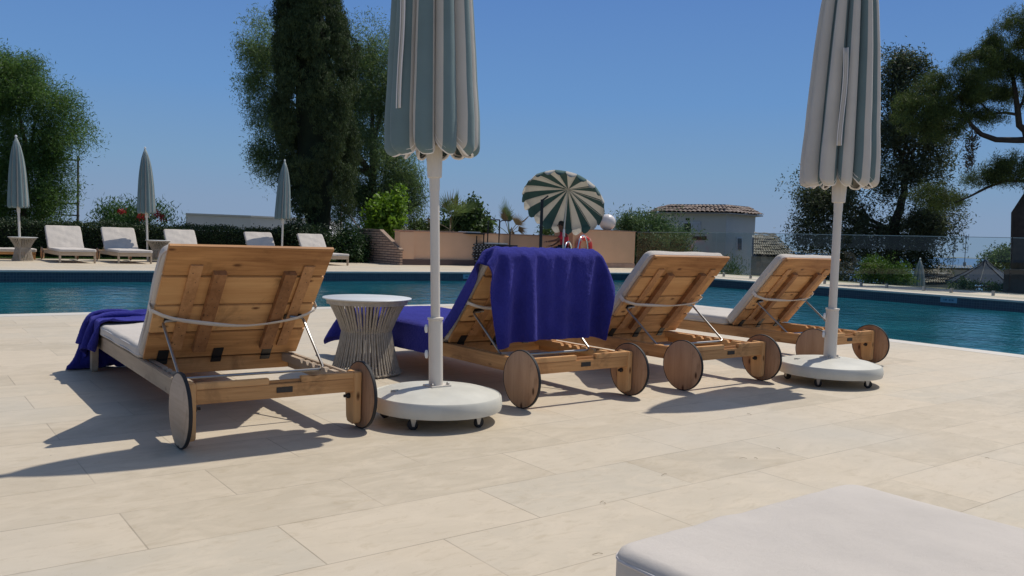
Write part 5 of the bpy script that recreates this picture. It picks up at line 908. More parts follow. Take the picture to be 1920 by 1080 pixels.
CLOTH['B'] = (50, 36, [-225,0,0,1,0,-1,5,14,14,16,15,15,15,15,16,15,15,15,15,15,16,15,15,15,15,16,15,15,15,16,15,15,15,15,17,14,1,0,0,-1,0,1,-1,0,0,0,0,0,0,0,0,0,0,0,0,0,0,0,0,0,0,0,0,0,0,0,0,0,0,0,0,0,0,0,0,0,0,0,0,0,0,-1,1,0,0,0,-1,1,0,0,0,0,0,0,0,0,0,0,0,0,0,0,0,0,0,1,-1,0,0,0,0,0,0,0,0,0,0,0,-1,1,0,0,0,0,0,0,0,0,0,0,0,0,0,0,0,0,0,0,0,0,0,-1,1,0,1,0,-1,0,0,0,
0,0,0,0,0,0,0,0,0,-1,1,0,0,0,-1,1,0,0,0,0,0,0,0,0,0,0,0,0,0,0,0,0,1,-1,0,0,0,0,0,0,0,-1,1,0,0,0,-1,1,0,0,0,0,0,0,0,-1,1,0,0,-1,1,0,0,0,0,0,-2,1,0,1,0,0,0,-1,1,0,0,0,-1,1,0,0,0,0,0,0,0,-1,1,0,0,0,0,0,0,0,0,0,0,0,-1,1,0,0,0,0,0,0,0,0,-1,1,0,0,0,0,0,0,0,-1,1,0,0,0,-1,1,0,0,-1,1,0,0,-1,1,0,0,0,0,2,-1,0,-1,0,0,0,0,0,-1,1,0,
0,-1,1,0,0,0,-1,1,0,0,0,0,0,0,0,0,0,0,0,-1,1,0,0,-1,0,0,0,0,0,0,-1,1,0,0,-1,1,0,0,-1,1,0,0,0,-1,1,0,0,-1,1,0,0,-1,0,1,0,0,-1,1,0,0,-1,0,0,1,0,0,0,0,0,0,0,0,0,0,0,-1,1,0,0,0,-1,1,0,0,-1,1,0,0,0,0,0,0,0,-1,1,0,-1,1,0,0,0,0,0,-1,1,0,0,-1,0,1,0,0,-1,1,0,0,0,-1,1,0,0,-1,1,0,0,-1,0,1,0,0,-1,1,2,-1,-1,0,0,0,0,0,-1,1,0,0,0,-1,1,0,0,-1,
0,1,0,0,-1,1,0,0,-1,1,0,0,0,-1,1,0,0,0,0,0,1,0,0,-1,0,0,0,-1,0,1,0,0,-1,1,0,0,0,-1,1,0,0,-1,0,1,0,-1,0,1,0,0,-1,1,-1,0,-1,1,0,0,0,0,0,-1,1,0,0,-1,1,0,0,-1,0,1,0,0,-1,1,0,0,0,0,0,0,0,-1,1,0,0,-1,1,0,1,-1,0,0,0,0,0,0,-1,1,0,0,-1,1,0,0,0,-1,1,0,0,-1,0,1,0,-1,0,1,0,0,-1,1,0,0,0,0,0,0,0,0,0,1,-1,0,0,-1,1,0,0,-1,0,1,0,0,-1,1,0,0,0,0,
0,0,0,-1,1,0,0,-1,0,1,-1,0,0,0,0,0,0,0,0,-1,1,0,-1,1,0,0,0,-1,1,0,0,-1,0,1,0,-1,0,1,0,0,-1,0,1,0,0,-1,1,0,0,0,0,0,0,0,0,0,0,0,0,-1,0,1,0,0,-1,1,0,0,0,-1,1,0,0,-1,1,0,0,0,-1,1,0,0,0,0,0,0,0,0,0,0,0,0,-1,0,1,0,0,-1,1,0,0,-1,0,1,0,0,-1,1,0,0,-1,0,1,0,0,-1,1,0,-1,0,0,0,0,0,0,0,0,-1,1,0,-1,1,0,0,-1,1,0,0,0,-1,1,0,0,-1,1,0,0,0,-1,1,
0,0,-1,0,1,0,0,0,0,0,0,0,0,0,0,0,0,-1,1,0,0,-1,0,1,0,0,-1,1,0,0,-1,0,1,0,0,-1,1,0,0,0,0,0,0,0,0,0,0,0,0,0,-1,1,0,0,-1,1,0,0,0,-1,1,0,0,-1,1,0,0,0,-1,1,0,0,0,0,0,0,-1,0,0,0,0,0,0,0,0,-1,1,-1,1,0,0,-1,0,1,0,0,-1,1,0,0,-1,0,1,0,0,-1,1,0,-1,0,1,0,0,0,0,0,0,0,0,0,-1,1,0,0,-1,1,0,0,0,-1,1,0,0,-1,1,0,0,0,-1,1,0,0,0,0,0,0,-1,1,0,0,
1,0,0,0,0,-1,0,0,0,0,0,-1,0,1,0,0,-1,1,0,0,-1,0,1,0,0,-1,1,0,-1,0,1,0,0,-1,0,1,0,0,0,0,0,0,0,-1,0,1,0,0,0,-1,1,0,0,-1,1,0,0,0,-1,1,0,0,-1,1,0,0,-1,1,0,0,0,-1,0,0,0,0,0,1,-1,0,0,-1,0,1,0,0,-1,1,0,0,-1,0,1,0,0,-1,1,0,0,-1,1,0,0,-1,0,1,0,0,0,0,0,0,0,0,0,0,0,0,0,-1,1,0,0,-1,1,0,0,0,-1,1,0,0,-1,1,0,0,-1,1,0,0,0,-1,1,0,0,0,0,0,0,0,
0,0,0,0,0,0,-1,1,0,0,-1,1,0,0,0,-1,1,0,0,-1,1,0,0,-1,1,0,0,0,-1,0,0,0,0,0,0,0,0,-1,0,1,0,0,0,-1,1,0,0,-1,1,0,0,0,-1,1,0,0,-1,1,0,0,-1,1,0,0,0,0,0,0,0,0,0,0,0,0,0,-1,0,1,0,0,-1,1,0,0,-1,0,1,0,0,-1,1,0,0,-1,0,1,0,-1,0,1,0,0,0,0,0,0,0,0,0,0,0,0,0,-1,1,0,0,-1,1,0,0,0,-1,1,0,0,-1,1,0,0,0,-1,1,0,0,-1,1,0,1,-1,0,0,0,0,0,0,0,0,0,0,
-1,1,0,0,-1,1,0,0,0,-1,1,0,0,-1,1,0,0,0,0,0,0,0,-1,0,1,0,-1,0,0,0,0,-1,0,0,1,0,0,-1,1,0,0,-1,1,0,0,0,0,0,0,0,-1,1,0,0,-1,0,1,0,0,0,-2,2,0,0,0,0,0,0,0,0,-1,1,0,0,-1,1,0,0,-1,1,0,0,-1,1,0,0,0,-1,1,0,0,0,0,0,0,0,-6,1,3,2,0,0,0,0,0,0,0,-1,1,0,0,-1,1,0,0,-1,1,0,0,-1,1,0,0,0,-1,1,0,0,-1,0,1,0,-8,1,0,1,3,2,1,-1,0,1,0,0,-1,1,0,0,-1,1,
0,0,-1,1,0,0,-1,1,0,0,0,0,0,0,0,0,0,0,0,-2,0,-1,-1,1,2,1,0,-1,0,1,0,-1,1,0,0,0,0,0,0,0,0,0,0,0,0,0,0,0,0,0,0,0,0,0,6,-1,-1,-2,-1,-1,0,-1,0,1,0,-1,1,0,-1,1,0,0,0,0,0,0,0,0,0,0,0,0,0,-1,1,0,0,0,-1,1,9,0,-2,0,-1,-2,-3,-1,0,0,0,0,0,0,0,0,0,0,0,0,0,0,0,0,0,0,0,0,0,1,-1,0,0,0,0,-1,2,-1,-1,0,0,-1,0,-1,1,0,0,1,-1,1,0,0,0,0,0,0,1,-1,0,0,
1,-1,0,0,0,0,0,0,0,0,0,1,-7,0,1,-1,-2,0,4,4,1,1,0,0,0,0,0,0,0,-1,1,0,-1,0,1,0,-1,0,0,1,0,-1,0,0,1,0,0,-1,-13,-1,-1,0,2,6,7,6,-2,-2,0,-1,0,0,0,-1,0,1,-1,0,0,1,-1,0,0,0,1,-1,0,0,0,0,0,0,0,0,-17,1,2,4,6,6,3,0,-3,0,-1,0,0,-1,0,0,0,0,0,0,0,-1,1,0,0,0,-1,0,1,0,0,0,-1,0,1,0,-15,3,5,5,6,3,-2,-4,2,0,-1,0,-1,-1,1,0,0,-1,0,0,0,1,-1,0,0,0,0,0,0,0,
0,0,0,0,-1,1,-8,5,4,4,2,-1,-6,1,1,0,-1,0,0,0,-1,0,0,0,0,0,0,0,0,0,0,0,0,1,-1,0,0,0,0,0,1,-1,-1,4,3,2,-1,-5,-1,2,-1,0,-1,0,1,-2,0,0,0,0,0,0,1,-1,0,0,0,0,0,0,0,0,0,0,0,0,0,0,5,1,2,-1,-4,-4,3,0,2,-2,0,-1,0,0,-1,0,0,0,0,1,-1,0,0,0,0,0,1,-1,0,0,0,0,0,0,0,0,7,1,0,-2,-4,-1,1,1,-1,0,-1,0,0,1,-1,-1,0,0,0,0,0,0,0,0,0,0,0,0,0,0,0,0,0,0,0,0,
490,0,0,0,1,0,0,0,0,0,0,1,0,0,0,0,0,0,0,0,0,0,0,0,0,-1,0,0,0,0,0,0,0,0,-1,0,17,0,1,0,-1,0,0,0,1,0,0,-1,0,0,0,0,0,0,0,0,0,0,0,0,0,1,0,0,0,0,-1,0,0,0,1,0,18,0,-1,0,0,1,0,0,-1,0,0,0,0,0,0,0,0,0,0,0,0,0,0,0,0,0,0,0,0,0,1,0,0,0,-1,0,17,0,0,0,1,-1,0,0,0,0,0,1,0,0,0,0,0,0,0,0,0,0,0,0,0,0,-1,0,0,0,0,0,0,0,0,0,17,0,1,0,-1,0,
0,0,1,0,0,-1,0,0,0,0,0,0,0,0,0,0,0,0,0,0,1,0,0,0,-1,0,0,0,1,0,18,0,-1,0,0,1,0,0,-1,0,0,0,0,0,0,0,1,0,0,-1,0,0,0,0,0,0,0,0,0,0,1,0,0,0,-1,0,17,0,0,0,1,-1,0,0,0,0,0,1,0,0,0,0,-1,0,0,1,0,0,0,0,0,-1,0,0,0,0,0,0,0,0,1,0,17,0,1,0,-1,0,0,0,1,0,0,-1,0,0,0,0,0,0,0,0,0,0,0,0,0,1,0,0,0,-1,0,0,0,0,0,0,17,1,-1,0,0,0,1,0,-1,0,0,0,
0,0,0,1,0,0,0,0,-1,0,0,0,0,0,0,0,0,1,0,0,0,0,-1,0,18,-1,0,0,1,0,-1,0,0,0,1,0,0,0,0,-1,0,0,0,0,1,0,0,0,0,0,-1,0,0,0,0,0,0,0,1,0,17,0,1,0,-1,0,0,0,1,0,-1,0,0,0,0,0,0,0,0,0,0,0,0,0,0,0,1,0,0,-1,0,0,0,0,0,0,17,1,-1,0,0,0,1,0,-1,0,0,0,0,0,1,0,0,0,0,0,0,-1,0,0,0,0,0,0,0,1,0,0,0,0,-1,0,18,-1,0,0,1,0,-1,0,0,0,1,0,0,0,-1,0,0,0,
0,0,0,1,0,0,0,0,-1,0,0,0,0,0,0,0,1,0,17,0,1,0,-1,0,0,0,1,0,-1,0,0,0,0,0,0,0,0,0,0,0,0,0,0,0,1,0,0,-1,0,0,0,0,0,0,17,1,-1,0,0,0,1,0,-1,0,0,0,0,1,0,0,0,0,0,0,0,0,-1,0,0,0,0,0,0,1,0,0,0,0,-1,0,18,-1,0,0,1,0,-1,0,0,1,0,0,0,-1,0,0,0,0,0,0,0,0,1,0,0,0,-1,0,0,0,0,0,0,0,1,0,17,0,1,0,-1,0,0,0,1,-1,0,0,0,0,0,0,0,0,0,0,0,0,0,0,
0,0,1,0,0,-1,0,0,0,0,0,0,17,1,-1,0,0,1,0,0,-1,0,0,0,1,0,0,0,0,0,0,0,0,0,0,-1,0,0,0,0,0,1,0,0,0,0,-1,0,18,-1,0,0,1,-1,0,0,0,1,0,0,-1,0,0,0,0,0,0,0,0,0,0,1,0,0,-1,0,0,0,0,0,0,0,1,0,17,0,1,0,-1,0,0,0,1,-1,0,0,0,0,0,0,1,0,-1,0,0,0,0,0,0,0,1,0,0,-1,0,0,0,0,0,0,17,1,-1,0,0,1,0,0,-1,0,0,1,0,0,0,0,-1,0,1,0,0,0,0,-1,0,0,0,0,0,1,
0,0,-1,0,0,0,18,-1,0,1,0,-1,0,0,1,0,0,-1,0,0,0,0,0,0,0,0,0,0,0,1,0,0,-1,0,0,0,0,0,1,0,-1,1,17,0,1,-1,0,0,0,1,-1,0,0,0,0,1,0,0,0,0,0,0,-1,0,0,0,0,0,1,0,-1,0,0,0,0,0,1,-1,18,0,-1,0,0,1,0,-1,0,1,0,0,0,-1,0,0,0,0,0,0,1,0,0,0,-1,0,0,0,1,-1,0,0,0,0,0,0,17,0,0,1,0,-1,0,0,1,-1,0,0,0,0,0,0,0,0,0,0,0,0,0,0,1,0,0,-1,0,1,0,0,-1,1,-1,1,
17,0,1,-1,0,0,0,1,-1,0,0,1,0,0,0,0,0,0,0,0,0,0,-1,0,0,0,0,1,-1,0,0,0,1,-1,1,-1,18,0,-1,0,1,0,0,-1,0,1,0,-1,0,0,0,0,0,0,0,0,0,0,1,0,0,-1,0,0,1,-1,0,0,0,0,0,0,17,0,0,1,-1,0,0,0,1,-1,0,0,1,0,0,0,0,0,0,-1,0,0,0,0,0,1,0,-1,0,1,0,-1,0,0,0,1,17,1,0,-1,0,1,0,0,-1,0,1,0,-1,0,0,0,0,0,0,1,0,0,0,-1,0,0,0,1,-1,0,0,1,0,0,0,-1,18,-1,0,0,1,-1,
0,0,1,0,-1,0,0,0,0,0,0,0,0,0,0,0,0,1,0,0,-1,0,1,0,-1,0,0,0,0,0,17,0,0,1,-1,0,0,1,-1,0,1,0,0,0,0,0,0,0,0,0,-1,0,0,0,0,0,1,0,-1,0,1,0,-1,0,0,1,17,1,0,-1,0,1,0,-1,1,0,-1,0,0,0,0,0,0,0,0,0,1,0,0,0,-1,0,0,0,1,-1,0,0,1,0,0,-1,18,-1,0,0,1,-1,0,1,-1,0,0,1,0,0,0,0,0,-1,0,0,0,0,0,0,1,0,0,-1,0,1,-1,0,0,0,0,0,17,0,0,1,-1,0,1,-1,1,0,0,-1,
0,0,0,0,0,1,0,0,0,0,-1,0,0,0,0,1,0,-1,1,0,0,0,0,0,17,1,0,-1,0,1,-1,0,0,0,0,0,0,0,0,0,0,0,0,0,0,0,1,0,0,-1,0,0,0,1,0,0,-1,0,0,0,18,-1,0,0,1,-1,1,0,0,0,0,0,0,0,0,0,0,0,0,0,-1,0,0,0,0,1,0,0,-1,0,0,0,0,0,0,0,16,1,0,1,-1,0,0,0,0,0,0,0,0,0,0,0,0,0,0,0,1,0,0,0,-1,0,0,0,1,0,-1,0,1,0,0,0,16,-1,1,0,1,1,-1,1,0,0,0,0,0,0,0,0,0,0,
-1,0,0,0,0,0,1,0,0,-1,0,0,1,0,0,0,-1,0,17,1,-1,0,0,0,1,0,-1,1,-1,0,0,0,0,0,0,0,1,0,0,0,-1,0,0,0,0,1,0,-1,0,0,0,0,0,0,16,0,1,0,0,0,0,0,1,-1,1,0,0,0,0,-1,0,0,0,0,0,0,1,0,0,-1,0,0,0,1,0,0,0,0,0,0,15,0,1,0,0,1,1,0,0,-1,1,-1,0,0,0,1,0,0,0,-1,0,0,0,0,0,1,0,0,-1,0,0,0,0,0,1,0,17,1,-1,0,1,-1,0,1,0,0,-1,1,-1,0,0,0,0,0,0,1,0,0,-1,0,
0,0,0,0,1,0,0,-1,0,0,0,0,16,0,0,0,-2,0,2,2,1,-1,-1,0,1,-1,0,0,0,0,0,0,0,0,1,-1,0,0,0,0,0,0,0,0,0,0,0,0,11,-1,-1,0,3,4,0,-4,-5,2,1,0,0,1,0,0,0,0,0,0,0,0,0,1,0,0,0,0,0,0,0,1,0,0,0,-1,4,1,4,5,3,-1,-5,-7,-4,0,5,-1,-3,-1,1,0,0,0,0,0,0,0,0,0,0,0,0,0,0,0,0,0,0,0,0,1,9,4,3,0,-2,-6,-7,-4,3,0,3,2,-2,-3,-1,1,0,0,0,0,0,0,0,0,0,0,0,0,0,0,
0,0,0,0,0,0,15,1,-1,-3,-5,-6,-6,2,3,1,1,2,1,-4,-1,-1,1,0,0,0,0,0,0,0,0,0,0,0,0,0,0,0,0,0,0,0,16,-2,-3,-4,-7,-4,0,2,1,2,1,1,1,-1,-3,0,0,0,0,0,0,0,0,0,0,0,0,0,0,0,1,0,-1,0,0,1,12,-3,-3,-5,-3,-3,2,0,1,3,1,1,0,1,-3,-2,0,1,0,0,0,0,0,0,0,0,0,0,0,0,0,0,0,0,1,-1,8,-1,-4,-4,-3,1,0,1,2,2,0,1,1,0,-1,-3,-1,1,0,0,0,0,0,0,0,1,-1,1,-1,0,0,0,0,0,0,0,
93,16,15,15,15,15,17,6,1,0,0,0,-1,0,0,0,0,0,0,0,0,0,0,0,0,0,0,0,0,0,0,1,0,0,-1,-5,0,-1,1,0,0,0,0,0,0,0,0,0,0,0,0,0,0,0,0,0,0,0,0,0,0,0,0,0,0,0,0,0,0,0,0,0,0,0,-1,1,0,0,0,0,0,0,0,0,0,0,0,0,0,0,0,0,0,0,0,0,0,0,0,0,0,0,0,0,0,0,0,0,0,0,0,-1,1,0,-1,1,0,0,0,0,0,0,0,0,0,0,0,0,0,0,0,0,0,0,0,0,0,0,0,0,0,0,0,0,0,0,0,0,-1,1,
0,0,0,0,0,0,0,0,0,0,0,0,0,0,0,0,0,0,0,0,0,0,0,0,0,0,0,0,0,0,-1,1,0,0,0,-1,1,0,0,0,0,0,0,0,0,0,0,0,0,0,0,0,0,0,0,0,0,0,0,0,0,0,0,0,0,0,0,-1,1,0,0,0,0,1,-1,0,0,0,0,0,0,0,0,0,0,0,0,0,0,0,0,0,0,0,0,0,0,0,0,0,0,0,0,0,-1,1,0,0,-1,1,0,0,0,0,0,0,0,0,0,0,0,0,0,0,0,0,0,0,0,0,0,0,0,0,0,0,0,0,0,0,0,-1,1,0,0,0,0,0,0,0,
0,0,0,0,0,0,0,0,0,0,0,0,0,0,0,0,0,0,0,0,0,0,0,0,0,0,0,0,-1,1,0,0,0,0,0,0,0,0,0,0,0,0,0,0,0,0,0,0,0,0,0,0,0,0,0,0,0,0,0,1,-1,0,1,0,0,-1,0,1,0,0,0,0,1,-1,0,0,0,0,0,0,0,0,0,0,0,0,0,0,0,0,0,0,0,0,0,0,0,0,-1,1,0,0,0,0,0,0,0,0,0,0,0,0,0,0,0,0,0,0,0,0,0,0,0,0,0,0,0,0,0,0,0,0,0,0,0,-1,0,1,0,0,0,0,0,0,0,0,0,0,0,0,
0,0,0,0,0,0,0,0,0,0,0,0,0,0,0,0,0,0,-1,1,0,0,0,-1,0,1,0,0,0,0,0,0,0,0,0,0,0,0,0,0,0,0,0,0,0,0,0,0,0,0,0,0,0,1,0,-1,0,1,0,0,0,-1,1,0,0,0,0,0,0,0,0,0,0,0,0,0,0,0,0,0,0,0,0,0,0,0,0,0,0,0,0,0,0,-1,1,0,0,0,0,0,0,0,0,0,0,0,0,0,0,0,0,0,0,0,0,0,0,0,0,0,0,0,0,0,0,0,0,0,0,0,-1,1,-1,1,0,0,0,0,0,0,0,0,0,0,0,0,0,0,0,0,
0,0,0,0,0,0,0,0,0,0,0,0,-1,0,1,0,0,-1,1,0,1,-1,0,0,0,0,0,0,0,0,0,0,0,0,0,0,0,0,0,0,0,0,0,-1,0,1,0,1,0,0,-1,0,1,0,0,0,0,0,0,0,0,0,0,0,0,0,0,0,0,0,0,0,0,0,0,0,0,0,0,0,0,0,0,0,0,0,0,0,-1,1,-1,1,0,0,0,0,0,0,0,0,0,0,0,0,0,0,0,0,0,0,0,0,0,0,0,0,0,0,0,0,-1,0,1,0,0,-1,1,0,0,0,0,0,0,0,0,0,0,0,0,0,0,0,0,0,0,0,0,0,0,0,
0,0,0,0,0,0,0,0,-1,1,0,0,0,0,0,0,0,0,0,0,0,0,0,0,0,0,0,0,0,0,0,0,0,0,0,0,0,0,0,-1,1,1,0,0,0,-1,0,1,-1,1,0,0,0,0,0,0,0,0,0,0,0,0,0,0,0,0,0,0,0,0,0,0,0,0,0,1,-1,0,-1,1,0,0,0,-1,1,0,0,0,0,0,0,0,0,0,0,0,0,0,0,0,0,0,0,0,0,0,0,0,0,0,0,-1,1,0,0,-1,1,0,0,0,0,0,0,0,0,0,0,1,-1,0,0,0,0,0,0,0,0,0,0,0,0,0,0,0,0,0,0,0,0,0,
0,0,-1,0,1,0,-1,1,0,0,0,0,0,-1,1,0,0,0,0,0,0,0,0,0,0,0,0,0,0,0,0,0,0,0,0,0,0,0,0,0,-1,1,0,0,0,0,0,0,0,1,-1,0,0,0,0,0,0,0,0,0,0,0,0,0,0,0,0,0,0,0,0,0,-1,1,0,0,0,-1,1,-1,1,0,0,0,0,-1,1,0,0,0,0,0,0,0,0,0,0,0,0,0,0,0,0,0,0,0,0,0,0,-1,1,0,0,0,0,0,0,0,0,0,0,1,-1,0,0,0,0,0,0,0,0,0,0,0,0,0,0,0,0,0,0,0,0,0,0,0,-1,1,0,0,
-1,1,0,0,0,0,0,0,0,0,0,0,0,0,0,0,0,0,0,0,0,0,0,0,0,0,0,0,0,1,0,0,0,-1,0,1,0,0,0,0,0,0,0,0,0,0,0,0,0,0,0,0,0,0,0,0,0,0,0,0,0,0,0,0,0,0,-1,1,0,0,0,0,0,0,0,0,0,0,0,0,0,0,0,0,0,0,0,0,0,0,0,0,0,0,0,0,0,0,0,0,0,0,0,-1,1,0,0,-1,1,0,0,0,0,0,0,0,0,0,0,0,0,0,0,0,0,0,0,0,0,0,0,0,0,0,0,0,0,0,0,0,-1,1,0,0,-1,1,0,0,0,0,
0,0,0,0,0,0,0,0,0,0,0,0,0,0,0,0,0,0,0,0,0,0,0,0,0,0,0,-1,1,0,0,0,0,0,0,0,0,0,0,0,0,0,0,0,0,0,0,0,0,0,0,0,0,0,0,0,0,1,-1,0,0,0,0,1,-2,1,0,-1,1,0,0,0,0,0,0,0,0,0,0,0,0,0,0,0,0,0,0,0,0,0,0,0,0,-1,1,0,0,0,0,-1,1,-1,0,1,0,0,0,0,0,0,0,0,0,0,0,0,0,0,0,0,0,0,0,0,0,0,0,0,0,1,-1,0,0,0,0,0,0,0,0,0,-1,1,0,0,0,0,1,0,0,0,
0,0,0,0,0,0,0,0,0,0,0,0,0,0,0,-1,0,0,0,0,0,0,0,0,0,0,0,0,0,0,0,0,0,0,0,0,0,0,0,0,0,0,0,0,0,0,0,0,0,0,0,0,0,0,-2,1,0,0,0,0,0,0,1,-1,1,0,0,0,0,0,0,0,0,0,0,0,0,0,0,0,0,0,0,0,0,0,0,0,1,-1,-1,-1,1,0,0,0,0,1,-1,1,0,0,0,0,0,0,0,0,0,0,0,0,0,0,0,0,0,0,0,0,0,0,0,0,0,0,-1,0,-1,0,0,0,0,0,2,1,0,0,1,0,0,0,0,0,0,0,0,0,0,0,
0,0,0,0,0,0,0,-1,0,0,0,1,-2,0,0,0,0,1,-1,-3,4,-1,0,0,-1,0,0,0,0,0,0,0,0,0,0,0,0,0,0,0,0,0,0,1,0,0,0,0,-2,0,0,0,0,-2,-3,-7,-6,3,0,1,1,0,0,0,0,0,0,0,0,0,0,0,1,0,0,0,0,0,0,0,0,0,0,0,-1,0,-1,-1,-2,-4,-5,-2,0,-1,1,-1,-1,0,0,1,0,0,0,0,0,0,0,0,-1,0,0,0,0,0,0,0,1,0,0,0,-2,-1,-2,-2,-4,-3,-3,-1,0,0,0,2,-1,0,0,-1,0,0,0,0,0,0,0,0,1,0,0,0,0,0,
0,0,-1,0,0,0,-5,-2,-1,-4,-2,-3,0,1,-1,0,0,0,0,0,0,0,0,0,0,0,0,0,0,0,-1,0,0,0,0,1,0,0,0,0,0,0,-8,-2,-3,-1,-2,-1,1,-1,0,0,0,-1,2,-2,0,1,-1,0,0,0,0,1,0,0,0,0,0,0,0,-1,0,0,0,0,0,0,-12,-1,-1,-2,-1,0,0,-1,1,0,0,0,0,0,0,-1,1,0,0,0,0,-1,0,0,0,0,1,0,0,0,0,0,0,0,0,0,-13,-2,-1,0,-1,0,0,0,-1,0,0,1,0,1,-1,0,0,0,0,0,0,0,0,0,0,0,-1,0,0,0,0,0,0,1,0,0])
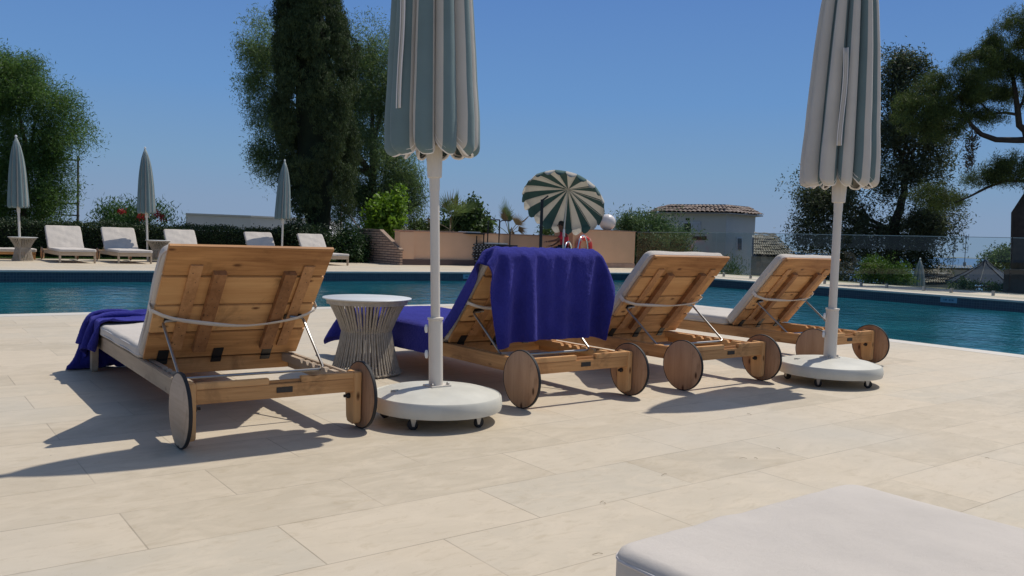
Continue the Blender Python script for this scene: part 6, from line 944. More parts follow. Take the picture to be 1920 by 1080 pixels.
CLOTH['C'] = (60, 62, [-241,1,1,2,1,2,3,2,4,4,4,9,6,7,4,4,5,7,8,9,9,9,8,9,8,9,9,9,8,9,8,9,9,8,9,9,8,9,9,9,8,9,9,10,8,10,8,9,8,9,7,8,7,7,6,5,7,8,8,8,8,9,-9,0,1,0,1,0,0,1,-1,1,1,-1,1,-4,0,4,3,3,0,-1,0,-1,1,0,0,0,0,-1,1,-1,1,0,-1,1,-1,0,1,-1,0,0,0,0,0,-2,1,-1,0,-1,0,-1,0,0,-1,0,0,2,1,0,0,0,1,-1,-5,2,0,1,1,1,0,0,0,-1,1,-8,-4,5,5,1,0,0,1,1,-1,1,-1,0,0,0,
-1,1,0,0,0,-1,1,-1,1,0,-1,1,-1,0,0,0,-1,0,0,-1,0,0,0,-1,0,0,-1,0,1,1,0,0,0,0,-1,1,3,1,2,1,1,1,1,0,0,-4,-6,-2,2,1,-1,0,1,-1,-1,0,1,0,0,0,0,0,0,0,-1,1,-1,1,0,0,0,-1,1,-1,1,-1,0,0,0,0,-1,0,0,-2,-1,1,2,-6,1,1,1,1,0,1,0,1,0,-1,10,0,0,0,0,-1,-3,-3,-3,0,-2,3,0,-1,2,-1,-1,0,0,0,0,-1,1,0,0,0,0,0,0,0,0,0,-1,1,-1,1,-1,1,-1,0,1,-1,1,0,0,-2,-1,2,-1,0,-5,4,
2,1,0,0,1,-1,1,-1,1,0,9,0,-1,-2,-2,-3,-1,0,-1,-1,2,1,0,0,-2,2,0,-1,1,-1,0,0,0,-1,1,0,0,0,0,-1,1,-1,1,-1,1,-1,1,-1,1,0,0,0,-1,1,0,2,-3,-1,2,0,4,1,-1,-1,0,-1,0,0,0,0,-1,1,5,-2,-1,-1,-1,0,0,0,1,1,0,-1,0,-1,0,-1,0,2,-1,0,0,0,0,1,-1,-1,1,-1,1,0,0,0,0,0,0,0,0,0,-1,1,-1,1,0,-1,1,0,4,-2,-1,1,0,-1,0,1,0,0,0,0,-1,1,0,-1,1,-1,0,0,-1,1,0,0,0,0,0,0,0,1,-1,0,
1,-2,1,0,0,0,0,-1,1,0,0,0,0,0,0,0,0,0,-1,1,-1,1,0,0,0,-1,1,0,0,0,0,3,-1,0,-2,2,1,-1,0,1,-1,0,1,-1,0,1,-1,1,-1,1,0,0,0,0,0,0,0,0,-1,1,1,0,-1,0,0,0,0,0,0,0,0,1,-1,0,-1,1,-1,1,-1,1,0,0,0,-1,1,-1,1,0,0,0,0,0,0,0,2,-1,2,0,0,0,0,-1,0,1,-1,0,1,-1,-1,0,1,-1,1,0,0,0,0,0,0,0,0,-1,1,-1,1,1,-1,1,-1,1,-2,1,0,-1,1,0,0,0,0,0,0,-1,1,-1,1,0,0,0,0,0,
0,0,0,0,0,1,0,1,0,0,-1,1,0,0,0,0,0,0,0,0,-2,0,0,1,0,1,0,0,0,0,0,0,0,0,-1,1,-1,0,0,0,0,0,1,0,-1,0,0,0,1,-1,1,-1,1,0,0,0,0,0,0,0,0,0,0,0,0,0,1,-1,1,-1,0,0,2,-1,0,1,0,-1,0,1,-1,0,-4,0,1,0,1,0,2,0,0,0,0,0,0,0,1,-1,0,0,1,-1,1,0,0,0,0,0,-2,0,0,0,0,1,-1,1,-1,1,0,0,0,0,0,1,-1,1,-1,1,0,0,0,0,1,0,0,0,0,0,0,0,1,-1,0,1,-7,0,0,0,1,0,
1,2,2,1,0,0,0,0,0,0,0,-1,0,1,-1,0,1,0,0,1,1,-2,-1,2,-1,0,1,-1,1,0,-1,1,-1,1,-1,0,1,0,0,0,0,0,0,1,-1,1,-1,1,0,-1,1,0,-1,1,0,-1,-11,1,0,0,0,0,0,0,0,2,2,3,1,0,-1,1,0,1,0,0,1,0,-1,0,1,0,0,2,0,-2,1,0,-1,1,-1,0,0,0,0,0,0,0,-1,0,0,0,0,0,0,-1,1,-1,1,-1,1,0,-1,1,0,-1,1,0,-10,0,-1,1,0,0,0,1,1,0,2,1,1,1,0,1,0,1,0,1,-1,1,1,0,0,0,0,-2,-1,2,-1,1,
0,0,0,0,0,-1,1,-1,0,0,0,0,0,0,-1,0,0,0,0,0,-1,1,-1,0,1,-1,0,1,-1,0,-2,0,0,0,-1,1,-1,1,0,2,1,1,0,-1,0,-1,1,-1,0,0,0,0,0,0,0,0,0,2,1,-2,1,-2,1,-1,1,0,0,0,-4,1,1,-1,1,-1,0,-1,1,0,0,0,-1,0,1,-1,0,1,-1,0,1,-1,0,0,8,0,0,-1,0,-1,0,-2,0,-2,-2,-1,0,1,0,1,0,0,0,-1,1,-1,0,0,-1,0,1,0,0,1,-1,0,0,0,-1,-1,1,-1,2,0,-1,0,-1,0,1,0,-1,0,0,0,0,1,-1,0,1,-1,0,1,
-1,1,0,0,12,-1,0,0,0,0,0,0,-1,-1,0,-2,0,-2,0,-1,-1,0,-1,0,0,-1,0,-1,1,-1,-1,1,0,-1,1,0,0,1,0,1,0,1,-3,-2,0,1,1,0,0,0,0,1,-1,0,1,-1,1,0,-1,1,0,0,0,0,0,0,8,0,1,0,0,0,0,0,-2,-2,-3,-1,0,1,1,-1,1,-1,1,-1,-1,1,-1,1,-1,0,1,-1,0,1,-1,1,-1,-1,1,-1,0,0,3,-2,1,-1,0,0,0,0,1,-1,0,1,-1,1,-1,0,1,-1,1,-1,1,-1,0,1,5,0,0,0,-1,0,-2,-2,0,0,0,0,-1,1,0,0,0,1,-1,0,1,-1,
0,0,0,1,-1,0,1,-1,0,0,1,0,-1,1,-1,-2,1,3,-1,0,0,0,-1,1,-1,1,0,-1,1,-1,0,1,-1,1,-1,1,-1,1,0,0,3,0,-1,-1,0,-1,0,0,0,0,0,0,0,0,0,0,-1,0,0,1,-1,1,0,0,0,0,1,0,-1,1,0,-1,0,1,-1,0,0,1,0,0,0,0,0,0,0,0,0,-1,1,0,0,0,0,0,0,0,0,-1,1,0,0,0,2,-1,0,0,-1,0,0,0,0,0,0,0,0,0,0,0,0,0,0,0,0,0,1,-1,1,-1,-1,1,0,0,0,1,0,-1,1,-1,0,1,0,0,1,0,-1,1,0,-1,1,0,
-1,1,-1,0,1,-1,0,0,0,1,-1,0,0,-1,1,0,-1,0,0,0,0,0,0,0,0,-1,1,0,-1,1,1,-1,1,-1,1,-1,0,0,0,0,1,-1,1,-1,0,0,0,0,0,1,0,0,1,0,-1,0,1,-1,1,0,-1,1,0,-1,1,0,-1,0,1,-1,0,0,0,0,0,1,0,0,0,0,0,0,0,0,0,0,0,0,0,0,0,0,0,0,0,1,-1,0,0,1,-1,1,-1,1,-1,0,1,-1,0,0,1,-1,1,0,0,0,0,1,-1,0,0,0,1,-1,0,1,-1,0,1,0,-1,0,0,0,0,-1,1,-1,-1,1,0,0,1,-1,0,0,0,0,0,0,
0,0,0,0,0,0,-1,0,1,0,0,0,0,0,0,-1,1,1,-1,1,-1,1,-1,1,-1,1,-1,1,0,0,0,0,0,0,0,0,1,-1,0,1,-1,0,0,0,0,-1,1,0,0,0,-2,1,1,0,0,0,0,0,0,0,0,0,0,0,0,0,0,0,1,-1,0,0,0,-1,0,0,0,1,0,-1,1,0,0,0,0,0,0,0,0,0,0,0,1,0,0,0,0,0,-1,1,0,-1,1,0,0,0,1,1,-2,-1,-1,1,-3,-1,0,2,0,2,0,0,0,0,0,0,0,0,0,0,0,0,0,1,-1,1,0,0,1,-1,-1,0,-1,1,0,0,0,0,1,0,0,0,
1,-1,1,-1,0,0,0,0,0,0,1,-1,1,0,0,0,0,0,-1,0,1,-1,-1,0,-7,1,0,0,1,1,2,1,1,0,0,1,-1,0,0,0,0,0,0,0,0,0,0,1,-1,2,0,-2,0,1,-1,1,0,1,-1,0,1,-1,0,0,-1,0,0,0,0,0,0,1,-1,1,0,1,-1,2,0,-2,0,-2,-2,2,1,-1,-9,-1,1,0,0,-1,1,1,2,2,3,1,0,-1,0,-1,0,1,-1,0,1,0,0,0,0,-1,2,2,0,-2,1,-2,1,-1,0,-1,0,0,-1,0,1,1,-1,1,-1,1,0,-1,1,0,0,-1,1,-1,0,2,-2,-4,2,0,0,0,-11,0,
0,0,0,1,-1,1,-1,1,0,2,2,1,0,2,0,0,1,1,-1,1,0,0,1,0,-1,-3,0,2,-1,1,0,0,0,1,-1,1,0,-1,-1,0,1,-1,1,0,-1,1,0,0,-1,1,0,0,-3,-2,-2,4,1,0,0,0,-7,1,-1,0,1,-1,1,0,2,1,2,1,-1,-1,1,-1,0,1,0,-1,1,-1,0,0,0,0,0,2,1,-2,0,0,-1,0,0,-1,1,-1,0,1,1,-1,0,0,0,0,0,0,-1,0,1,-1,-1,-3,0,-1,3,2,-1,1,0,0,2,0,0,0,0,0,0,0,-1,0,-1,-1,1,1,0,0,0,-1,0,0,-1,0,0,-1,0,-1,1,0,
0,0,0,0,0,0,0,1,0,1,0,-1,-2,2,-1,1,0,0,0,0,0,-1,-1,1,-5,-1,2,3,2,-1,0,-1,1,0,8,0,1,0,0,0,0,0,0,-1,0,0,-1,-2,-1,-2,0,-1,-1,0,0,0,-1,1,-1,1,-1,1,0,0,1,0,0,0,0,0,0,-1,1,1,1,-2,0,0,-1,0,1,-1,0,1,-2,-1,1,2,1,-2,-1,0,1,0,-1,1,11,0,0,0,-1,1,0,-1,0,-2,-4,-4,-1,1,0,1,0,0,0,0,0,0,0,0,1,-1,1,-1,0,0,0,-1,1,0,0,-1,0,0,0,1,0,0,0,0,0,-1,0,0,1,-1,0,-2,5,0,
0,2,-2,0,-1,0,1,-1,10,0,-1,-1,0,-1,-1,-2,-3,-1,0,0,-2,0,1,1,-1,1,0,0,0,0,0,1,0,0,0,0,-1,1,-1,1,0,-1,1,0,-1,1,-1,0,0,0,1,-1,1,0,-1,1,-1,0,3,1,-3,2,0,-1,0,1,0,0,-1,1,7,-1,-1,-1,-2,-1,-2,0,1,0,0,-1,0,0,0,0,0,1,0,0,1,-1,1,-1,-1,1,0,1,0,0,0,0,-1,1,-1,1,0,-1,1,-1,1,0,0,0,-1,0,0,0,0,0,0,1,2,-2,0,0,2,-1,1,0,0,-1,0,-2,-1,-2,0,-2,0,1,0,2,2,2,-2,0,1,0,1,0,
0,0,-1,1,0,0,1,-1,1,-1,1,-1,1,-1,1,-1,1,-1,1,0,-1,1,-1,1,-1,0,0,0,1,-1,1,0,-1,0,0,1,0,1,0,0,-1,1,0,0,-7,-2,0,1,0,2,1,1,2,1,0,1,-1,-2,2,1,0,0,1,0,1,0,-1,0,0,1,-2,1,-1,1,-1,1,-1,1,-1,1,-1,0,1,-1,1,-1,0,1,0,0,-1,1,-1,0,1,-1,0,1,0,0,1,0,0,-1,1,0,-9,2,1,2,3,2,2,2,1,-1,-1,-3,4,1,-3,-1,-1,0,-1,1,-1,0,1,0,-1,0,1,-1,1,-1,1,-1,1,-1,1,-1,0,1,-1,1,-1,0,1,-1,
0,1,0,-1,0,1,-1,1,1,-1,0,0,0,0,0,1,-1,0,-3,3,3,2,1,2,0,-2,-3,-4,-3,3,3,1,-1,0,0,-1,1,-2,1,0,0,-1,1,0,-1,1,-1,1,-1,1,-1,1,-1,1,0,-1,1,-1,1,0,-1,0,1,-1,0,1,0,-1,1,0,-1,0,1,0,0,0,0,0,0,0,6,2,0,1,-1,-3,-2,-3,-5,-1,5,4,1,-1,0,-1,0,0,-1,1,-1,0,-1,1,-1,0,0,0,0,0,1,-1,1,-1,1,-1,0,1,-1,1,-1,0,1,0,-1,0,1,-1,0,1,-1,0,1,0,0,0,-1,1,0,-1,1,0,10,-1,0,-3,-2,-3,-4,-5,
1,5,5,1,-2,0,0,0,0,-1,1,-1,0,0,0,0,0,0,0,0,0,-1,0,0,0,1,-1,0,1,-1,1,-1,0,1,-1,0,1,0,-1,1,0,-1,1,0,-1,1,-1,0,1,-1,0,1,-1,1,8,-2,-4,-3,-3,-3,-2,2,5,6,-1,-2,0,1,0,0,0,0,0,-1,1,-1,0,0,0,-1,1,-1,1,0,-1,1,-1,0,0,1,-1,1,-1,0,1,-1,0,1,-1,1,0,-1,0,1,-1,1,0,-1,1,0,-1,0,1,0,0,-1,2,-3,-2,-3,-1,0,-1,5,6,0,-1,-1,1,1,-1,0,0,0,-1,1,-1,0,0,0,0,0,-1,1,-1,0,1,-1,1,0,
0,-1,1,-1,0,1,-1,1,0,-1,1,-1,0,1,0,-1,1,-1,0,1,-1,1,0,0,-1,0,0,0,-5,-1,-1,2,1,-1,0,8,0,-1,-1,1,2,-2,0,1,-1,0,0,-1,0,0,0,-1,1,-1,1,-1,0,1,-1,1,-1,0,0,1,-1,1,0,-1,1,-1,0,1,-1,1,0,-1,0,1,-1,1,0,-1,1,-1,0,0,1,-1,1,-1,-7,0,1,-1,-3,1,10,0,0,1,0,1,-1,0,1,-1,-1,1,0,-1,0,1,-2,1,-1,1,-1,1,0,-1,1,-1,1,-1,1,-1,0,0,0,1,-1,1,0,-1,1,-1,0,1,0,-1,1,-1,1,0,-1,0,0,1,-1,1,
-1,0,-9,1,-2,-1,3,7,4,-1,0,-1,1,1,0,-1,0,0,0,0,0,0,0,-1,0,0,0,-1,1,-1,0,1,-1,1,-1,1,-1,0,1,-1,1,-1,1,-1,0,1,-1,1,0,-1,0,1,-1,1,-1,0,1,-1,1,-1,1,-1,0,-1,-9,-2,1,2,6,4,0,0,0,-1,2,0,-1,0,1,-1,0,0,0,-1,0,0,0,-1,1,0,-1,1,0,0,0,-1,1,-1,0,1,-1,1,-1,0,0,0,1,-1,0,0,0,0,1,-1,0,0,0,1,-1,1,0,0,-1,0,-1,0,-11,0,3,6,3,1,0,0,0,1,0,0,-1,1,-1,0,0,-1,0,1,-1,1,-1,0,
-1,1,0,-1,1,-1,0,1,-1,0,1,-1,1,-1,1,0,-1,1,-1,0,1,-1,0,1,-1,1,0,-1,1,-1,1,0,-1,0,1,-1,0,-1,-12,4,5,3,2,0,0,0,-1,2,0,-1,0,1,0,-1,0,1,0,-1,0,-1,0,-1,1,-1,0,1,-1,1,0,-1,1,0,-1,1,-1,0,0,0,1,-1,1,0,-1,0,1,-1,1,-1,0,1,-1,1,-1,0,1,0,-1,0,-1,-1,-8,5,4,1,-1,1,0,0,1,-1,0,1,0,0,0,-1,1,-1,0,1,-1,1,-1,-1,0,0,0,0,0,-1,1,0,0,0,0,-1,0,1,-1,1,-1,1,-1,0,1,0,-1,1,-1,0,
1,-1,1,-1,0,1,-1,0,0,0,-1,0,0,2,0,0,0,0,0,0,1,0,0,0,0,0,0,0,-1,0,0,2,-1,-1,4,-3,-2,1,0,0,0,-1,-1,1,-1,1,0,0,0,-1,1,-1,1,-1,0,1,-1,0,1,-1,1,0,-1,1,-1,0,1,-1,0,0,0,-1,-1,-1,3,0,-1,0,1,-1,0,1,-1,0,0,1,2,-2,0,-1,1,0,0,0,2,-2,1,2,-3,-1,0,-1,1,0,-1,-1,0,0,0,1,-1,1,-1,1,-1,0,1,-1,1,0,-1,1,-1,0,1,-1,0,1,-1,1,-1,0,-1,0,-1,0,1,1,0,1,-1,0,1,-1,0,0,0,0,0,2,
0,3,-3,0,-3,0,1,2,-2,2,1,1,-3,-2,-3,1,1,0,0,-1,1,-1,2,-1,1,-1,0,1,-1,1,-1,0,1,-1,1,0,-1,0,1,-1,1,-1,0,-1,-1,-1,1,-1,3,-1,0,0,0,0,0,0,0,1,0,-1,1,0,0,0,1,0,2,-4,-1,0,2,1,2,-1,0,2,-3,-6,1,0,0,1,-1,1,-1,1,-1,1,0,0,0,0,0,1,-1,1,-1,0,1,0,0,-1,-1,-2,1,-2,-3,-1,2,1,2,0,0,0,0,0,0,0,0,0,0,0,0,0,0,1,2,-2,1,-2,0,1,-1,1,0,-2,4,-6,-6,6,-1,1,0,0,1,-1,1,-1,1,-1,
1,-1,1,-1,1,-1,1,-1,1,1,-1,0,-2,2,-1,-4,-3,-2,0,2,0,2,2,0,1,-1,0,1,-1,0,1,-1,0,1,-1,0,-1,-1,1,3,-2,0,1,-1,0,-1,-2,1,-7,-5,10,1,0,0,1,-1,0,0,0,0,0,0,0,0,0,0,0,1,-1,1,-1,-1,0,-1,2,-2,-4,-4,0,1,2,0,0,0,2,1,-1,0,1,-1,0,1,-1,0,1,-1,0,-2,0,1,1,-1,0,2,-2,-2,-3,-4,-3,-1,1,11,1,-2,1,-1,0,0,0,0,0,0,0,0,0,1,-1,1,-1,0,0,0,0,-1,0,2,-4,-6,-2,3,-1,1,0,0,-1,1,2,0,0,0,
0,0,1,-1,0,1,-1,0,-1,0,1,0,-4,-5,-3,1,-1,0,-1,0,3,2,4,0,0,1,0,0,0,0,0,0,0,1,-1,1,-1,0,0,0,0,0,1,-1,-2,1,1,-5,-5,0,0,1,1,0,0,0,0,0,3,-1,0,1,-1,0,0,0,1,-1,0,1,0,2,-3,-10,-3,1,1,0,0,0,0,2,2,1,1,1,0,1,0,0,0,0,0,0,0,0,0,0,0,0,1,-1,1,-1,0,0,1,0,-7,-5,2,1,-3,4,-1,0,1,-1,0,0,1033,-3,-4,-3,-3,-4,-4,-3,-3,-4,-2,-4,-6,-7,-4,-8,-7,-3,-2,0,0,0,0,0,0,1,0,0,0,1,
0,0,0,0,1,0,0,0,1,0,0,0,1,1,1,2,3,3,3,4,4,5,4,5,7,6,3,-1,-1,-3,-2,-2,-7,0,0,-1,-1,0,1,-1,-1,0,0,1,1,-1,1,6,8,3,2,0,0,0,0,1,0,-1,0,0,1,-1,0,1,0,0,-1,0,1,0,-1,0,0,1,-1,0,0,0,-1,0,0,0,0,-2,2,0,-6,-8,-5,-1,-1,1,0,0,-9,-1,0,0,0,0,0,0,0,1,-1,2,5,10,5,0,-1,1,0,0,0,0,0,-1,0,0,1,0,-1,1,0,-1,0,0,1,0,-1,0,1,0,0,-1,1,-1,1,0,0,-1,0,-1,0,1,-6,-9,-6,-1,
0,0,-1,0,0,0,-9,0,1,1,2,1,1,3,4,4,3,1,1,-2,-2,2,0,0,0,0,0,1,0,0,0,0,-1,1,0,-1,0,1,0,0,-1,0,1,0,-1,0,1,0,-1,1,-2,-1,0,2,-1,-1,-2,-12,-5,0,2,2,0,1,1,1,1,0,-3,3,1,2,2,2,2,2,1,-1,0,0,0,0,1,0,0,-1,0,0,1,-1,0,0,1,0,0,-1,0,1,0,-1,0,1,0,0,-1,0,1,0,-1,0,0,-1,1,0,-1,-2,2,0,-9,2,2,2,2,0,0,0,1,0,0,1,7,0,2,1,0,2,0,-1,0,0,1,0,-1,0,0,0,1,0,0,0,
-1,0,0,1,-1,0,0,1,0,-1,0,1,0,-1,0,1,0,0,-1,0,1,0,0,0,-1,-1,2,-1,-4,-3,5,2,0,0,0,0,0,0,0,0,-1,0,10,1,1,0,0,-1,1,0,-1,1,-1,0,1,0,-1,0,0,0,1,0,0,0,0,-1,0,0,1,-1,0,1,0,-1,0,1,0,-1,0,1,0,0,-1,0,1,0,-1,0,-2,2,0,0,-1,0,0,-1,0,-1,0,-1,0,-1,0,0,12,0,-1,0,1,0,-1,0,1,-1,0,1,-1,0,1,0,-1,0,0,0,0,0,1,-1,1,0,-1,1,0,-1,1,0,0,-1,1,0,0,-1,0,1,0,0,-1,0,1,0,
-2,-2,2,-1,-1,1,1,1,-1,0,1,0,-1,0,1,-1,11,0,1,0,-1,0,1,0,-1,0,1,-1,0,1,-1,1,0,0,-1,1,0,0,-1,1,0,0,0,-1,1,0,-1,0,1,0,-1,0,0,1,0,-1,0,0,1,-1,0,0,1,-1,-3,1,1,1,0,0,0,1,-1,0,0,1,-1,0,12,0,-1,0,1,0,-1,0,1,0,-1,0,1,-1,1,-1,0,1,0,-1,1,0,-1,1,-1,0,1,0,-1,0,0,1,-2,0,1,0,0,-1,1,0,0,0,-1,1,0,0,0,0,1,-1,0,0,-2,1,0,0,0,0,1,-1,0,0,11,0,1,0,-1,0,1,0,-1,0,
1,0,-1,0,0,0,1,-1,0,0,0,0,0,0,0,-1,-1,1,1,0,0,-1,1,0,-1,-1,0,0,-1,0,0,0,0,0,-1,0,-1,-1,-1,1,1,0,2,0,0,-1,0,0,-1,1,0,0,11,0,0,0,1,0,-1,0,0,1,-1,0,0,1,-1,1,-1,0,1,0,0,0,1,-1,0,0,-1,-1,0,0,0,0,0,0,0,1,0,0,0,0,0,0,0,0,0,0,0,0,0,0,0,0,0,0,0,0,0,0,0,0,0,0,9,0,0,1,-1,1,1,1,0,0,-1,0,0,0,1,-1,1,0,-1,1,-1,0,0,0,0,0,0,1,0,0,0,0,0,0,-1,0,
0,0,0,0,-1,0,0,-1,1,-1,0,0,0,-1,1,0,0,-1,0,0,1,0,0,-1,0,1,4,1,-1,0,1,-1,0,1,1,1,2,2,0,0,-2,0,-1,0,-1,-1,1,0,0,0,0,2,2,-3,-4,-2,-1,0,-1,-1,1,-1,0,-1,-1,0,0,0,-1,0,-1,0,0,0,-1,1,-1,0,0,1,0,0,-1,0,0,0,0,0,-4,-1,1,-1,0,1,-1,-1,0,-2,0,-1,0,0,1,1,0,0,2,0,-1,0,0,0,0,-2,-2,-2,0,0,0,0,0,1,-1,0,0,1,0,-1,1,0,0,0,0,0,0,0,0,-1,1,0,0,-1,0,1,0,0,0,0,0,-1,
-12,1,-1,1,0,-1,1,0,-1,1,-1,0,1,-1,1,-1,0,1,-1,0,1,0,0,0,0,0,1,3,2,0,0,0,0,0,0,0,-2,-3,-2,1,0,-1,1,0,0,0,-1,0,1,0,-1,1,0,0,0,-1,0,0,1,0,0,0,-8,-1,1,-1,0,0,-1,-1,0,0,0,-1,0,1,-1,1,0,0,0,0,0,0,0,0,-1,1,-1,0,0,1,0,-1,0,0,0,0,1,-1,1,1,0,1,0,0,0,0,1,0,-1,1,0,0,0,0,1,0,1,0,0,0,1,1,1,0,-1,0,-1,-1,0,-1,-1,-2,0,-1,-1,0,1,0,1,-1,1,1,-1,0,0,0,1,0,
0,1,0,0,1,1,1,0,1,1,1,5,4,-3,-1,-1,0,0,0,0,0,-1,1,0,0,0,0,1,0,1,-1,1,0,1,0,0,8,-1,0,0,0,0,0,1,1,1,1,1,0,-1,-1,-1,-1,1,-1,-1,0,1,0,0,0,0,1,1,1,1,0,0,0,0,0,0,0,0,-2,1,1,0,-1,0,0,0,0,1,0,-1,1,-1,1,0,-1,0,1,-1,0,0,0,0,10,1,0,0,-1,1,0,0,1,0,-1,0,0,0,0,1,0,-1,0,0,0,0,0,0,0,1,0,-1,0,0,0,0,1,0,-1,0,0,-1,1,1,-3,-1,0,0,0,0,0,-1,-1,1,-1,1,
-1,0,0,-1,0,1,0,1,0,1,11,0,0,0,1,0,0,0,-1,0,0,0,0,1,0,-1,0,0,1,0,0,-1,0,1,0,-1,0,1,0,0,0,0,-1,0,1,0,0,0,-1,-3,1,1,0,0,-1,0,-1,1,0,0,0,0,1,-1,1,0,0,0,0,0,1,-1,11,0,0,0,0,1,0,0,0,0,-1,1,0,-1,0,0,1,0,-1,0,1,0,0,-1,0,1,0,-1,0,0,1,0,0,0,0,0,-1,0,-2,2,1,-1,0,0,0,0,1,-1,1,-1,1,-1,0,0,0,1,-1,0,1,-1,0,0,12,0,0,0,0,-1,0,0,0,0,1,-1,0,0,0,1,
-1,0,0,1,-1,0,0,1,0,-1,0,1,0,0,-1,0,0,0,0,0,1,-1,1,0,-1,1,0,-1,1,-1,0,0,0,1,-1,1,-1,1,-1,0,1,0,-1,1,0,0,12,0,0,0,0,0,0,0,0,0,-1,0,0,1,0,-1,0,1,0,-1,1,0,0,-1,0,1,0,-1,0,1,0,0,0,0,0,-1,0,1,-1,0,1,-1,0,1,-1,1,0,0,0,-1,1,-1,1,-1,1,-1,0,0,1,-1,0,1,11,0,0,0,0,0,0,0,0,0,1,0,0,-1,0,1,0,-1,1,0,-1,0,0,0,1,-1,0,1,0,-1,0,0,0,0,-1,1,-1,-1,1,-1,0,0,
0,0,1,-1,0,1,0,0,0,0,0,0,-1,-1,2,1,0,1,0,-1,12,0,0,0,0,0,0,0,0,-1,0,0,0,0,1,-1,0,1,-1,0,1,0,0,0,-2,0,-1,0,1,0,-1,0,0,-1,0,-1,0,-1,0,0,0,1,0,0,0,1,0,-1,0,1,-1,1,-1,0,-1,1,-2,0,2,3,1,1,11,0,0,0,0,0,0,-1,1,1,0,-1,1,0,-1,0,1,-1,0,1,-1,0,0,-1,1,0,0,-1,-1,-1,1,0,0,0,1,0,0,1,0,1,0,-1,0,0,0,0,0,1,0,-1,1,-1,0,0,1,-1,0,-1,-1,0,1,1,9,0,1,0,0,1,
0,2,-2,0,-1,1,0,0,0,1,-1,1,0,-1,0,1,0,0,0,-1,-1,1,1,0,0,0,-1,0,-1,0,0,-1,-1,-1,-1,0,0,0,0,0,0,0,0,1,0,1,0,0,0,-5,2,5,2,-1,-1,1,6,0,0,0,1,0,1,0,2,1,2,0,-1,0,0,-1,-1,-1,0,0,-1,-1,0,0,0,2,3,-3,-4,-2,-2,-2,-1,-1,-1,-2,-2,0,0,0,0,1,0,-1,0,0,0,0,-1,0,0,0,1,1,2,14,2,-1,1,0,0,-1,-2,1,-1,1,0,-1,0,0,0,0,0,0,0,0,0,0,0,-1,0,-1,0,0,-1,0,-1,-2,-3,-1,0,1,0,0,
0,0,0,1,1,-1,-1,-1,1,-1,0,1,0,-1,0,0,1,0,1,0,1,4,6,2,4,2,-4,-3,-3,-3,-9,0,0,0,-1,1,-1,0,0,-1,-1,1,0,0,0,0,0,1,-1,0,0,-1,1,0,0,0,0,2,2,0,0,-1,0,-1,-1,-1,0,0,0,1,2,2,1,1,0,1,1,0,1,1,1,1,4,3,-1,-2,-7,-7,-2,-1,0,-1,-12,0,1,-1,1,-1,1,0,-1,0,1,-1,0,0,0,1,0,0,1,0,0,1,-1,0,0,-1,1,-1,0,0,0,1,1,2,2,3,1,3,4,6,-2,0,0,0,0,1,-1,1,0,0,-1,2,-3,-6,-5,-9,-1,2,
0,1,1,2,-7,0,-1,1,0,1,-1,0,1,0,0,1,1,3,2,-1,1,0,-1,1,0,-1,0,1,0,1,0,1,0,2,1,2,1,1,1,0,1,0,0,-4,2,1,0,-1,1,-1,1,0,-1,-1,3,-1,0,1,-1,-4,-1,0,1,1,0,-1,-2,0,1,1,0,1,2,1,1,1,3,2,1,-1,-2,1,-1,0,0,0,0,1,0,-1,1,1,0,0,1,0,0,0,0,0,0,0,0,0,-1,0,-1,-2,0,1,-1,1,0,-1,1,1,-1,3,-2,-3,0,5,-1,0,1,-1,0,1,3,1,2,0,1,1,1,1,0,3,-1,0,-1,1,0,-1,1,-1,1,0,0,0,
1,-1,0,-1,1,0,-1,0,1,0,-1,0,0,0,0,0,1,0,-1,1,-1,0,1,-1,0,0,0,-1,-1,-2,3,2,-1,-1,0,-1,-1,1,1,-1,9,1,0,0,1,0,0,0,1,-2,0,0,2,-1,1,0,0,0,-1,0,0,0,0,2,-1,1,-2,0,1,0,-1,0,1,0,0,0,0,0,-1,0,1,0,-1,0,0,0,-1,2,-1,1,-2,-1,-2,2,1,0,1,0,0,-1,0,1,11,-1,0,1,-1,-1,0,0,0,2,0,1,-1,1,-1,0,0,0,1,-1,2,-1,0,-1,1,-1,0,1,0,-1,1,0,0,0,-1,0,0,0,0,0,0,-1,2,0,0,-1,1,-2,
1,0,1,0,-2,-2,0,2,2,-2,1,1,-1,0,8,0,-1,0,1,1,1,0,1,-1,0,1,0,3,0,-1,-1,0,0,0,-2,1,-1,1,-1,1,1,0,-1,1,0,0,-1,0,1,0,0,0,0,0,0,0,0,-1,1,0,0,0,1,-1,-1,0,0,0,0,2,-2,1,-1,-1,1,1,7,1,2,0,1,0,-2,0,-2,1,0,1,1,-3,1,0,1,1,-1,1,0,0,1,-1,1,0,0,0,1,0,-1,0,1,0,0,0,0,0,0,-1,0,1,-1,1,-2,2,-1,1,-2,1,1,-1,2,-1,1,-3,0,1,0,0,-1,0,10,1,-1,-1,-2,-2,1,0,3,0,1,-1,
-2,-5,-2,1,0,0,1,0,1,0,0,1,0,0,1,0,0,0,1,0,0,0,0,0,-1,0,0,1,0,0,1,0,1,0,1,0,1,-1,0,0,0,0,0,1,2,0,0,0,1,-1,8,-2,-2,0,1,2,2,1,-2,0,1,-3,-4,-2,0,0,0,0,0,0,1,-1,0,0,0,0,0,0,0,0,0,0,0,0,0,0,1,0,1,-1,0,0,0,1,-1,0,0,1,-1,1,0,0,0,1,0,1,0,1,1,1,0,0,2,1,2,3,1,2,-2,-3,0,3,-3,-5,-2,0,1,1,-1,0,0,2,-1,0,-1,0,0,1,0,-1,0,0,0,0,0,0,0,0,0,0,
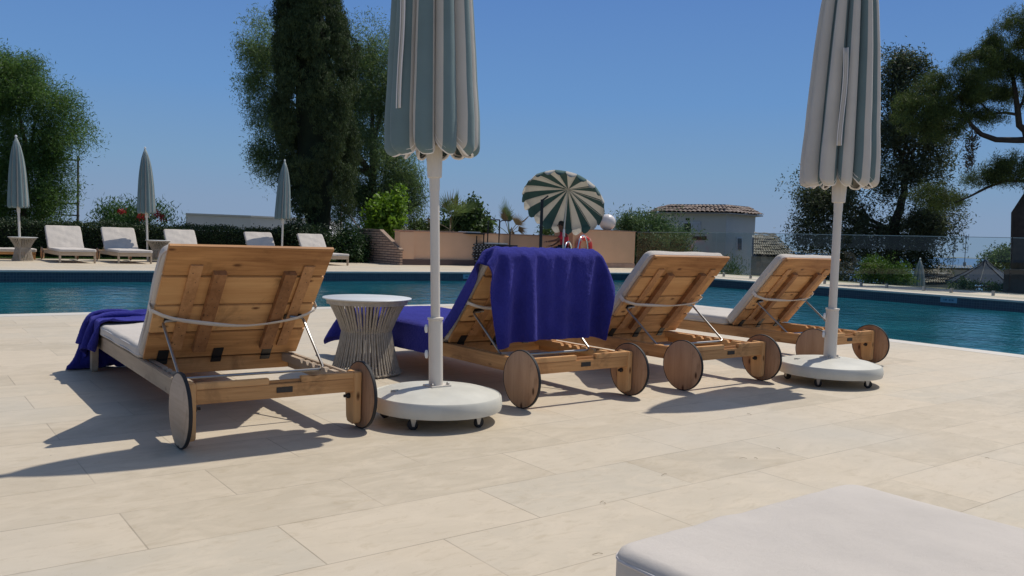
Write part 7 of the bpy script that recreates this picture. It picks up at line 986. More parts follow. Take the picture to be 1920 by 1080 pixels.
0,0,0,0,1,0,-1,0,1,0,-1,0,0,0,1,-1,0,1,0,-1,0,0,0,2,6,2,2,-1,0,-2,-3,2,3,-4,-5,-2,-1,3,1,1,-2,0,0,1,1,-1,-1,0,0,1,-1,0,0,0,0,0,0,0,0,1,-1,0,0,0,0,0,1,-1,0,0,1,-1,0,0,0,0,0,0,0,1,-1,0,0,0,1,1,10,-1,0,-1,-1,-1,-1,4,-4,-6,-2,-1,3,1,2,-1,-1,0,0,1,0,0,-1,0,0,1,1,-1,-1,1,-1,0,0,0,0,0,0,0,0,0,0,0,0,0,0,0,0,0,0,0,0,0,-1,1,2,-2,-1,1,0,0,1,1,8,0,
-1,1,0,1,-1,-5,-5,-1,0,0,2,1,1,-1,0,0,0,1,0,0,-1,0,0,0,0,0,1,-1,0,0,0,0,0,0,0,0,0,0,0,0,0,-1,1,0,0,0,0,0,0,0,0,0,0,0,0,0,0,0,1,1,6,1,0,-1,-3,-7,-4,0,3,2,-1,2,1,3,-1,-1,-1,0,0,1,1,0,-1,0,0,0,1,0,-1,0,0,0,0,0,0,0,0,0,0,0,0,0,0,-1,1,0,0,0,0,0,0,0,0,1,0,-2,1,0,0,1,0,1,5,0,-1,-4,-5,-3,4,2,0,-2,1,2,2,1,-1,-1,-1,-1,2,0,1,-1,0,-2,1,1,1,0,
0,0,-1,0,-1,-1,1,1,0,-1,0,0,0,0,0,0,-1,1,1,-1,0,0,0,0,0,1,-1,0,1,0,0,0,1,1,4,-2,-4,-5,-2,4,4,0,-2,-1,2,2,2,0,-1,-2,1,-1,0,1,0,1,-2,0,0,1,0,1,0,0,0,-1,0,-1,0,0,1,0,-1,0,0,1,-1,0,0,1,-1,0,0,0,1,-1,1,0,-2,0,-1,2,0,2,1,0,2,-4,-5,-1,3,3,2,-2,-1,0,2,2,2,-1,-2,0,-1,0,1,-1,1,0,0,-1,0,0,0,2,0,-1,0,0,0,0,-1,0,0,0,1,-1,0,0,0,0,0,0,0,0,0,0,1,0,0,-1,
-1,0,1,0,1,1,0,1,0,-7,0,3,3,3,-2,-4,0,4,1,1,0,-1,-1,-1,0,0,0,0,1,0,0,-1,1,-1,1,0,2,0,0,-1,-1,-1,-1,0,1,1,-1,0,0,0,-1,0,1,1,-1,0,0,1,-1,1,-1,-1,-1,1,1,0,2,0,1,0,-8,3,3,3,1,-4,-2,2,2,1,2,-1,0,-1,0,-2,1,0,-1,0,0,2,0,-2,-3,1,-1,0,1,2,2,0,0,0,-2,-2,1,1,-1,1,-1,1,0,0,0,0,0,-1,1,1,-1,0,-1,-1,1,0,2,0,0,2,0,1,3,3,2,-1,-1,-1,-1,0,0,0,-2,0,-2,2,-1,0,-1,-1,
-1,-1,1,3,2,-1,-4,-6,-2,0,1,3,3,1,1,2,0,-3,-3,2,1,0,0,0,0,0,1,0,-1,0,2,-1,0,-1,0,-1,0,2,0,1,2,0,1,-1,11,0,0,0,0,0,-1,-1,-1,-1,-1,-3,-3,0,2,-1,2,1,-3,-3,-2,3,4,0,-2,-3,-2,-1,-3,-1,1,3,0,1,2,1,-2,-3,2,1,0,0,-1,2,0,0,-1,1,1,-1,-1,-1,0,0,2,2,1,0,0,1,0,1,11,1,-1,1,-1,0,1,-1,0,0,-1,0,-3,-6,0,6,4,0,-1,-6,-4,-4,5,3,-1,3,4,-5,-5,-3,-4,-1,0,0,1,2,3,0,-2,1,1,-1,1,1,
0,-2,1,2,-2,0,0,1,0,2,0,-2,1,2,1,0,0,1,12,-1,0,0,0,1,-1,0,1,-1,0,0,0,1,-1,0,-1,0,0,1,-2,-4,-5,2,5,1,0,1,-1,-7,-1,0,1,0,1,0,1,1,0,0,1,-1,1,-1,0,0,0,0,0,0,1,1,1,1,2,-5,-1,2,0,0,-2,-1,11,0,1,-1,1,-1,0,1,-1,0,1,-1,0,0,0,0,-1,0,1,0,0,0,0,0,0,1,-4,-4,-1,5,2,-1,1,1,-1,1,0,-1,1,0,-1,1,0,0,0,-1,0,0,0,0,1,1,0,0,-3,-3,2,-3,1,0,-2,-1,11,1,-1,0,0,0,1,-1,
0,1,-1,0,1,-1,0,-1,1,1,-1,0,0,1,-1,0,0,-3,-6,1,7,2,-1,1,-1,0,1,-1,0,1,-1,0,1,-1,0,1,-1,1,0,-1,1,0,-1,-1,1,-1,-4,-2,-1,3,0,-4,3,-1,12,-1,0,1,-1,1,-1,0,1,-1,0,0,0,-1,0,1,0,0,1,-1,-1,-3,-4,-6,-4,1,9,9,0,0,0,0,0,0,0,0,0,-1,1,0,-1,1,-1,0,0,0,0,1,-1,-1,0,2,-3,-7,-3,5,2,-1,-2,3,0,0,11,0,1,-1,1,-1,0,1,-1,0,1,0,-1,0,0,0,-4,-5,-7,0,2,-2,-1,3,8,5,1,-1,1,0,0,0,0,0,
0,0,0,1,0,-1,1,-1,1,0,0,0,0,-1,-1,1,1,-5,-6,-2,-1,8,0,-1,1,1,1,1,11,1,-1,0,0,0,1,-1,0,1,-1,0,0,-1,-4,-8,-3,-1,3,0,-3,-1,5,8,4,1,0,-1,1,0,1,0,0,0,-1,1,-1,0,0,1,-1,1,-1,0,0,0,0,0,1,-1,-7,-6,1,1,3,3,0,2,0,0,-1,0,112,8,7,8,8,8,7,8,7,7,8,4,2,2,6,4,-3,-4,-2,-3,-1,0,0,0,0,0,-1,0,0,0,0,0,0,0,0,0,0,0,0,1,0,0,0,0,0,0,1,0,2,1,2,2,2,3,0,-3,-4,-4,-2,-1,
1,-1,-1,-1,0,0,-1,0,1,-1,1,0,-1,2,0,-2,1,-9,1,3,2,3,1,1,0,0,0,-1,1,0,0,0,0,0,0,0,0,0,0,0,0,0,0,0,0,-1,0,0,0,2,1,1,1,0,-2,-6,-5,-1,3,4,2,1,-1,1,-4,0,0,-1,0,-1,0,0,-1,0,0,2,6,6,-8,0,1,0,0,0,0,-1,1,0,-1,1,0,0,0,0,0,0,0,0,0,0,0,0,0,-1,1,0,-1,1,1,0,-1,-3,-1,3,1,-4,-6,0,5,4,1,0,1,1,0,2,-7,0,0,0,0,0,0,0,2,1,1,1,-1,-4,1,5,1,1,0,0,0,-1,-1,0,
1,0,0,0,0,0,0,0,0,0,0,0,0,0,0,0,0,-1,1,3,2,2,0,-4,-5,-5,-4,2,8,6,2,2,1,1,0,0,1,-1,-6,0,0,1,1,1,1,1,0,0,0,0,-1,1,0,0,1,0,0,0,0,0,0,0,0,0,0,0,0,0,0,0,0,0,0,0,0,0,0,0,0,1,-1,-3,-2,5,4,4,-2,0,5,1,-1,-2,0,-1,0,-1,0,-1,0,0,-4,0,1,1,0,1,0,0,-1,1,0,0,1,0,1,-1,-1,0,0,1,-1,1,0,0,0,0,0,0,1,0,-1,1,-1,0,0,0,0,0,0,0,-1,0,2,0,-2,-5,4,6,6,1,
-4,-4,-5,-1,-1,0,-1,1,-1,1,-1,0,-2,1,0,0,0,0,0,0,1,-1,1,-1,1,0,0,1,0,-1,0,-1,1,0,0,0,1,0,0,0,-1,0,1,-1,1,0,0,0,0,0,0,0,0,0,-1,0,0,-2,-4,2,2,0,-3,-1,0,-1,0,-1,0,-1,0,-1,1,-1,-1,0,1,-1,1,-1,0,1,-1,2,-1,1,-1,1,-1,-1,0,1,0,0,0,0,0,1,-1,0,0,0,0,0,-1,1,-1,0,0,0,0,0,0,0,0,0,0,0,1,1,-5,-4,2,-1,-2,2,3,1,-1,0,0,0,0,0,-1,0,0,0,0,0,0,0,0,-1,1,-1,1,0,0,-1,
0,1,0,0,0,0,0,0,1,-1,-1,0,0,0,1,0,1,-1,1,0,0,0,0,0,0,0,0,0,0,-1,0,-1,1,-3,-4,-1,4,3,1,0,0,0,0,0,0,0,0,0,0,0,-1,1,-1,1,-1,1,0,-1,0,0,1,0,0,0,0,0,0,0,0,0,0,-1,1,0,0,1,-1,1,2,0,2,0,0,0,0,0,-1,0,0,0,0,2,-1,0,-1,0,-2,2,1,0,2,-1,0,-1,0,0,0,0,0,0,0,0,0,0,0,0,0,0,0,0,0,0,0,0,1,0,0,0,0,0,0,0,-2,2,2,2,1,-2,1,0,-1,1,-1,0,1,1,1,0,1,0,
0,1,0,-1,2,0,0,0,1,-1,0,-1,-1,1,-1,1,0,0,0,0,0,0,1,0,0,-1,1,-1,0,1,-1,1,-1,0,0,0,-1,0,0,0,0,0,0,0,1,-1,-2,1,4,4,0,0,0,0,-1,1,-1,0,-1,0,1,0,0,-1,0,1,-1,0,1,0,0,0,-1,0,-1,0,1,0,0,0,0,0,0,0,2,0,0,0,-1,0,0,-1,0,0,0,0,0,0,0,0,0,0,0,0,0,0,0,0,0,-2,-3,6,0,-1,-1,-1,0,-1,0,-1,0,0,-1,-1,0,0,0,-1,0,-1,0,0,0,0,0,0,0,0,0,0,0,0,0,0,0,0,3,0,0,0,
0,1,0,-1,0,0,0,-1,-1,2,3,1,2,0,1,0,0,0,0,0,-1,-2,-3,-13,-2,0,-1,0,0,0,0,0,0,0,0,1,0,0,0,0,0,0,0,0,0,0,0,0,0,0,0,0,0,0,0,0,0,0,4,0,0,0,0,0,0,1,0,0,0,1,0,1,0,2,0,1,0,0,0,0,0,0,0,-1,-2,-4,-2,-2,1,-1,1,0,0,0,0,-1,0,0,0,0,0,0,0,1,0,0,0,0,0,0,0,0,0,0,0,0,0,0,0,0,1,1,0,0,0,0,0,0,0,-1,0,-2,-1,0,1,1,0,1,0,1,1,0,0,-1,1,0,2,5,1,0,
-1,1,0,0,0,0,-1,-2,-7,-1,0,0,0,0,0,0,0,0,0,0,0,0,0,0,0,0,0,0,0,0,0,1,-1,-1,0,0,1,-1,1,0,0,1,0,2,0,0,-1,-1,0,-1,0,-1,-1,0,0,1,0,1,1,2,1,1,0,-1,-2,0,0,-1,1,1,3,2,1,0,1,0,0,0,0,0,0,0,0,0,0,0,1,0,0,0,1,0,0,0,-4,1,0,0,-1,1,-1,-1,1,-1,0,-1,1,-3,0,-1,-1,0,-1,1,0,0,0,0,-1,1,-1,0,0,-1,0,0,0,0,-1,1,0,3,14,4,0,1,0,0,0,0,0,0,0,0,0,0,0,0,-1,0,
0,0,-1,0,0,-1,-2,-1,0,1,0,-1,1,0,0,1,0,1,0,-2,-3,-2,-1,-1,0,-1,0,0,0,0,1,0,1,1,1,2,1,1,1,0,1,0,0,0,-4,2,1,0,0,0,1,0,-1,0,0,0,0,-1,0,0,0,-1,0,0,0,-1,0,0,-1,0,0,0,0,1,-1,2,-1,0,0,0,0,0,0,0,0,0,0,0,0,0,0,0,0,0,0,0,0,0,1,0,-1,0,2,-2,0,5,-2,-6,-4,-1,-1,1,-1,0,0,0,-1,0,0,0,0,0,-1,1,0,0,0,1,0,0,-1,0,1,-1,1,-1,1,-1,0,0,1,0,0,0,0,1,0,0,0,0,
0,0,0,0,0,0,-1,0,0,0,-1,1,0,0,1,-1,0,0,-3,-5,1,0,2,-2,0,-1,1,-1,1,0,0,1,0,0,0,0,0,0,0,1,0,0,0,0,-1,1,-1,1,0,-1,1,0,0,0,-1,1,0,-1,1,0,0,0,0,0,0,0,0,0,1,-1,0,0,1,-1,0,0,0,0,0,-2,-4,3,1,1,-3,1,0,1,0,1,0,0,0,0,0,0,1,0,0,0,0,-1,0,0,-1,1,0,0,0,0,0,0,0,0,0,0,0,0,0,0,-1,0,0,0,0,0,0,1,0,0,0,1,0,0,-2,1,0,0,-1,1,0,-4,3,1,0,-1,1,0,0,0,
0,0,0,0,0,0,0,0,0,0,0,0,0,1,0,0,0,0,0,0,0,0,0,0,0,0,0,0,0,0,0,0,0,0,0,0,0,0,0,-1,0,0,0,0,1,0,1,-1,1,0,-2,2,-1,0,0,1,0,0,0,0,0,0,0,0,0,0,0,0,0,0,0,-1,0,0,0,-1,1,0,1,-1,0,0,0,0,0,0,0,0,0,0,0,0,0,0,0,1,0,0,0,0,0,-1,0,0,0,1,0,1,0,1,0,1,0,1,1,0,1,-1,1,0,0,0,0,-1,0,0,0,-1,0,0,0,1,1,2,-2,-2,-2,-2,-1,1,0,0,1,-1,1,-1,0,1,-1,0,
0,0,0,0,0,0,0,0,0,0,0,0,0,3,2,2,1,-2,0,0,1,0,1,0,1,0,1,0,0,0,-1,1,-1,0,0,1,-1,0,-1,1,0,0,0,0,0,1,1,-1,-1,-3,-3,-1,1,0,-1,1,-1,1,-1,0,1,-1,0,0,0,0,0,0,0,-1,0,0,0,0,0,-2,0,2,4,4,0,1,0,-1,0,0,-1,-1,-1,0,-1,0,-1,-1,1,0,-1,0,1,0,0,0,0,1,0,0,0,-1,1,3,0,0,-1,-1,2,0,0,-1,0,0,0,-1,0,1,0,-1,1,-1,0,0,0,0,0,0,0,0,0,1,-2,-2,-2,6,1,-2,-1,0,-2,-2,0,-1,
-1,-1,-1,-1,0,0,0,0,0,0,0,0,1,0,0,0,0,0,1,-3,1,3,8,3,2,-1,3,0,0,0,0,-1,1,0,-1,-1,-1,0,0,0,3,2,1,1,1,1,0,0,1,-1,0,-2,-3,-12,-3,0,-1,0,0,1,0,1,0,1,0,0,0,0,0,0,1,0,0,0,0,0,0,-1,0,-1,-2,4,4,5,-4,0,0,-1,4,0,0,0,0,1,-1,1,0,1,0,1,0,4,-1,1,0,0,0,0,0,0,-1,0,0,-1,-3,-5,-1,-1,1,0,2,1,1,2,1,0,-1,-6,0,0,0,0,0,0,1,0,1,1,1,2,1,3,1,-1,-5,-11,-4,-1,0,2,
3,0,0,0,0,0,0,0,0,0,-1,-1,0,1,1,0,1,0,0,-1,0,0,0,-1,-1,0,1,6,1,1,0,0,-1,-1,-2,-3,0,-1,1,3,2,2,1,0,0,1,-1,1,-1,0,1,-1,-1,-5,-4,-8,-5,3,3,3,2,1,0,0,0,0,0,0,0,0,0,-1,1,1,-1,-2,0,-2,-1,0,-1,0,0,0,0,0,0,0,1,1,0,0,-1,-1,-2,-2,-1,0,-1,0,2,13,2,0,0,1,0,-1,0,0,0,0,0,-2,-7,-5,-3,7,6,3,2,2,1,1,-3,0,0,1,0,-1,0,-1,0,-1,0,-3,0,-3,-1,1,0,-1,1,0,0,-1,0,0,0,0,
1,0,0,0,1,1,2,2,2,1,1,1,-1,-6,1,1,0,0,0,1,0,-1,-1,-1,4,2,0,2,4,6,0,-1,0,-1,0,0,-3,0,0,-2,0,0,0,0,0,2,-1,2,1,2,-3,-2,-1,0,-1,0,0,1,0,1,1,1,0,1,1,0,0,0,0,0,1,0,-1,0,0,-3,-3,-2,1,-1,0,0,0,0,0,2,-1,4,9,2,1,-8,-6,2,0,1,0,0,-5,0,0,1,0,0,0,0,1,-2,1,1,1,1,1,0,0,0,0,0,0,0,0,0,0,0,0,0,0,0,0,0,0,0,-1,0,1,0,1,-1,-1,0,-2,0,1,-2,0,0,1,-2,-3,0,
3,4,0,-2,0,-4,0,0,1,0,-4,0,0,0,0,0,1,0,-1,3,0,-1,0,2,0,0,0,0,0,0,0,0,1,0,0,0,-1,0,0,0,0,0,0,0,0,0,0,0,-1,2,0,-1,-1,0,2,-2,0,1,0,0,-3,-4,-3,4,1,-1,3,0,-2,-1,1,1,-4,1,0,0,0,1,-1,0,0,-2,0,1,1,2,1,0,0,0,0,0,1,0,-1,0,0,0,0,0,0,0,0,0,0,0,0,0,0,0,0,-1,0,0,1,0,-1,1,0,-1,0,0,1,3,-6,-5,0,5,3,-1,0,0,-3,0,-2,-1,0,0,0,-1,0,0,0,0,-1,0,0,2,2,0,
1,0,0,0,-1,1,0,0,0,0,0,0,0,0,0,0,0,0,0,0,0,0,0,0,0,0,0,0,-1,1,0,0,0,1,-1,-1,1,0,0,1,-1,0,0,-1,1,-2,-3,0,0,-1,0,-1,0,-1,0,-1,3,-3,-3,-2,0,2,0,2,1,0,1,0,0,0,1,0,1,1,0,0,0,1,0,0,0,0,0,0,0,0,0,1,0,0,-1,1,1,0,0,-1,1,-3,3,0,0,0,0,0,0,0,-1,0,-4,-1,-1,0,0,0,-1,2,0,-1,-3,1,-1,-5,2,0,0,0,0,-1,0,0,1,1,-1,1,0,-1,1,0,0,-1,1,0,0,0,0,0,0,1,0,-1,
1,0,1,0,0,0,1,0,1,0,1,0,1,0,0,2,1,0,1,0,-6,0,0,0,-1,2,1,-3,-1,1,0,-3,-1,-1,-1,-1,1,-1,1,2,-1,0,0,-1,1,-1,1,0,-1,1,1,0,-1,0,0,0,1,0,-1,0,0,0,-1,1,0,0,-1,1,0,-1,0,0,0,0,0,0,2,0,0,0,0,1,-7,0,0,1,0,-2,0,1,0,-1,-3,0,-1,1,-2,1,0,0,0,0,1,-1,0,1,-1,1,-1,0,0,0,-1,0,1,0,1,-1,0,0,1,-1,1,0,0,-1,0,1,-1,0,0,2,-1,1,-2,2,-1,-1,-1,0,1,1,-2,-1,-6,0,0,-1,1,0,
-1,0,-1,-2,-1,-1,1,1,-1,0,0,1,-2,0,0,1,-1,1,0,-1,0,1,0,-1,0,1,-1,1,-2,2,-1,0,0,0,0,0,0,1,0,-1,1,-1,1,-1,0,-1,2,-1,0,1,-1,2,-2,-2,2,0,-7,0,0,1,-1,0,0,0,-3,-1,0,0,-1,-1,1,0,0,1,0,0,0,-1,1,-1,0,0,1,-1,0,0,1,-1,1,-1,1,-1,0,1,-1,1,-1,1,-1,0,0,1,-1,1,-2,2,-1,0,0,0,0,0,1,-1,0,0,0,0,-6,0,0,-1,1,0,-1,-4,-1,1,0,0,1,-2,1,0,-1,0,1,-1,0,1,-1,1,-1,1,-1,0,0,1,-1,0,
0,0,0,0,1,-1,1,-1,1,-1,1,-1,0,0,0,0,1,-1,1,0,-1,0,1,-1,1,-1,1,0,-1,1,-7,0,0,1,-1,0,-2,-1,0,-1,0,0,-2,2,-1,0,1,-1,-1,1,0,0,1,-1,1,-1,0,1,0,-1,0,1,0,0,0,-1,0,0,0,1,-1,0,0,1,0,-1,1,-1,1,-1,1,0,1,-2,0,1,0,-1,0,0,0,0,-6,0,1,-1,0,-3,-1,-1,0,0,0,-1,1,0,0,0,-1,0,1,0,0,0,-1,0,0,0,1,-1,0,1,0,-1,-1,1,0,1,-1,0,0,0,0,0,1,-1,-1,1,0,1,-2,1,-1,1,-1,2,-1,2,-2,1,
-1,0,1,0,-5,0,0,-1,-2,-2,-2,1,0,0,-1,1,0,-1,0,0,1,-1,0,0,0,0,1,-1,1,0,-1,0,1,-1,0,0,1,-1,0,0,0,1,0,-1,0,1,-1,0,1,-1,0,0,0,0,0,0,0,0,1,-2,0,0,0,1,0,0,-4,1,-2,-3,-3,0,0,0,0,0,0,0,-1,1,0,0,-1,1,0,-1,0,1,-1,1,-1,0,1,0,-1,0,1,0,-1,0,1,0,0,-1,0,1,0,-1,0,1,-1,1,0,-1,1,-1,1,-1,1,-1,0,0,1,-1,0,1,0,-1,-1,-4,-4,-2,0,-1,1,0,0,-1,1,0,0,0,0,-1,1,-1,0,1,0,-1,
1,0,0,0,-1,0,1,0,-1,0,1,0,-1,0,0,0,1,-1,0,0,1,-1,1,-1,0,1,-1,1,-1,1,-1,1,0,0,-1,0,1,-1,0,1,-5,-5,-2,1,-1,1,0,0,0,0,0,0,0,0,0,0,-1,1,0,0,-1,1,-1,0,1,0,0,0,-1,0,1,0,-1,0,1,0,0,0,-1,1,0,0,-1,1,-1,0,1,-1,1,-1,1,-1,1,-1,1,-1,0,1,-1,1,-1,1,-11,1,1,0,0,-1,-1,0,0,0,0,-1,1,0,0,-1,1,-1,1,0,0,0,2,-2,0,2,3,1,-2,-3,-2,0,1,0,-1,1,0,0,0,-1,1,-1,1,0,0,0,-1,1,
-1,1,-1,1,-1,1,-1,1,0,-1,0,0,1,-1,0,0,-1,-2,-1,-1,-1,-1,-1,-1,-1,-1,0,0,0,0,0,0,-1,1,1,-1,0,1,-1,0,0,2,2,1,-3,-1,-1,0,0,0,0,0,0,0,0,0,0,-1,0,0,1,0,0,-1,1,0,1,-1,0,-1,0,1,0,0,0,0,0,0,0,0,0,0,0,-1,-1,-1,-2,-1,-3,-2,0,3,6,2,-7,-4,-1,1,0,2,-1,1,3,-5,-1,2,2,0,-1,0,0,-1,0,-1,0,0,-1,1,-1,1,0,0,0,-1,0,1,0,-1,0,1,0,-1,1,-1,1,0,0,1,0,0,0,0,0,0,0,0,0,0,0,0,
0,-1,-2,1,-1,1,3,-5,-4,-2,-1,-1,4,3,0,2,-4,-5,0,0,1,-1,0,0,0,1,0,0,0,0,1,-1,0,0,0,0,1,-1,0,1,1,1,2,-4,-1,2,2,2,-4,-2,0,0,0,0,0,0,0,0,0,0,0,0,0,0,1,0,-3,1,0,-1,1,0,-1,-1,2,1,-8,-3,2,1,2,1,0,1,0,0,0,0,0,0,0,0,-1,0,0,0,-1,0,0,1,1,2,2,0,-7,-2,3,6,-1,-5,-2,-1,0,0,0,0,0,0,0,0,0,0,0,0,0,2,2,1,-1,-5,-1,-1,3,0,1,4,0,-15,0,7,-1,4,0,0,0,0,0,0,0,0,
0,0,0,0,0,0,0,0,0,0,0,2,1,2,-4,-7,-3,9,4,-5,-4,-4,2,0,0,0,0,0,0,0,0,0,0,0,0,0,1,4,2,-2,-4,-3,-2,4,5,5,2,-3,-10,-1,10,-3,-1,-4,0,0,0,0,0,0,0,0,0,0,0,0,0,0,0,0,0,0,2,3,0,-5,-7,0,7,6,-5,-6,-3,4,3,1,0,0,0,0,0,0,0,0,0,0,0,0,4,-1,-3,-6,-4,-1,6,10,2,-2,-4,-7,-2,8,-2,-2,2,2,0,0,0,0,0,0,0,0,0,0,0,0,0,0,0,0,0,2,3,-2,-5,-7,4,5,0,0,-3,-3,4,2,0,0,0,0,
0,0,0,0,0,0,0,0,0,1,-2,-4,-6,2,5,4,5,1,-2,-6,-6,1,6,2,-5,-1,3,2,0,0,0,0,0,0,0,0,0,0,0,0,0,0,0,0,1,2,-2,-7,-4,7,6,4,-6,-9,3,4,1,0,0,0])

def towel(key, name, label, group, M_, width_v=True):
    nv, nu, z = CLOTH[key]
    e = np.array(z).reshape(3, nv, nu).transpose(1, 2, 0).astype(np.int64)
    q = np.cumsum(np.cumsum(e, 0), 1).reshape(-1, 3)/500.0
    F = [(j*nu+i, j*nu+i+1, (j+1)*nu+i+1, (j+1)*nu+i) for j in range(nv-1) for i in range(nu-1)]
    mw = M_.matrix_basis if hasattr(M_, 'matrix_basis') else M_
    o = fast_mesh(name, q, F, M['towel'], None, True)
    md = o.modifiers.new('thickness', 'SOLIDIFY'); md.thickness = .008; md.offset = .6
    md = o.modifiers.new('smooth', 'SUBSURF'); md.levels = 1; md.render_levels = 2
    md = o.modifiers.new('pile', 'DISPLACE'); tx = bpy.data.textures.new('terry', 'CLOUDS'); tx.noise_scale = .010; tx.noise_depth = 1; md.texture = tx; md.strength = .0045; md.mid_level = .5
    o.location = M_.location; o.rotation_euler = M_.rotation_euler
    return tag(o, label, 'towel', group)
TG = 'blue towels on the loungers'
towel('A', 'towel', 'blue towel hung over the raised back of the second lounger, covering its wood', TG, L2)
towel('B', 'towel', 'blue towel spread flat over the seat of the second lounger behind the rope table', TG, L2)
towel('C', 'towel', 'rumpled blue towel bunched over the foot end of the nearest lounger', TG, L1)
# ------------------------------------------------------------------ open tilted parasol
def onz(px, py, d): return at(px, py, d)
d = 30.5
apex = at(1063, 352, d+.25); cen = at(1059, 373, d)
_al, _rh = math.radians(54), math.radians(20)
nrm = (CF*math.cos(_al)+(CU*math.cos(_rh)+CR*math.sin(_rh))*math.sin(_al)).normalized()
foot = at(1053, 500, 30.2); foot.z = 0
OP = empty('open_parasol', (foot.x, foot.y, 0), 0, 'open tilted green and white striped parasol shading the seated lifeguard', 'parasol')
q = nrm.to_track_quat('Z', 'Y'); Mo = Matrix.Translation(cen-Vector((foot.x, foot.y, 0))) @ q.to_matrix().to_4x4()
RO, HO = 77/PXM(d), .50; ng = 24; nrr = 8; V = []; F = []; mi = []
TEALO = fabric('parasol_green', (.06, .125, .115), .08, trans=.10); WHO = fabric('parasol_cream', (.68, .645, .58), .04, trans=.42)
sub = 4
for i in range(nrr+1):
    f = i/nrr
    for k in range(ng*sub):
        a = 2*PI*k/(ng*sub); g_ = abs(math.sin(a*ng/2/2)); t = (k % (sub*2))/(sub*2)
        r = RO*f*(1-.03*math.sin(PI*t)*f); z = HO*(1-f)-.35*f*(1-f)*.2+.03*f*math.sin(PI*t)
        V.append(Mo @ Vector((r*math.cos(a), r*math.sin(a), z-.10*f**4)))
nb_ = len(V); W_ = ng*sub
for k in range(W_):      # scalloped valance
    a = 2*PI*k/W_; t = ((k % sub)+0)/sub; dr = .17*math.sin(PI*((k % sub)/sub))+.10
    V.append(Mo @ Vector((RO*1.015*math.cos(a), RO*1.015*math.sin(a), -.10-dr)))
for i in range(nrr+1):
    for k in range(W_):
        k2 = (k+1) % W_; F.append((i*W_+k, i*W_+k2, (i+1)*W_+k2, (i+1)*W_+k)); mi.append((k//sub) % 2)
cn = fast_mesh('canopy', V, F, [TEALO, WHO], OP, False, mi); cn.modifiers.new('t', 'SOLIDIFY').thickness = .006
mb = MB(); hubp = Mo @ Vector((0, 0, HO-.02)); rc = Mo @ Vector((0, 0, HO*.25))
kink = Vector((at(1057.5, 432, d).x-foot.x, at(1057.5, 432, d).y-foot.y, at(1057.5, 432, d).z))
mb.tube([(0, 0, 0), kink, hubp], .028, 8); mb.build('pole', M['white_paint'], OP, smooth=True)
MB().tube([kink-Vector((0, 0, .22)), kink+Vector((0, 0, .04))], [.05, .042], 10).build('tilt_joint', M['clip'], OP, smooth=True)
mb = MB()
for k in range(12):
    a = 2*PI*(k+.0)/12; mb.tube([hubp, Mo @ Vector((RO*.98*math.cos(a), RO*.98*math.sin(a), -.12))], .009, 5)
mb.build('ribs', M['white_paint'], OP)
# parasol base
MB().lathe([(.001, 0), (.3, 0), (.3, .06), (.05, .1), (.04, .3), (.001, .3)], 24).build('base', M['base_paint'], OP, smooth=True)
# dark shower post beside it
p = at(1012, 500, 28.3); p.z = 0; tz = at(1015, 374, 28.3).z
sp_ = empty('shower_post', p, math.atan2(CR.y, CR.x), 'dark upright post with a short arm left of the open parasol', 'post')
BLK = plain('black_metal', (.02, .021, .022), .5, .3)
MB().box(-.05, .05, -.05, .05, 0, tz).build('post', BLK, sp_, bevel=.01)
MB().tube([(0, 0, tz-.03), (.08, 0, tz+.03), (.2, 0, tz+.13)], .028, 8).build('arm', BLK, sp_, smooth=True)
# ------------------------------------------------------------------ seated person (grown from a skeleton)
def skin(name, pts, edges, rad, m, parent, sub=2, root_i=0):
    me = bpy.data.meshes.new(name); me.from_pydata(pts, edges, []); o = bpy.data.objects.new(name, me); COL.objects.link(o)
    md = o.modifiers.new('s', 'SKIN'); md.use_smooth_shade = True
    for i, r in enumerate(rad): me.skin_vertices[0].data[i].radius = (r, r) if not isinstance(r, tuple) else r
    me.skin_vertices[0].data[root_i].use_root = True
    o.modifiers.new('ss', 'SUBSURF').levels = sub; o.modifiers['ss'].render_levels = sub
    dg = bpy.context.evaluated_depsgraph_get(); dg.update(); ev = o.evaluated_get(dg); nm = bpy.data.meshes.new_from_object(ev)
    o.modifiers.clear(); o.data = nm; nm.materials.clear(); nm.materials.append(m)
    nm.polygons.foreach_set('use_smooth', np.ones(len(nm.polygons), bool)); o.parent = parent; return o
SK = plain('skin', (.16, .075, .048), .6, 0, .05); RED = fabric('red_shirt', (.55, .035, .06)); SHT = fabric('dark_shorts', (.022, .024, .035)); HR = plain('hair', (.012, .01, .009), .7)
pc = at(1054, 466, 31.4); PZ = pc.z
PR_ = empty('person', (pc.x, pc.y, 0), math.atan2(CR.y, CR.x), 'seated lifeguard in red polo shirt and dark shorts under the open striped parasol', 'person')
k = 1.17; hz = .70    # hip height; local +x = picture right, the person faces -x
h = Vector((.08, 0, hz))
P_ = [h, (.09, 0, hz+.20), (.06, 0, hz+.42), (.0, 0, hz+.58), (-.05, 0, hz+.68), (-.09, -.01, hz+.80), (-.10, -.01, hz+.92),
      (-.01, -.22, hz+.52), (-.20, -.34, hz+.33), (-.44, -.36, hz+.27), (-.56, -.34, hz+.25),
      (-.01, .21, hz+.52), (-.14, .30, hz+.26), (-.36, .20, hz+.12), (-.44, .18, hz+.10),
      (.02, -.12, hz-.02), (-.42, -.20, hz+.0), (-.48, -.20, .12), (-.62, -.20, .05),
      (.02, .12, hz-.02), (-.40, .18, hz+.02), (-.36, .18, .12), (-.50, .18, .05)]
E_ = [(0, 1), (1, 2), (2, 3), (3, 4), (4, 5), (5, 6), (3, 7), (7, 8), (8, 9), (9, 10), (3, 11), (11, 12), (12, 13), (13, 14), (0, 15), (15, 16), (16, 17), (17, 18), (0, 19), (19, 20), (20, 21), (21, 22)]
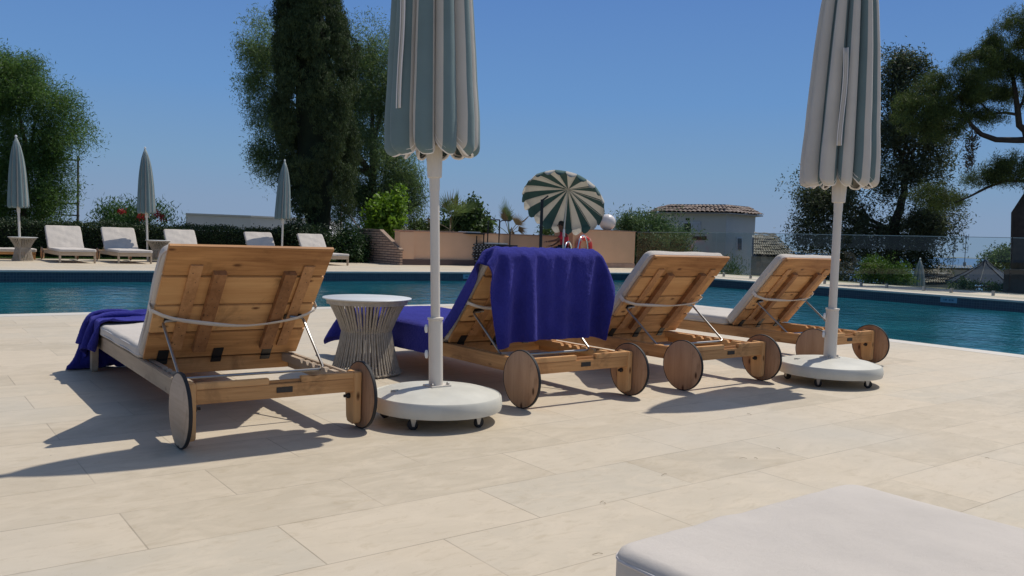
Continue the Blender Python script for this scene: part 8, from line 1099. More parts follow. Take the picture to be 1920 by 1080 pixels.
R__ = [.17, .155, .185, .11, .066, .10, .09, .062, .048, .036, .035, .062, .048, .036, .035, .105, .07, .045, .042, .105, .07, .045, .042]
body = skin('body', [tuple(p) for p in P_], E_, R__, SK, PR_)
skin('shirt', [tuple(P_[i]) for i in (0, 1, 2, 3)]+[tuple(P_[7]), tuple(Vector(P_[7]).lerp(Vector(P_[8]), .75)), tuple(P_[11]), tuple(Vector(P_[11]).lerp(Vector(P_[12]), .75))], [(0, 1), (1, 2), (2, 3), (3, 4), (4, 5), (3, 6), (6, 7)], [.185, .175, .205, .13, .098, .085, .098, .085], RED, PR_)
skin('shorts', [tuple(P_[0]), tuple(P_[15]), tuple(Vector(P_[15]).lerp(Vector(P_[16]), .75)), tuple(P_[19]), tuple(Vector(P_[19]).lerp(Vector(P_[20]), .75))], [(0, 1), (1, 2), (0, 3), (3, 4)], [.178, .125, .10, .125, .10], SHT, PR_)
mb = MB(); mb.sphere(Vector((-.065, -.01, hz+.93)), .115, 16, 12, sc=(1.0, .88, 1.0)); mb.build('hair', HR, PR_, smooth=True)
mb = MB(); mb.sphere(Vector((-.205, -.01, hz+.865)), .018, 8, 6, sc=(1, .8, 1.5)).build('nose', SK, PR_, smooth=True)
for s in (-1, 1): MB().sphere(Vector((-.09, -.01+s*.095, hz+.865)), .028, 8, 6, sc=(.8, .4, 1.2)).build('ear', SK, PR_, smooth=True)
for s in (-1, 1): MB().sphere(Vector((-.185, -.01+s*.035, hz+.885)), .012, 8, 6).build('eye', HR, PR_, smooth=True)
for hp, s in ((Vector(P_[10]), 1), (Vector(P_[14]), -1)):
    fp = [tuple(hp), tuple(hp+Vector((-.05, 0, -.005)))]; fe = [(0, 1)]; fr_ = [.034, .036]
    for j in range(4):
        b0 = len(fp); y = (j-1.5)*.018; ln = (.055, .07, .068, .05)[j]
        fp += [tuple(hp+Vector((-.075, y, -.006))), tuple(hp+Vector((-.075-ln*.5, y*1.1, -.012))), tuple(hp+Vector((-.075-ln, y*1.15, -.03)))]; fe += [(1, b0), (b0, b0+1), (b0+1, b0+2)]; fr_ += [.011, .009, .008]
    b0 = len(fp); fp += [tuple(hp+Vector((-.035, s*.03, -.006))), tuple(hp+Vector((-.065, s*.055, -.015)))]; fe += [(0, b0), (b0, b0+1)]; fr_ += [.012, .009]
    skin('hand', fp, fe, fr_, SK, PR_, 1)
ch = empty('chair', (pc.x, pc.y, 0), math.atan2(CR.y, CR.x), 'dark chair the lifeguard sits on', 'chair')
MB().box(-.28, .32, -.28, .28, hz-.22, hz-.165).build('seat', BLK, ch, bevel=.01)
MB().box(.27, .31, -.26, .26, hz-.16, hz+.22).build('backrest', BLK, ch, bevel=.01)
for sx in (-.25, .29):
    for sy in (-.25, .25): MB().box(sx-.02, sx+.02, sy-.02, sy+.02, 0, hz-.221).build('leg', BLK, ch)
# ------------------------------------------------------------------ trolley with stacked mats, counter board
p = at(930, 500, 30.6); p.z = 0; az_ = math.atan2(CR.y, CR.x)
tr = empty('trolley', p, az_, 'black tubular frame trolley standing in front of the orange wall', 'trolley')
def lx(px, py, d=30.6): 
    q = at(px, py, d)-p; return (q.dot(Vector((CR.x, CR.y, 0)).normalized()), q.z)
(xa, zt_), (xb, _), (xc, _) = lx(916, 412), lx(937, 412), lx(957, 420)
mb = MB()
for y, x0, x1 in ((-.3, xa, xb+.0), (.35, xb, xc)):
    mb.tube([(x0, y, .12), (x0, y, zt_-.08), (x0+.08, y, zt_), (x1-.0, y, zt_), (x1, y, zt_-.02)], .022, 8)
mb.tube([(xa-.4, -.3, .12), (xa-.4, -.3, zt_-.6)], .022, 8); mb.tube([(xc, .35, .12), (xc, .35, zt_-.3)], .022, 8); mb.tube([(xb, -.3, zt_), (xb, .35, zt_)], .02, 8); mb.tube([(xb, -.3, .12), (xb, -.3, zt_-.02)], .022, 8)
mb.box(xa-.6, xc+.1, -.45, .45, .09, .14); mb.build('frame', BLK, tr, smooth=False)
for sx in (xa-.5, xc):
    for sy in (-.38, .38): MB().lathe([(.002, -.02), (.045, -.02), (.045, .02), (.002, .02)], 16, Matrix.Translation((sx, sy, .045)) @ Matrix.Rotation(PI/2, 4, 'X')).build('wheel', M['rubber'], tr, smooth=True)
(xl, zl) = lx(882, 470); (xr, zr) = lx(972, 460)
MWH = plain('mat_white', (.55, .55, .52), .7, 0, .1, 5); MBK_ = plain('mat_black', (.02, .02, .022), .7)
zz = .145; kk = 0; topz = lx(930, 458)[1]
th = (topz-.145)/11
while kk < 11:
    j = .05*math.sin(kk*2.3)
    o = empty('folded_mat', (p.x, p.y, zz), az_+.02*math.sin(kk*5))
    o['label'] = 'folded mat in the black and white pile on the trolley'; o['category'] = 'mat'; o['group'] = 'folded mats piled on the trolley'
    x0_ = xl+.16*abs(kk-5)/5+j; x1_ = xa+1.05-j
    mq = MB().box(x0_, x1_, -.4, .4, .004, th-.01)
    for q_ in range(7):
        xx = x0_-.012+((q_*37+kk*13) % 11)*.01; yy = -.36+q_*.115
        (mq.box(x0_-.03, x0_+.02, yy, yy+.055, .008, th-.018, mi=1) if kk % 2 == 0 or kk > 6 else 0)
        (mq.box(x0_+.05+q_*.12, x0_+.11+q_*.12, -.425, -.395, .008, th-.018, mi=1) if kk % 2 == 0 or kk > 6 else 0)
    mq.build('mat_body', [MBK_, MWH], o, bevel=.006)
    zz += th; kk += 1
bd = empty('folded_board', (p.x, p.y, zz), az_, 'flat grey-white board lying on top of the piled mats', 'board')
MB().box(lx(907, 457)[0], lx(952, 457)[0], -.35, .3, .003, .05).build('board', MWH, bd, bevel=.01)
tb = at(880, 439, 30.2); 
tbl = empty('tray_shelf', (tb.x, tb.y, 0), az_, 'thin black and white shelf on slim posts beside the trolley', 'shelf')
l_ = 17/PXM(30.2); MB().box(-l_*1.6, l_*1.75, -.25, .25, tb.z, tb.z+.05).build('shelf_board', BLK, tbl, bevel=.01); MB().box(-l_*1.2, l_*1.2, -.2, .2, tb.z+.052, tb.z+.09).build('white_top', MWH, tbl, bevel=.01)
for sx in (-l_*1.3, l_*1.6): MB().tube([(sx, 0, 0), (sx, 0, tb.z)], .022, 8).build('post', BLK, tbl)

# ------------------------------------------------------------------ palms and shrubs behind the orange wall
def palm(px, py, d, n, lab, size, seed, dead=4):
    r_ = random.Random(seed); p = at(px, py, d); z0 = p.z; p.z = -.5
    T = empty('fan_palm', p, 0, lab, 'palm tree', None); c = Vector((0, 0, z0+.5))
    mb = MB(); mb.tube([(0, 0, 0), (.03, 0, c.z*.5), tuple(c)], [.16, .13, .11], 8); mb.build('trunk', BARK, T, smooth=True)
    for k in range(n+dead):
        a = r_.random()*2*PI; el = r_.uniform(.55, 1.45) if k < n else r_.uniform(-.5, .5); L = size*(.7+.4*r_.random())*(1 if k < n else .7)
        dr = Vector((math.cos(a)*math.cos(el), math.sin(a)*math.cos(el), math.sin(el))); e = c+dr*L*.55
        fb = MB(); fb.tube([c, c+dr*L*.3+Vector((0, 0, .03)), e], .014, 5)
        u_ = dr.orthogonal().normalized(); u_ = (Matrix.Rotation(r_.random()*PI, 3, dr) @ u_)
        w2 = dr.cross(u_)
        for j in range(15):
            t = (j/14-.5)*1.9; dd = (dr*math.cos(t)+u_*math.sin(t)).normalized(); ll = L*.62*(1-.25*abs(t)/1.0)*(r_.uniform(.85, 1.1)); tip = e+dd*ll+Vector((0, 0, -.10*ll*abs(t)-(.25*ll if k >= n else 0)))
            s_ = w2*.018+u_*.006; q1 = e+dd*ll*.45; 
            fb.add([e, q1+s_, tip, q1-s_], [(0, 1, 2, 3)]); fb.add([e, q1+w2.cross(dd)*.02, tip, q1-w2.cross(dd)*.02], [(0, 1, 2, 3)])
        fb.build('frond', PALMD if k >= n or r_.random() < .15 else PALMG, T)
    return T
PALMG = leafmat('palm_green', (.10, .15, .06), (.20, .26, .11), .35, 2); PALMD = leafmat('palm_dead', (.20, .15, .09), (.33, .25, .16), .15, 2)
palm(846, 432, 35, 7, 'fan palm behind the orange wall just right of the left parasol pole', 1.75, 3, 6)
palm(955, 441, 35, 6, 'fan palm with pale dead fronds behind the trolley frame', 1.35, 8, 7)
def bush(name, lst, d, lab, lo_, hi_, n, per, leaf, seed, cat='shrub', base=-.5, spread=.14, upright=.2, trans=.25):
    p = at(lst[0][0], 450, d); p.z = base; T = empty(name, p, 0, lab, cat); bl = px_blobs(lst, d)
    leaf_cloud('foliage', rel(bl, p), n, per, leaf, spread, leafmat(name+'_leaf', lo_, hi_, trans), T, seed=seed, upright=upright, clump=14)
    mb = MB()
    for b in rel(bl, p)[:4]: limb(mb, (0, 0, 0), b[:3], .04, .015)
    mb.build('stems', BARK, T); return T
bush('round_tree', [(885, 410, 26, 22), (870, 425, 34, 18), (905, 425, 20, 16), (883, 400, 12, 12)], 37, 'small leafy green tree behind the orange wall between the two palms', (.03, .06, .02), (.10, .16, .045), 520, 26, (.15, .09), 31, 'tree')
bush('shrub', [(787, 430, 20, 8), (808, 427, 12, 9)], 38, 'low green shrub behind the orange wall left of the left parasol pole', (.03, .06, .02), (.09, .13, .04), 170, 26, (.10, .06), 32)
bush('shrub', [(1035, 437, 20, 7), (1025, 432, 10, 6)], 36, 'small trailing green shrub behind the wall beside the lifeguard', (.03, .06, .02), (.09, .15, .04), 90, 20, (.10, .05), 33)
bush('bamboo_bush', [(1235, 454, 46, 30), (1208, 432, 34, 26), (1268, 466, 26, 26), (1225, 480, 50, 34), (1175, 425, 18, 20), (1236, 430, 14, 14), (1215, 414, 12, 12)], 36, 'tall bushy pale green shrub right of the apricot block, left of the grey house', (.045, .09, .035), (.14, .22, .09), 1500, 30, (.15, .035), 34, 'bush', -1.4, .17, .3)
bush('round_bush', [(1660, 515, 42, 20), (1640, 510, 22, 15), (1685, 517, 24, 16)], 27.2, 'bright green rounded bush just beyond the glass fence', (.06, .12, .015), (.18, .27, .035), 560, 30, (.07, .03), 35, 'bush', -.3, .08)
bush('shrub', [(1372, 510, 16, 8), (1358, 514, 12, 6), (1345, 515, 12, 6)], 31, 'low spiky green plants beyond the far pool corner', (.03, .07, .02), (.09, .15, .04), 140, 22, (.12, .02), 36, upright=.9, base=-.1)
bush('shrub', [(1575, 515, 40, 18), (1530, 510, 35, 16), (1600, 525, 30, 10)], 30, 'dark twiggy shrub behind the fence between the right parasol and the bright bush', (.02, .035, .02), (.07, .085, .05), 420, 24, (.07, .03), 37, base=-.6)
bush('shrub', [(1885, 488, 26, 17), (1900, 478, 18, 12), (1862, 495, 14, 10)], 36, 'light green shrub behind the big blue-grey canopy at the right edge', (.06, .10, .03), (.14, .20, .06), 300, 26, (.14, .05), 38, base=-3)
bush('shrub', [(1820, 538, 26, 6), (1855, 541, 26, 6), (1880, 545, 16, 8), (1795, 535, 14, 5)], 25.3, 'row of low leafy plants at the foot of the big canopy', (.03, .06, .02), (.10, .16, .04), 260, 20, (.06, .03), 39, base=-.1, spread=.07)

# ------------------------------------------------------------------ barrel-tiled roofs
def tile_roof(mb, A, B, C, D, cols, rows, hgt=.05):
    """A-B eave (left to right), D-C ridge; corrugated surface with stepped courses"""
    A, B, C, D = map(Vector, (A, B, C, D)); nrm_ = (B-A).cross(D-A).normalized(); nrm_ = nrm_ if nrm_.z > 0 else -nrm_
    per = 6; V = []; F = []; n = cols*per+1
    for j in range(rows):
        for e in (0, 1):
            t = (j+e*.98)/rows; l = A.lerp(D, t); r_ = B.lerp(C, t); step = (1-e)*hgt*.5+.01
            for i in range(n):
                q = l.lerp(r_, i/(n-1)); hh_ = abs(math.sin(PI*i/per))**.7*hgt; V.append(q+nrm_*(hh_+step+.012*math.sin(i//per*7.1+j*3.3)))
        b = j*2*n
        F += [(b+i, b+i+1, b+n+i+1, b+n+i) for i in range(n-1)]
    mb.add(V, F)
def tilem(name, cs):
    m, nt, b = mat(name); v = coords(nt); n_ = noise(nt, v, 4.5, 5, .7); r = ramp(nt, [(.3, cs[0]), (.5, cs[1]), (.68, cs[2])], n_); nt.links.new(r.outputs[0], b.inputs['Base Color']); b.inputs['Roughness'].default_value = .9; return m
TILE = tilem('clay_tiles', [(.09, .065, .055), (.22, .165, .135), (.38, .32, .27)]); TILE2 = tilem('weathered_tiles', [(.08, .07, .055), (.22, .19, .14), (.36, .31, .24)])
GRW = plain('grey_blue_render', (.44, .455, .45), .85, 0, .05, 1)
# grey house: octagonal tower-like block
dh = 46; c1 = at(1362, 420, dh); cL = at(1245, 420, dh+2.2); cR = at(1416, 420, dh+2.0)
hz0 = -4.0; zt_h = at(1362, 400, dh).z
hs = empty('grey_house', (c1.x, c1.y, hz0), 0, 'grey rendered house with a low clay tile roof beyond the pool', 'house')
def hl(v, z=0): return Vector((v.x-c1.x, v.y-c1.y, z-hz0))
back = FH*4.5; pl_ = [hl(cL), hl(c1), hl(cR), hl(cR+back), hl(cL+back)]
MB().prism([(v.x, v.y) for v in pl_], 0, zt_h-hz0-.02, 'z').build('wall', GRW, hs)
cen_ = sum(pl_, Vector())/5; over = [cen_+(v-cen_)*1.0+(v-cen_).normalized()*.42 for v in pl_]; inn = [cen_+(v-cen_)*.86 for v in pl_]
ze = zt_h-hz0+.02; zr_ = ze+.42
mb = MB(); tile_count = [15, 9, 12, 15, 12]
for i in range(5):
    a, b = over[i], over[(i+1) % 5]; cI, dI = inn[(i+1) % 5], inn[i]
    tile_roof(mb, (a.x, a.y, ze), (b.x, b.y, ze), (cI.x, cI.y, zr_), (dI.x, dI.y, zr_), tile_count[i], 3, .07)
rf = mb.build('roof', TILE, hs)
MB().prism([(v.x, v.y) for v in over], ze-.06, ze-.0, 'z').build('eave', plain('eave_grey', (.30, .29, .28), .8), rf)
MB().prism([(v.x, v.y) for v in inn], zr_-.3, zr_+.07, 'z').build('ridge_band', plain('dark_tile', (.09, .075, .07), .9), rf)
def face_rect(px0, px1, py0, py1, A, Bp):   # rectangle on the wall face through A-B
    out = []; nn = Vector((-(Bp.y-A.y), Bp.x-A.x, 0)).normalized()
    nn = -nn if nn.dot(FH) > 0 else nn
    for px, py in ((px0, py1), (px1, py1), (px1, py0), (px0, py0)):
        r = ray(px, py); t = (A-CAM).dot(nn)/r.dot(nn); out.append(CAM+r*t)
    return out, nn
def slab(name, rect, nn, off, th, m, parent):
    o0 = Vector((c1.x, c1.y, hz0)); a = [v-o0+nn*off for v in rect]; b = [v+nn*th for v in a]
    return MB().add(a+b, [(3, 2, 1, 0), (4, 5, 6, 7), (0, 1, 5, 4), (1, 2, 6, 5), (2, 3, 7, 6), (3, 0, 4, 7)]).build(name, m, parent)
GLS = plain('dark_glass', (.02, .022, .026), .15); SHU = plain('grey_shutter', (.46, .49, .53), .7); 
rct, nn = face_rect(1276, 1314, 416, 437, cL, c1); wf = slab('window', rct, nn, .0, .05, SHU, hs)
rct, nn = face_rect(1284, 1296, 419, 436, cL, c1); slab('pane', rct, nn, .052, .02, GLS, wf)
rct, nn = face_rect(1299, 1311, 419, 436, cL, c1); slab('shutter', rct, nn, .052, .04, plain('shutter2', (.38, .41, .45), .7), wf)
rct, nn = face_rect(1380, 1391, 445, 469, c1, cR); w2_ = slab('window', rct, nn, .0, .04, SHU, hs)
rct, nn = face_rect(1382, 1389, 447, 468, c1, cR); slab('pane', rct, nn, .042, .02, GLS, w2_)
rct, nn = face_rect(1298, 1325, 443, 450, cL, c1); slab('balcony_slot', rct, nn, .0, .03, GLS, hs)
rct, nn = face_rect(1286, 1293, 409, 413, cL, c1); slab('vent', rct, nn, .0, .03, GLS, hs)
# low tiled outbuilding
def roof_house(name, A, B, C, D, zw, lab, cols, rows, tm, cat='house'):
    c = (A+B)/2; r0 = empty(name, (c.x, c.y, zw), 0, lab, cat); o0 = Vector((c.x, c.y, zw))
    mb = MB(); tile_roof(mb, A-o0, B-o0, C-o0, D-o0, cols, rows, .06); mb.build('roof', tm, r0)
    bk = [D-o0, C-o0]; base = [A-o0, B-o0]
    inn_ = [base[0]+FH*.25, base[1]+FH*.25, Vector((C-o0))+FH*.2, Vector((D-o0))+FH*.2]
    V = [Vector((v.x, v.y, 0)) for v in inn_]+[Vector((inn_[0].x, inn_[0].y, inn_[0].z-.05)), Vector((inn_[1].x, inn_[1].y, inn_[1].z-.05)), Vector((inn_[2].x, inn_[2].y, inn_[2].z-.12)), Vector((inn_[3].x, inn_[3].y, inn_[3].z-.12))]
    MB().add(V, [(0, 1, 2, 3), (4, 5, 6, 7), (0, 1, 5, 4), (1, 2, 6, 5), (2, 3, 7, 6), (3, 0, 4, 7)]).build('wall', plain('outbuilding_wall', (.30, .29, .27), .85), r0)
    return r0
A_ = at(1412, 479, 41.5); B_ = at(1494, 481, 41.5); C_ = at(1452, 439, 45); D_ = at(1413, 437, 45)
roof_house('tiled_outbuilding', A_, B_, C_, D_, -4.5, 'low building with a weathered tile roof right of the grey house', 16, 9, TILE2)
A_ = at(1700, 534, 31); B_ = at(1796, 531, 31); C_ = at(1782, 507, 36); D_ = at(1735, 505, 36)
roof_house('tiled_hut', A_, B_, C_, D_, -4, 'weathered tile roof below the pool terrace, left of the big blue-grey canopy', 20, 8, TILE2, 'hut')
A_ = at(1742, 503, 47); B_ = at(1828, 505, 47); C_ = at(1822, 499, 53); D_ = at(1750, 498, 53)
rb_ = roof_house('flat_roofed_house', A_, B_, C_, D_, -7, 'distant brown flat roof in front of the sea, under the antennas', 14, 3, TILE2)
# chimney block
p = at(1864, 500, 42); zt_ = at(1864, 485, 42).z; cm_ = empty('chimney', (p.x, p.y, -4), .3, 'square brown chimney stack right of the big canopy peak', 'chimney')
MB().box(-.22, .22, -.22, .22, 0, zt_+4-.08).build('stack', plain('chimney_brown', (.10, .08, .065), .85), cm_); MB().box(-.27, .27, -.27, .27, zt_+4-.078, zt_+4).build('cap', BLK, cm_)
# antennas
for px, py0, py1, lab, arms in ((1808, 440, 500, 'tall rooftop antenna with dipole arms against the sea', 1), (1786, 442, 505, 'thin twin-rod antenna mast left of the taller antenna', 0)):
    p = at(px, py1, 45); z1 = at(px, py0, 45).z; an_ = empty('antenna', p, math.atan2(CR.y, CR.x), lab, 'antenna'); h_ = z1-p.z; mb = MB()
    mb.tube([(0, 0, 0), (0, 0, h_)], .02, 6)
    if arms:
        for zf in (.95, .6): mb.tube([(-.13, 0, h_*zf), (.13, 0, h_*zf)], .012, 5); [mb.tube([(s*.13, 0, h_*zf-.2), (s*.13, 0, h_*zf+.12)], .014, 5) for s in (-1, 1)]
        mb.tube([(-.14, 0, h_*.45), (.14, 0, h_*.45)], .01, 5); mb.box(-.06, .06, -.04, .04, h_*.02, h_*.14); mb.box(-.05, .05, -.04, .04, h_*.88, h_*.96)
    else: mb.tube([(.06, 0, h_*.55), (.06, 0, h_)], .014, 5); mb.box(-.08, .08, -.04, .04, h_*.5, h_*.58)
    mb.build('mast', plain('antenna_grey', (.18, .20, .24), .5, .4), an_)
# big blue-grey canopy
apx = at(1848, 488, 28.5); cc = at(1840, 540, 28.5)
tn = empty('large_parasol', (apx.x, apx.y, -2.5), 0, 'large open blue-grey parasol on the lower terrace seen through the glass fence', 'parasol')
zA = apx.z+2.5; zE = at(1840, 531, 28.5).z+2.5; RT = 66/PXM(28.5); V = [(0, 0, zA)]; F = []; nn_ = 8; sb = 6
for i in range(1, 7):
    f = i/6
    for k_ in range(nn_*sb):
        a = 2*PI*k_/(nn_*sb)+.3; t = (k_ % sb)/sb; w_ = math.sin(PI*t); r = RT*f*(1-.09*w_*f); V.append((r*math.cos(a), r*math.sin(a), zA-(zA-zE)*f**.82-.05*w_*f))
W_ = nn_*sb; F3 = []
mb = MB(); fs = [(0, 1+k_, 1+(k_+1) % W_) for k_ in range(W_)]
for i in range(5): fs += [(1+i*W_+k_, 1+(i+1)*W_+k_, 1+(i+1)*W_+(k_+1) % W_, 1+i*W_+(k_+1) % W_) for k_ in range(W_)]
mb.add(V, fs); BGC = fabric('blue_grey_canvas', (.045, .062, .095), .05, trans=.1, sheen=0); cnp = mb.build('canopy', BGC, tn, smooth=True); cnp.modifiers.new('t', 'SOLIDIFY').thickness = .01
MB().tube([(0, 0, 0), (0, 0, zA+.12)], .03, 8).build('pole', M['white_paint'], tn)
rb = MB()
for k_ in range(nn_): a = 2*PI*k_/nn_+.3; rb.tube([(.02*math.cos(a), .02*math.sin(a), zA+.015)]+[(RT*f*math.cos(a), RT*f*math.sin(a), zA-(zA-zE)*f**.82+.015) for f in (.33, .66, 1)], .014, 5)
rb.build('seam_ribs', plain('seam_dark', (.05, .06, .08), .7), tn)
# closed striped parasol beyond the bright bush
p = at(1722, 540, 27.5); zb_ = at(1722, 545, 27.5).z; ztp = at(1722, 470, 27.5).z
o = parasol((p.x, p.y, -1.2), .24, .45, 1.98, 8, True, (0, 0, 0), .4, 'closed dark blue-grey striped parasol on the lower terrace right of the bright bush', FP, full=False)
# small pale green parasol top behind the third lounger back
p = at(1292, 478, 40); zt_ = at(1292, 466, 40).z
sp2 = empty('open_parasol', (p.x, p.y, -3), 0, 'pale mint parasol top peeking over the bare lounger back below the grey house', 'parasol')
MB().lathe([(1.5, zt_+3-.9), (1.0, zt_+3-.58), (.5, zt_+3-.36), (.03, zt_+3-.24)], 24, close=False).build('canopy', fabric('mint_canvas', (.36, .52, .50), .05, trans=.15), sp2, smooth=True).modifiers.new('t', 'SOLIDIFY').thickness = .01
MB().tube([(0, 0, 0), (0, 0, zt_+3)], .035, 8).build('pole', M['white_paint'], sp2)
# dark planter at the right edge
p = at(1900, 553, 24.0); p.z = 0
pn = empty('stone_planter', (p.x, p.y, 0), 0, 'dark brown rendered planter at the right edge under the pine', 'planter')
MB().box(-.1, 3.0, -3.2, .26, -.3, .62).build('planter_wall', plain('planter_brown', (.085, .065, .05), .9, 0, .2, 5, .3), pn, bevel=.03)

# ------------------------------------------------------------------ glass fence
GM, nt, b_ = mat('fence_glass'); nt.nodes.remove(b_)
fr = nt.nodes.new('ShaderNodeFresnel'); fr.inputs['IOR'].default_value = 1.45; tp = nt.nodes.new('ShaderNodeBsdfTransparent'); tp.inputs[0].default_value = (.89, .93, .93, 1)
gs = nt.nodes.new('ShaderNodeBsdfGlossy'); gs.inputs['Roughness'].default_value = .01; gs.inputs[0].default_value = (.9, .95, .95, 1)
mx = nt.nodes.new('ShaderNodeMixShader'); gge = nt.nodes.new('ShaderNodeNewGeometry'); nt.links.new(math_(nt, 'MULTIPLY', math_(nt, 'MULTIPLY', fr.outputs[0], .9), math_(nt, 'SUBTRACT', 1.0, gge.outputs['Backfacing'])), mx.inputs[0]); nt.links.new(tp.outputs[0], mx.inputs[1]); nt.links.new(gs.outputs[0], mx.inputs[2]); nt.links.new(mx.outputs[0], nt.nodes['Material Output'].inputs[0])
fpts = [Vector((24.40, 24.1, 0)), Vector((23.3, 21.3, 0)), Vector((22.35, 18.4, 0)), Vector((22.25, 16.5, 0)), Vector((22.2, 14.6, 0)), Vector((22.2, 12.65, 0)), Vector((22.2, 10.9, 0)), Vector((22.2, 9.15, 0)), Vector((22.2, 7.2, 0)), Vector((22.2, 5.0, 0))]
gfn = empty('glass_fence', (22.2, 12.6, 0), 0, 'frameless glass panel fence along the far right side of the pool', 'fence')
o0 = Vector((22.2, 12.6, 0))
for i in range(len(fpts)-1):
    a, b = fpts[i]-o0, fpts[i+1]-o0; dr = (b-a).normalized(); nn = Vector((-dr.y, dr.x, 0))*.007; a2, b2 = a+dr*.015, b-dr*.015
    MB().prism([((a2-nn).x, (a2-nn).y), ((b2-nn).x, (b2-nn).y), ((b2+nn).x, (b2+nn).y), ((a2+nn).x, (a2+nn).y)], .05, 1.44, 'z').build('glass_panel', GM, gfn)
    for q in (a2.lerp(b2, .2), a2.lerp(b2, .8)): MB().box(q.x-.03, q.x+.03, q.y-.03, q.y+.03, 0, .12).build('clamp', M['steel'], gfn)
    nn2 = Vector((-dr.y, dr.x, 0))*.014
    MB().prism([((a2-nn2).x, (a2-nn2).y), ((b2-nn2).x, (b2-nn2).y), ((b2+nn2).x, (b2+nn2).y), ((a2+nn2).x, (a2+nn2).y)], 1.442, 1.456, 'z').build('edge_strip', plain('fence_edge', (.30, .36, .36), .3), gfn)
# ------------------------------------------------------------------ eucalyptus at the right
d = 34; p = at(1685, 500, d); p.z = -1.6
T = base_empty('eucalyptus_tree', p, 'tall open dark-leaved tree behind the right parasol, beyond the glass fence', 'tree')
bl = px_blobs([(1690, 130, 38, 34), (1700, 180, 45, 45), (1665, 170, 22, 50), (1720, 240, 60, 55), (1670, 260, 30, 60), (1740, 310, 55, 50), (1680, 340, 40, 55), (1560, 380, 60, 55), (1510, 420, 30, 40), (1600, 440, 60, 40), (1640, 480, 60, 25), (1770, 390, 35, 45), (1790, 400, 18, 30), (1730, 420, 55, 45), (1560, 450, 60, 30), (1690, 440, 50, 50), (1530, 370, 30, 30), (1730, 480, 40, 24)], d)
LM3 = leafmat('gum_leaf', (.022, .035, .020), (.11, .13, .07), .35, .8)
leaf_cloud('crown', rel(bl, p), 3100, 42, (.15, .042), .19, LM3, T, droop=.4, seed=51, shell=.25, keep=36)
mb = MB(); t0 = at(1672, 440, d)-p; t1_ = at(1700, 330, d)-p
limb(mb, (0, 0, 0), t0, .36, .26, 0); limb(mb, t0, t1_, .22, .12, 0)
lo = rel(bl, p)
for j, b in enumerate(lo): limb(mb, t1_ if b[2] > t1_.z-.5 else t0, b[:3], .10 if j < 7 else .085, .02, -.04 if j < 7 else .1, n=9, rnd=.10)
mb.build('trunk', DBARK, T, smooth=True)
bl2 = px_blobs([(1690, 470, 40, 26), (1655, 490, 30, 20)], d-1)
# ------------------------------------------------------------------ umbrella pine
d = 26; p = at(1917, 550, d); p.z = -.2
T = base_empty('umbrella_pine', p, 'large umbrella pine leaning in from the right edge with dense needle pads', 'tree')
bl = px_blobs([(1740, 190, 48, 36), (1720, 225, 34, 38), (1790, 170, 48, 52), (1770, 230, 44, 34), (1835, 125, 50, 50), (1840, 190, 52, 40), (1890, 90, 45, 60), (1900, 160, 55, 52), (1915, 45, 30, 28), (1950, 110, 70, 90), (1860, 215, 30, 16), (1980, 180, 70, 60), (1705, 190, 18, 22)], d)
bl += px_blobs([(1870, 320, 38, 24), (1910, 310, 40, 26), (1845, 335, 20, 14), (1900, 335, 40, 12), (1820, 338, 14, 12), (1960, 310, 50, 28), (1800, 372, 16, 8), (1745, 362, 34, 20, 1), (1765, 380, 30, 14, 1)], d)
LM4 = leafmat('pine_needle', (.018, .032, .010), (.14, .18, .045), .25, 1.3, .7)
g = np.random.default_rng(77); B2 = []
for b in bl:
    for q in range(22):
        v = g.normal(size=3); v /= np.linalg.norm(v); rr = .45+.6*g.random(); s_ = .17+.10*g.random(); B2.append((b[0]+v[0]*b[3]*rr, b[1]+v[1]*b[4]*rr, b[2]+v[2]*b[5]*rr*.95, s_, s_, s_*.75, b[6]))
leaf_cloud('crown', rel(B2, p), 7600, 22, (.13, .014), .075, LM4, T, seed=61, shell=.6, upright=.35, keep=10, clump=0)
mb = MB(); tb_ = lambda px, py, dd=0: at(px, py, d+dd)-p
mb.tube([(0, 0, 0), tb_(1912, 470), tb_(1911, 400), tb_(1932, 365), tb_(1940, 300), tb_(1925, 240)], [.30, .25, .22, .19, .17, .15], 12)
mb.tube([tb_(1935, 262), tb_(1905, 263), tb_(1868, 262), tb_(1840, 252), tb_(1822, 235), tb_(1800, 200)], [.11, .095, .085, .075, .06, .035], 9)
mb.tube([tb_(1930, 250), tb_(1911, 235), tb_(1908, 205), tb_(1900, 150), tb_(1890, 90)], [.12, .095, .085, .06, .03], 9)
mb.tube([tb_(1908, 215), tb_(1885, 211), tb_(1860, 213), tb_(1835, 190)], [.05, .04, .035, .02], 7)
mb.tube([tb_(1908, 208), tb_(1918, 190), tb_(1935, 120)], [.055, .045, .02], 7)
mb.tube([tb_(1925, 340), tb_(1885, 338), tb_(1850, 352), tb_(1815, 370), tb_(1790, 380)], [.05, .045, .04, .03, .015], 7)
mb.tube([tb_(1822, 236), tb_(1824, 262), tb_(1816, 300)], [.02, .012, .006], 5)
mb.build('trunk', DBARK, T, smooth=True)
bl3 = px_blobs([(1822, 265, 9, 22), (1818, 300, 8, 12)], d)
leaf_cloud('hanging_foliage', rel(bl3, p), 45, 12, (.10, .04), .06, leafmat('dry_twig', (.05, .045, .03), (.12, .09, .06), .15), T, droop=.6, seed=66, keep=-1, clump=0)
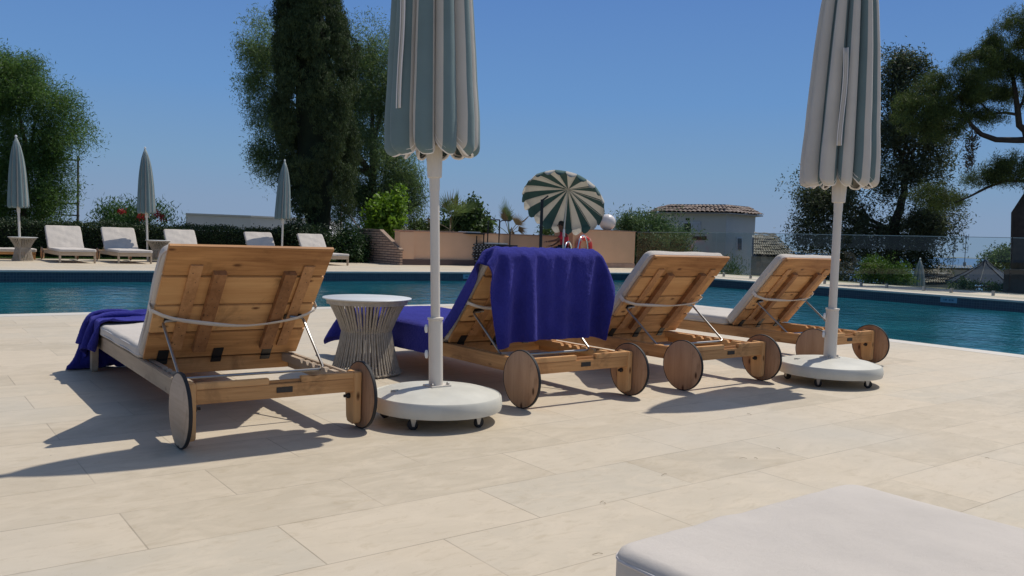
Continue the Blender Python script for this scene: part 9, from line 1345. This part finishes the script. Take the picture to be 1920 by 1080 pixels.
# leaf litter
g = np.random.default_rng(5); lt = MB()
for i in range(9):
    if i < 9: q = G(*[(1400, 861), (1462, 843), (1125, 944), (1135, 947), (1240, 893), (1855, 861), (1409, 779), (1130, 1040), (1420, 862)][i])
    else: q = Vector((g.uniform(.2, 8), g.uniform(.4, 9), 0))
    a = g.random()*PI; L = g.uniform(.012, .04); r_ = .0009; dx = Vector((math.cos(a), math.sin(a), 0))
    lt.tube([(q.x, q.y, .004), (q.x+dx.x*L*.5+.003, q.y+dx.y*L*.5, .007), (q.x+dx.x*L, q.y+dx.y*L, .004)], r_, 4)
tag(lt.build('leaf_litter', plain('dry_litter', (.22, .16, .09), .9)), 'few dry pine needles and bits scattered on the paving', 'litter', kind='stuff')

# ================================================================== LIGHT, SKY, CAMERA
sun_dir = Vector((.58, .045, 1)).normalized()
sl_ = bpy.data.lights.new('sun', 'SUN'); sl_.energy = 3.6; sl_.angle = math.radians(.53); sl_.color = (1, .945, .86)
so = bpy.data.objects.new('sun', sl_); COL.objects.link(so); so.rotation_euler = sun_dir.to_track_quat('Z', 'Y').to_euler(); so.location = (0, 0, 30)
w = bpy.data.worlds.new('World'); S.world = w; w.use_nodes = True; nt = w.node_tree; bg = nt.nodes['Background']
sky = nt.nodes.new('ShaderNodeTexSky'); sky.sky_type = 'NISHITA'; sky.sun_disc = False
sky.sun_elevation = math.asin(sun_dir.z); sky.sun_rotation = math.atan2(sun_dir.x, sun_dir.y)
sky.altitude = 60; sky.air_density = 1.0; sky.dust_density = SKY_DUST; sky.ozone_density = 3.0
# measured clear-sky gradient low over the sea, blending into the physical sky higher up
tc = nt.nodes.new('ShaderNodeTexCoord'); sp = nt.nodes.new('ShaderNodeSeparateXYZ'); nt.links.new(tc.outputs['Generated'], sp.inputs[0])
stops = [(.0, (.245, .335, .480)), (.035, (.232, .335, .495)), (.08, (.195, .337, .527)), (.16, (.141, .296, .571)), (.28, (.105, .232, .530)), (.45, (.075, .18, .46))]
rp = nt.nodes.new('ShaderNodeValToRGB'); e_ = rp.color_ramp.elements
while len(e_) < len(stops): e_.new(.5)
for i, (q_, c_) in enumerate(stops): e_[i].position = q_; e_[i].color = (*c_, 1)
nt.links.new(sp.outputs[2], rp.inputs[0])
sc_ = nt.nodes.new('ShaderNodeVectorMath'); sc_.operation = 'SCALE'; sc_.inputs['Scale'].default_value = 1/SKY_STR; nt.links.new(rp.outputs[0], sc_.inputs[0])
mr = nt.nodes.new('ShaderNodeMapRange'); mr.inputs['From Min'].default_value = .28; mr.inputs['From Max'].default_value = .5; nt.links.new(sp.outputs[2], mr.inputs[0])
nt.links.new(mixc(nt, sc_.outputs[0], sky.outputs[0], mr.outputs[0]), bg.inputs[0]); bg.inputs[1].default_value = SKY_STR
cd = bpy.data.cameras.new('camera'); co = bpy.data.objects.new('camera', cd); COL.objects.link(co)
cd.sensor_width = 36; cd.lens = FPX/1920*36; cd.clip_end = 60000; cd.clip_start = .02
Rm = Matrix((CR, CU, -CF)).transposed(); co.matrix_world = Matrix.Translation(CAM) @ Rm.to_4x4(); S.camera = co
S.view_settings.view_transform = 'Standard'; S.view_settings.look = 'None'; S.view_settings.gamma = 1; S.view_settings.exposure = EXPO
S.cycles.max_bounces = 8; S.cycles.transparent_max_bounces = 16; S.cycles.use_denoising = True
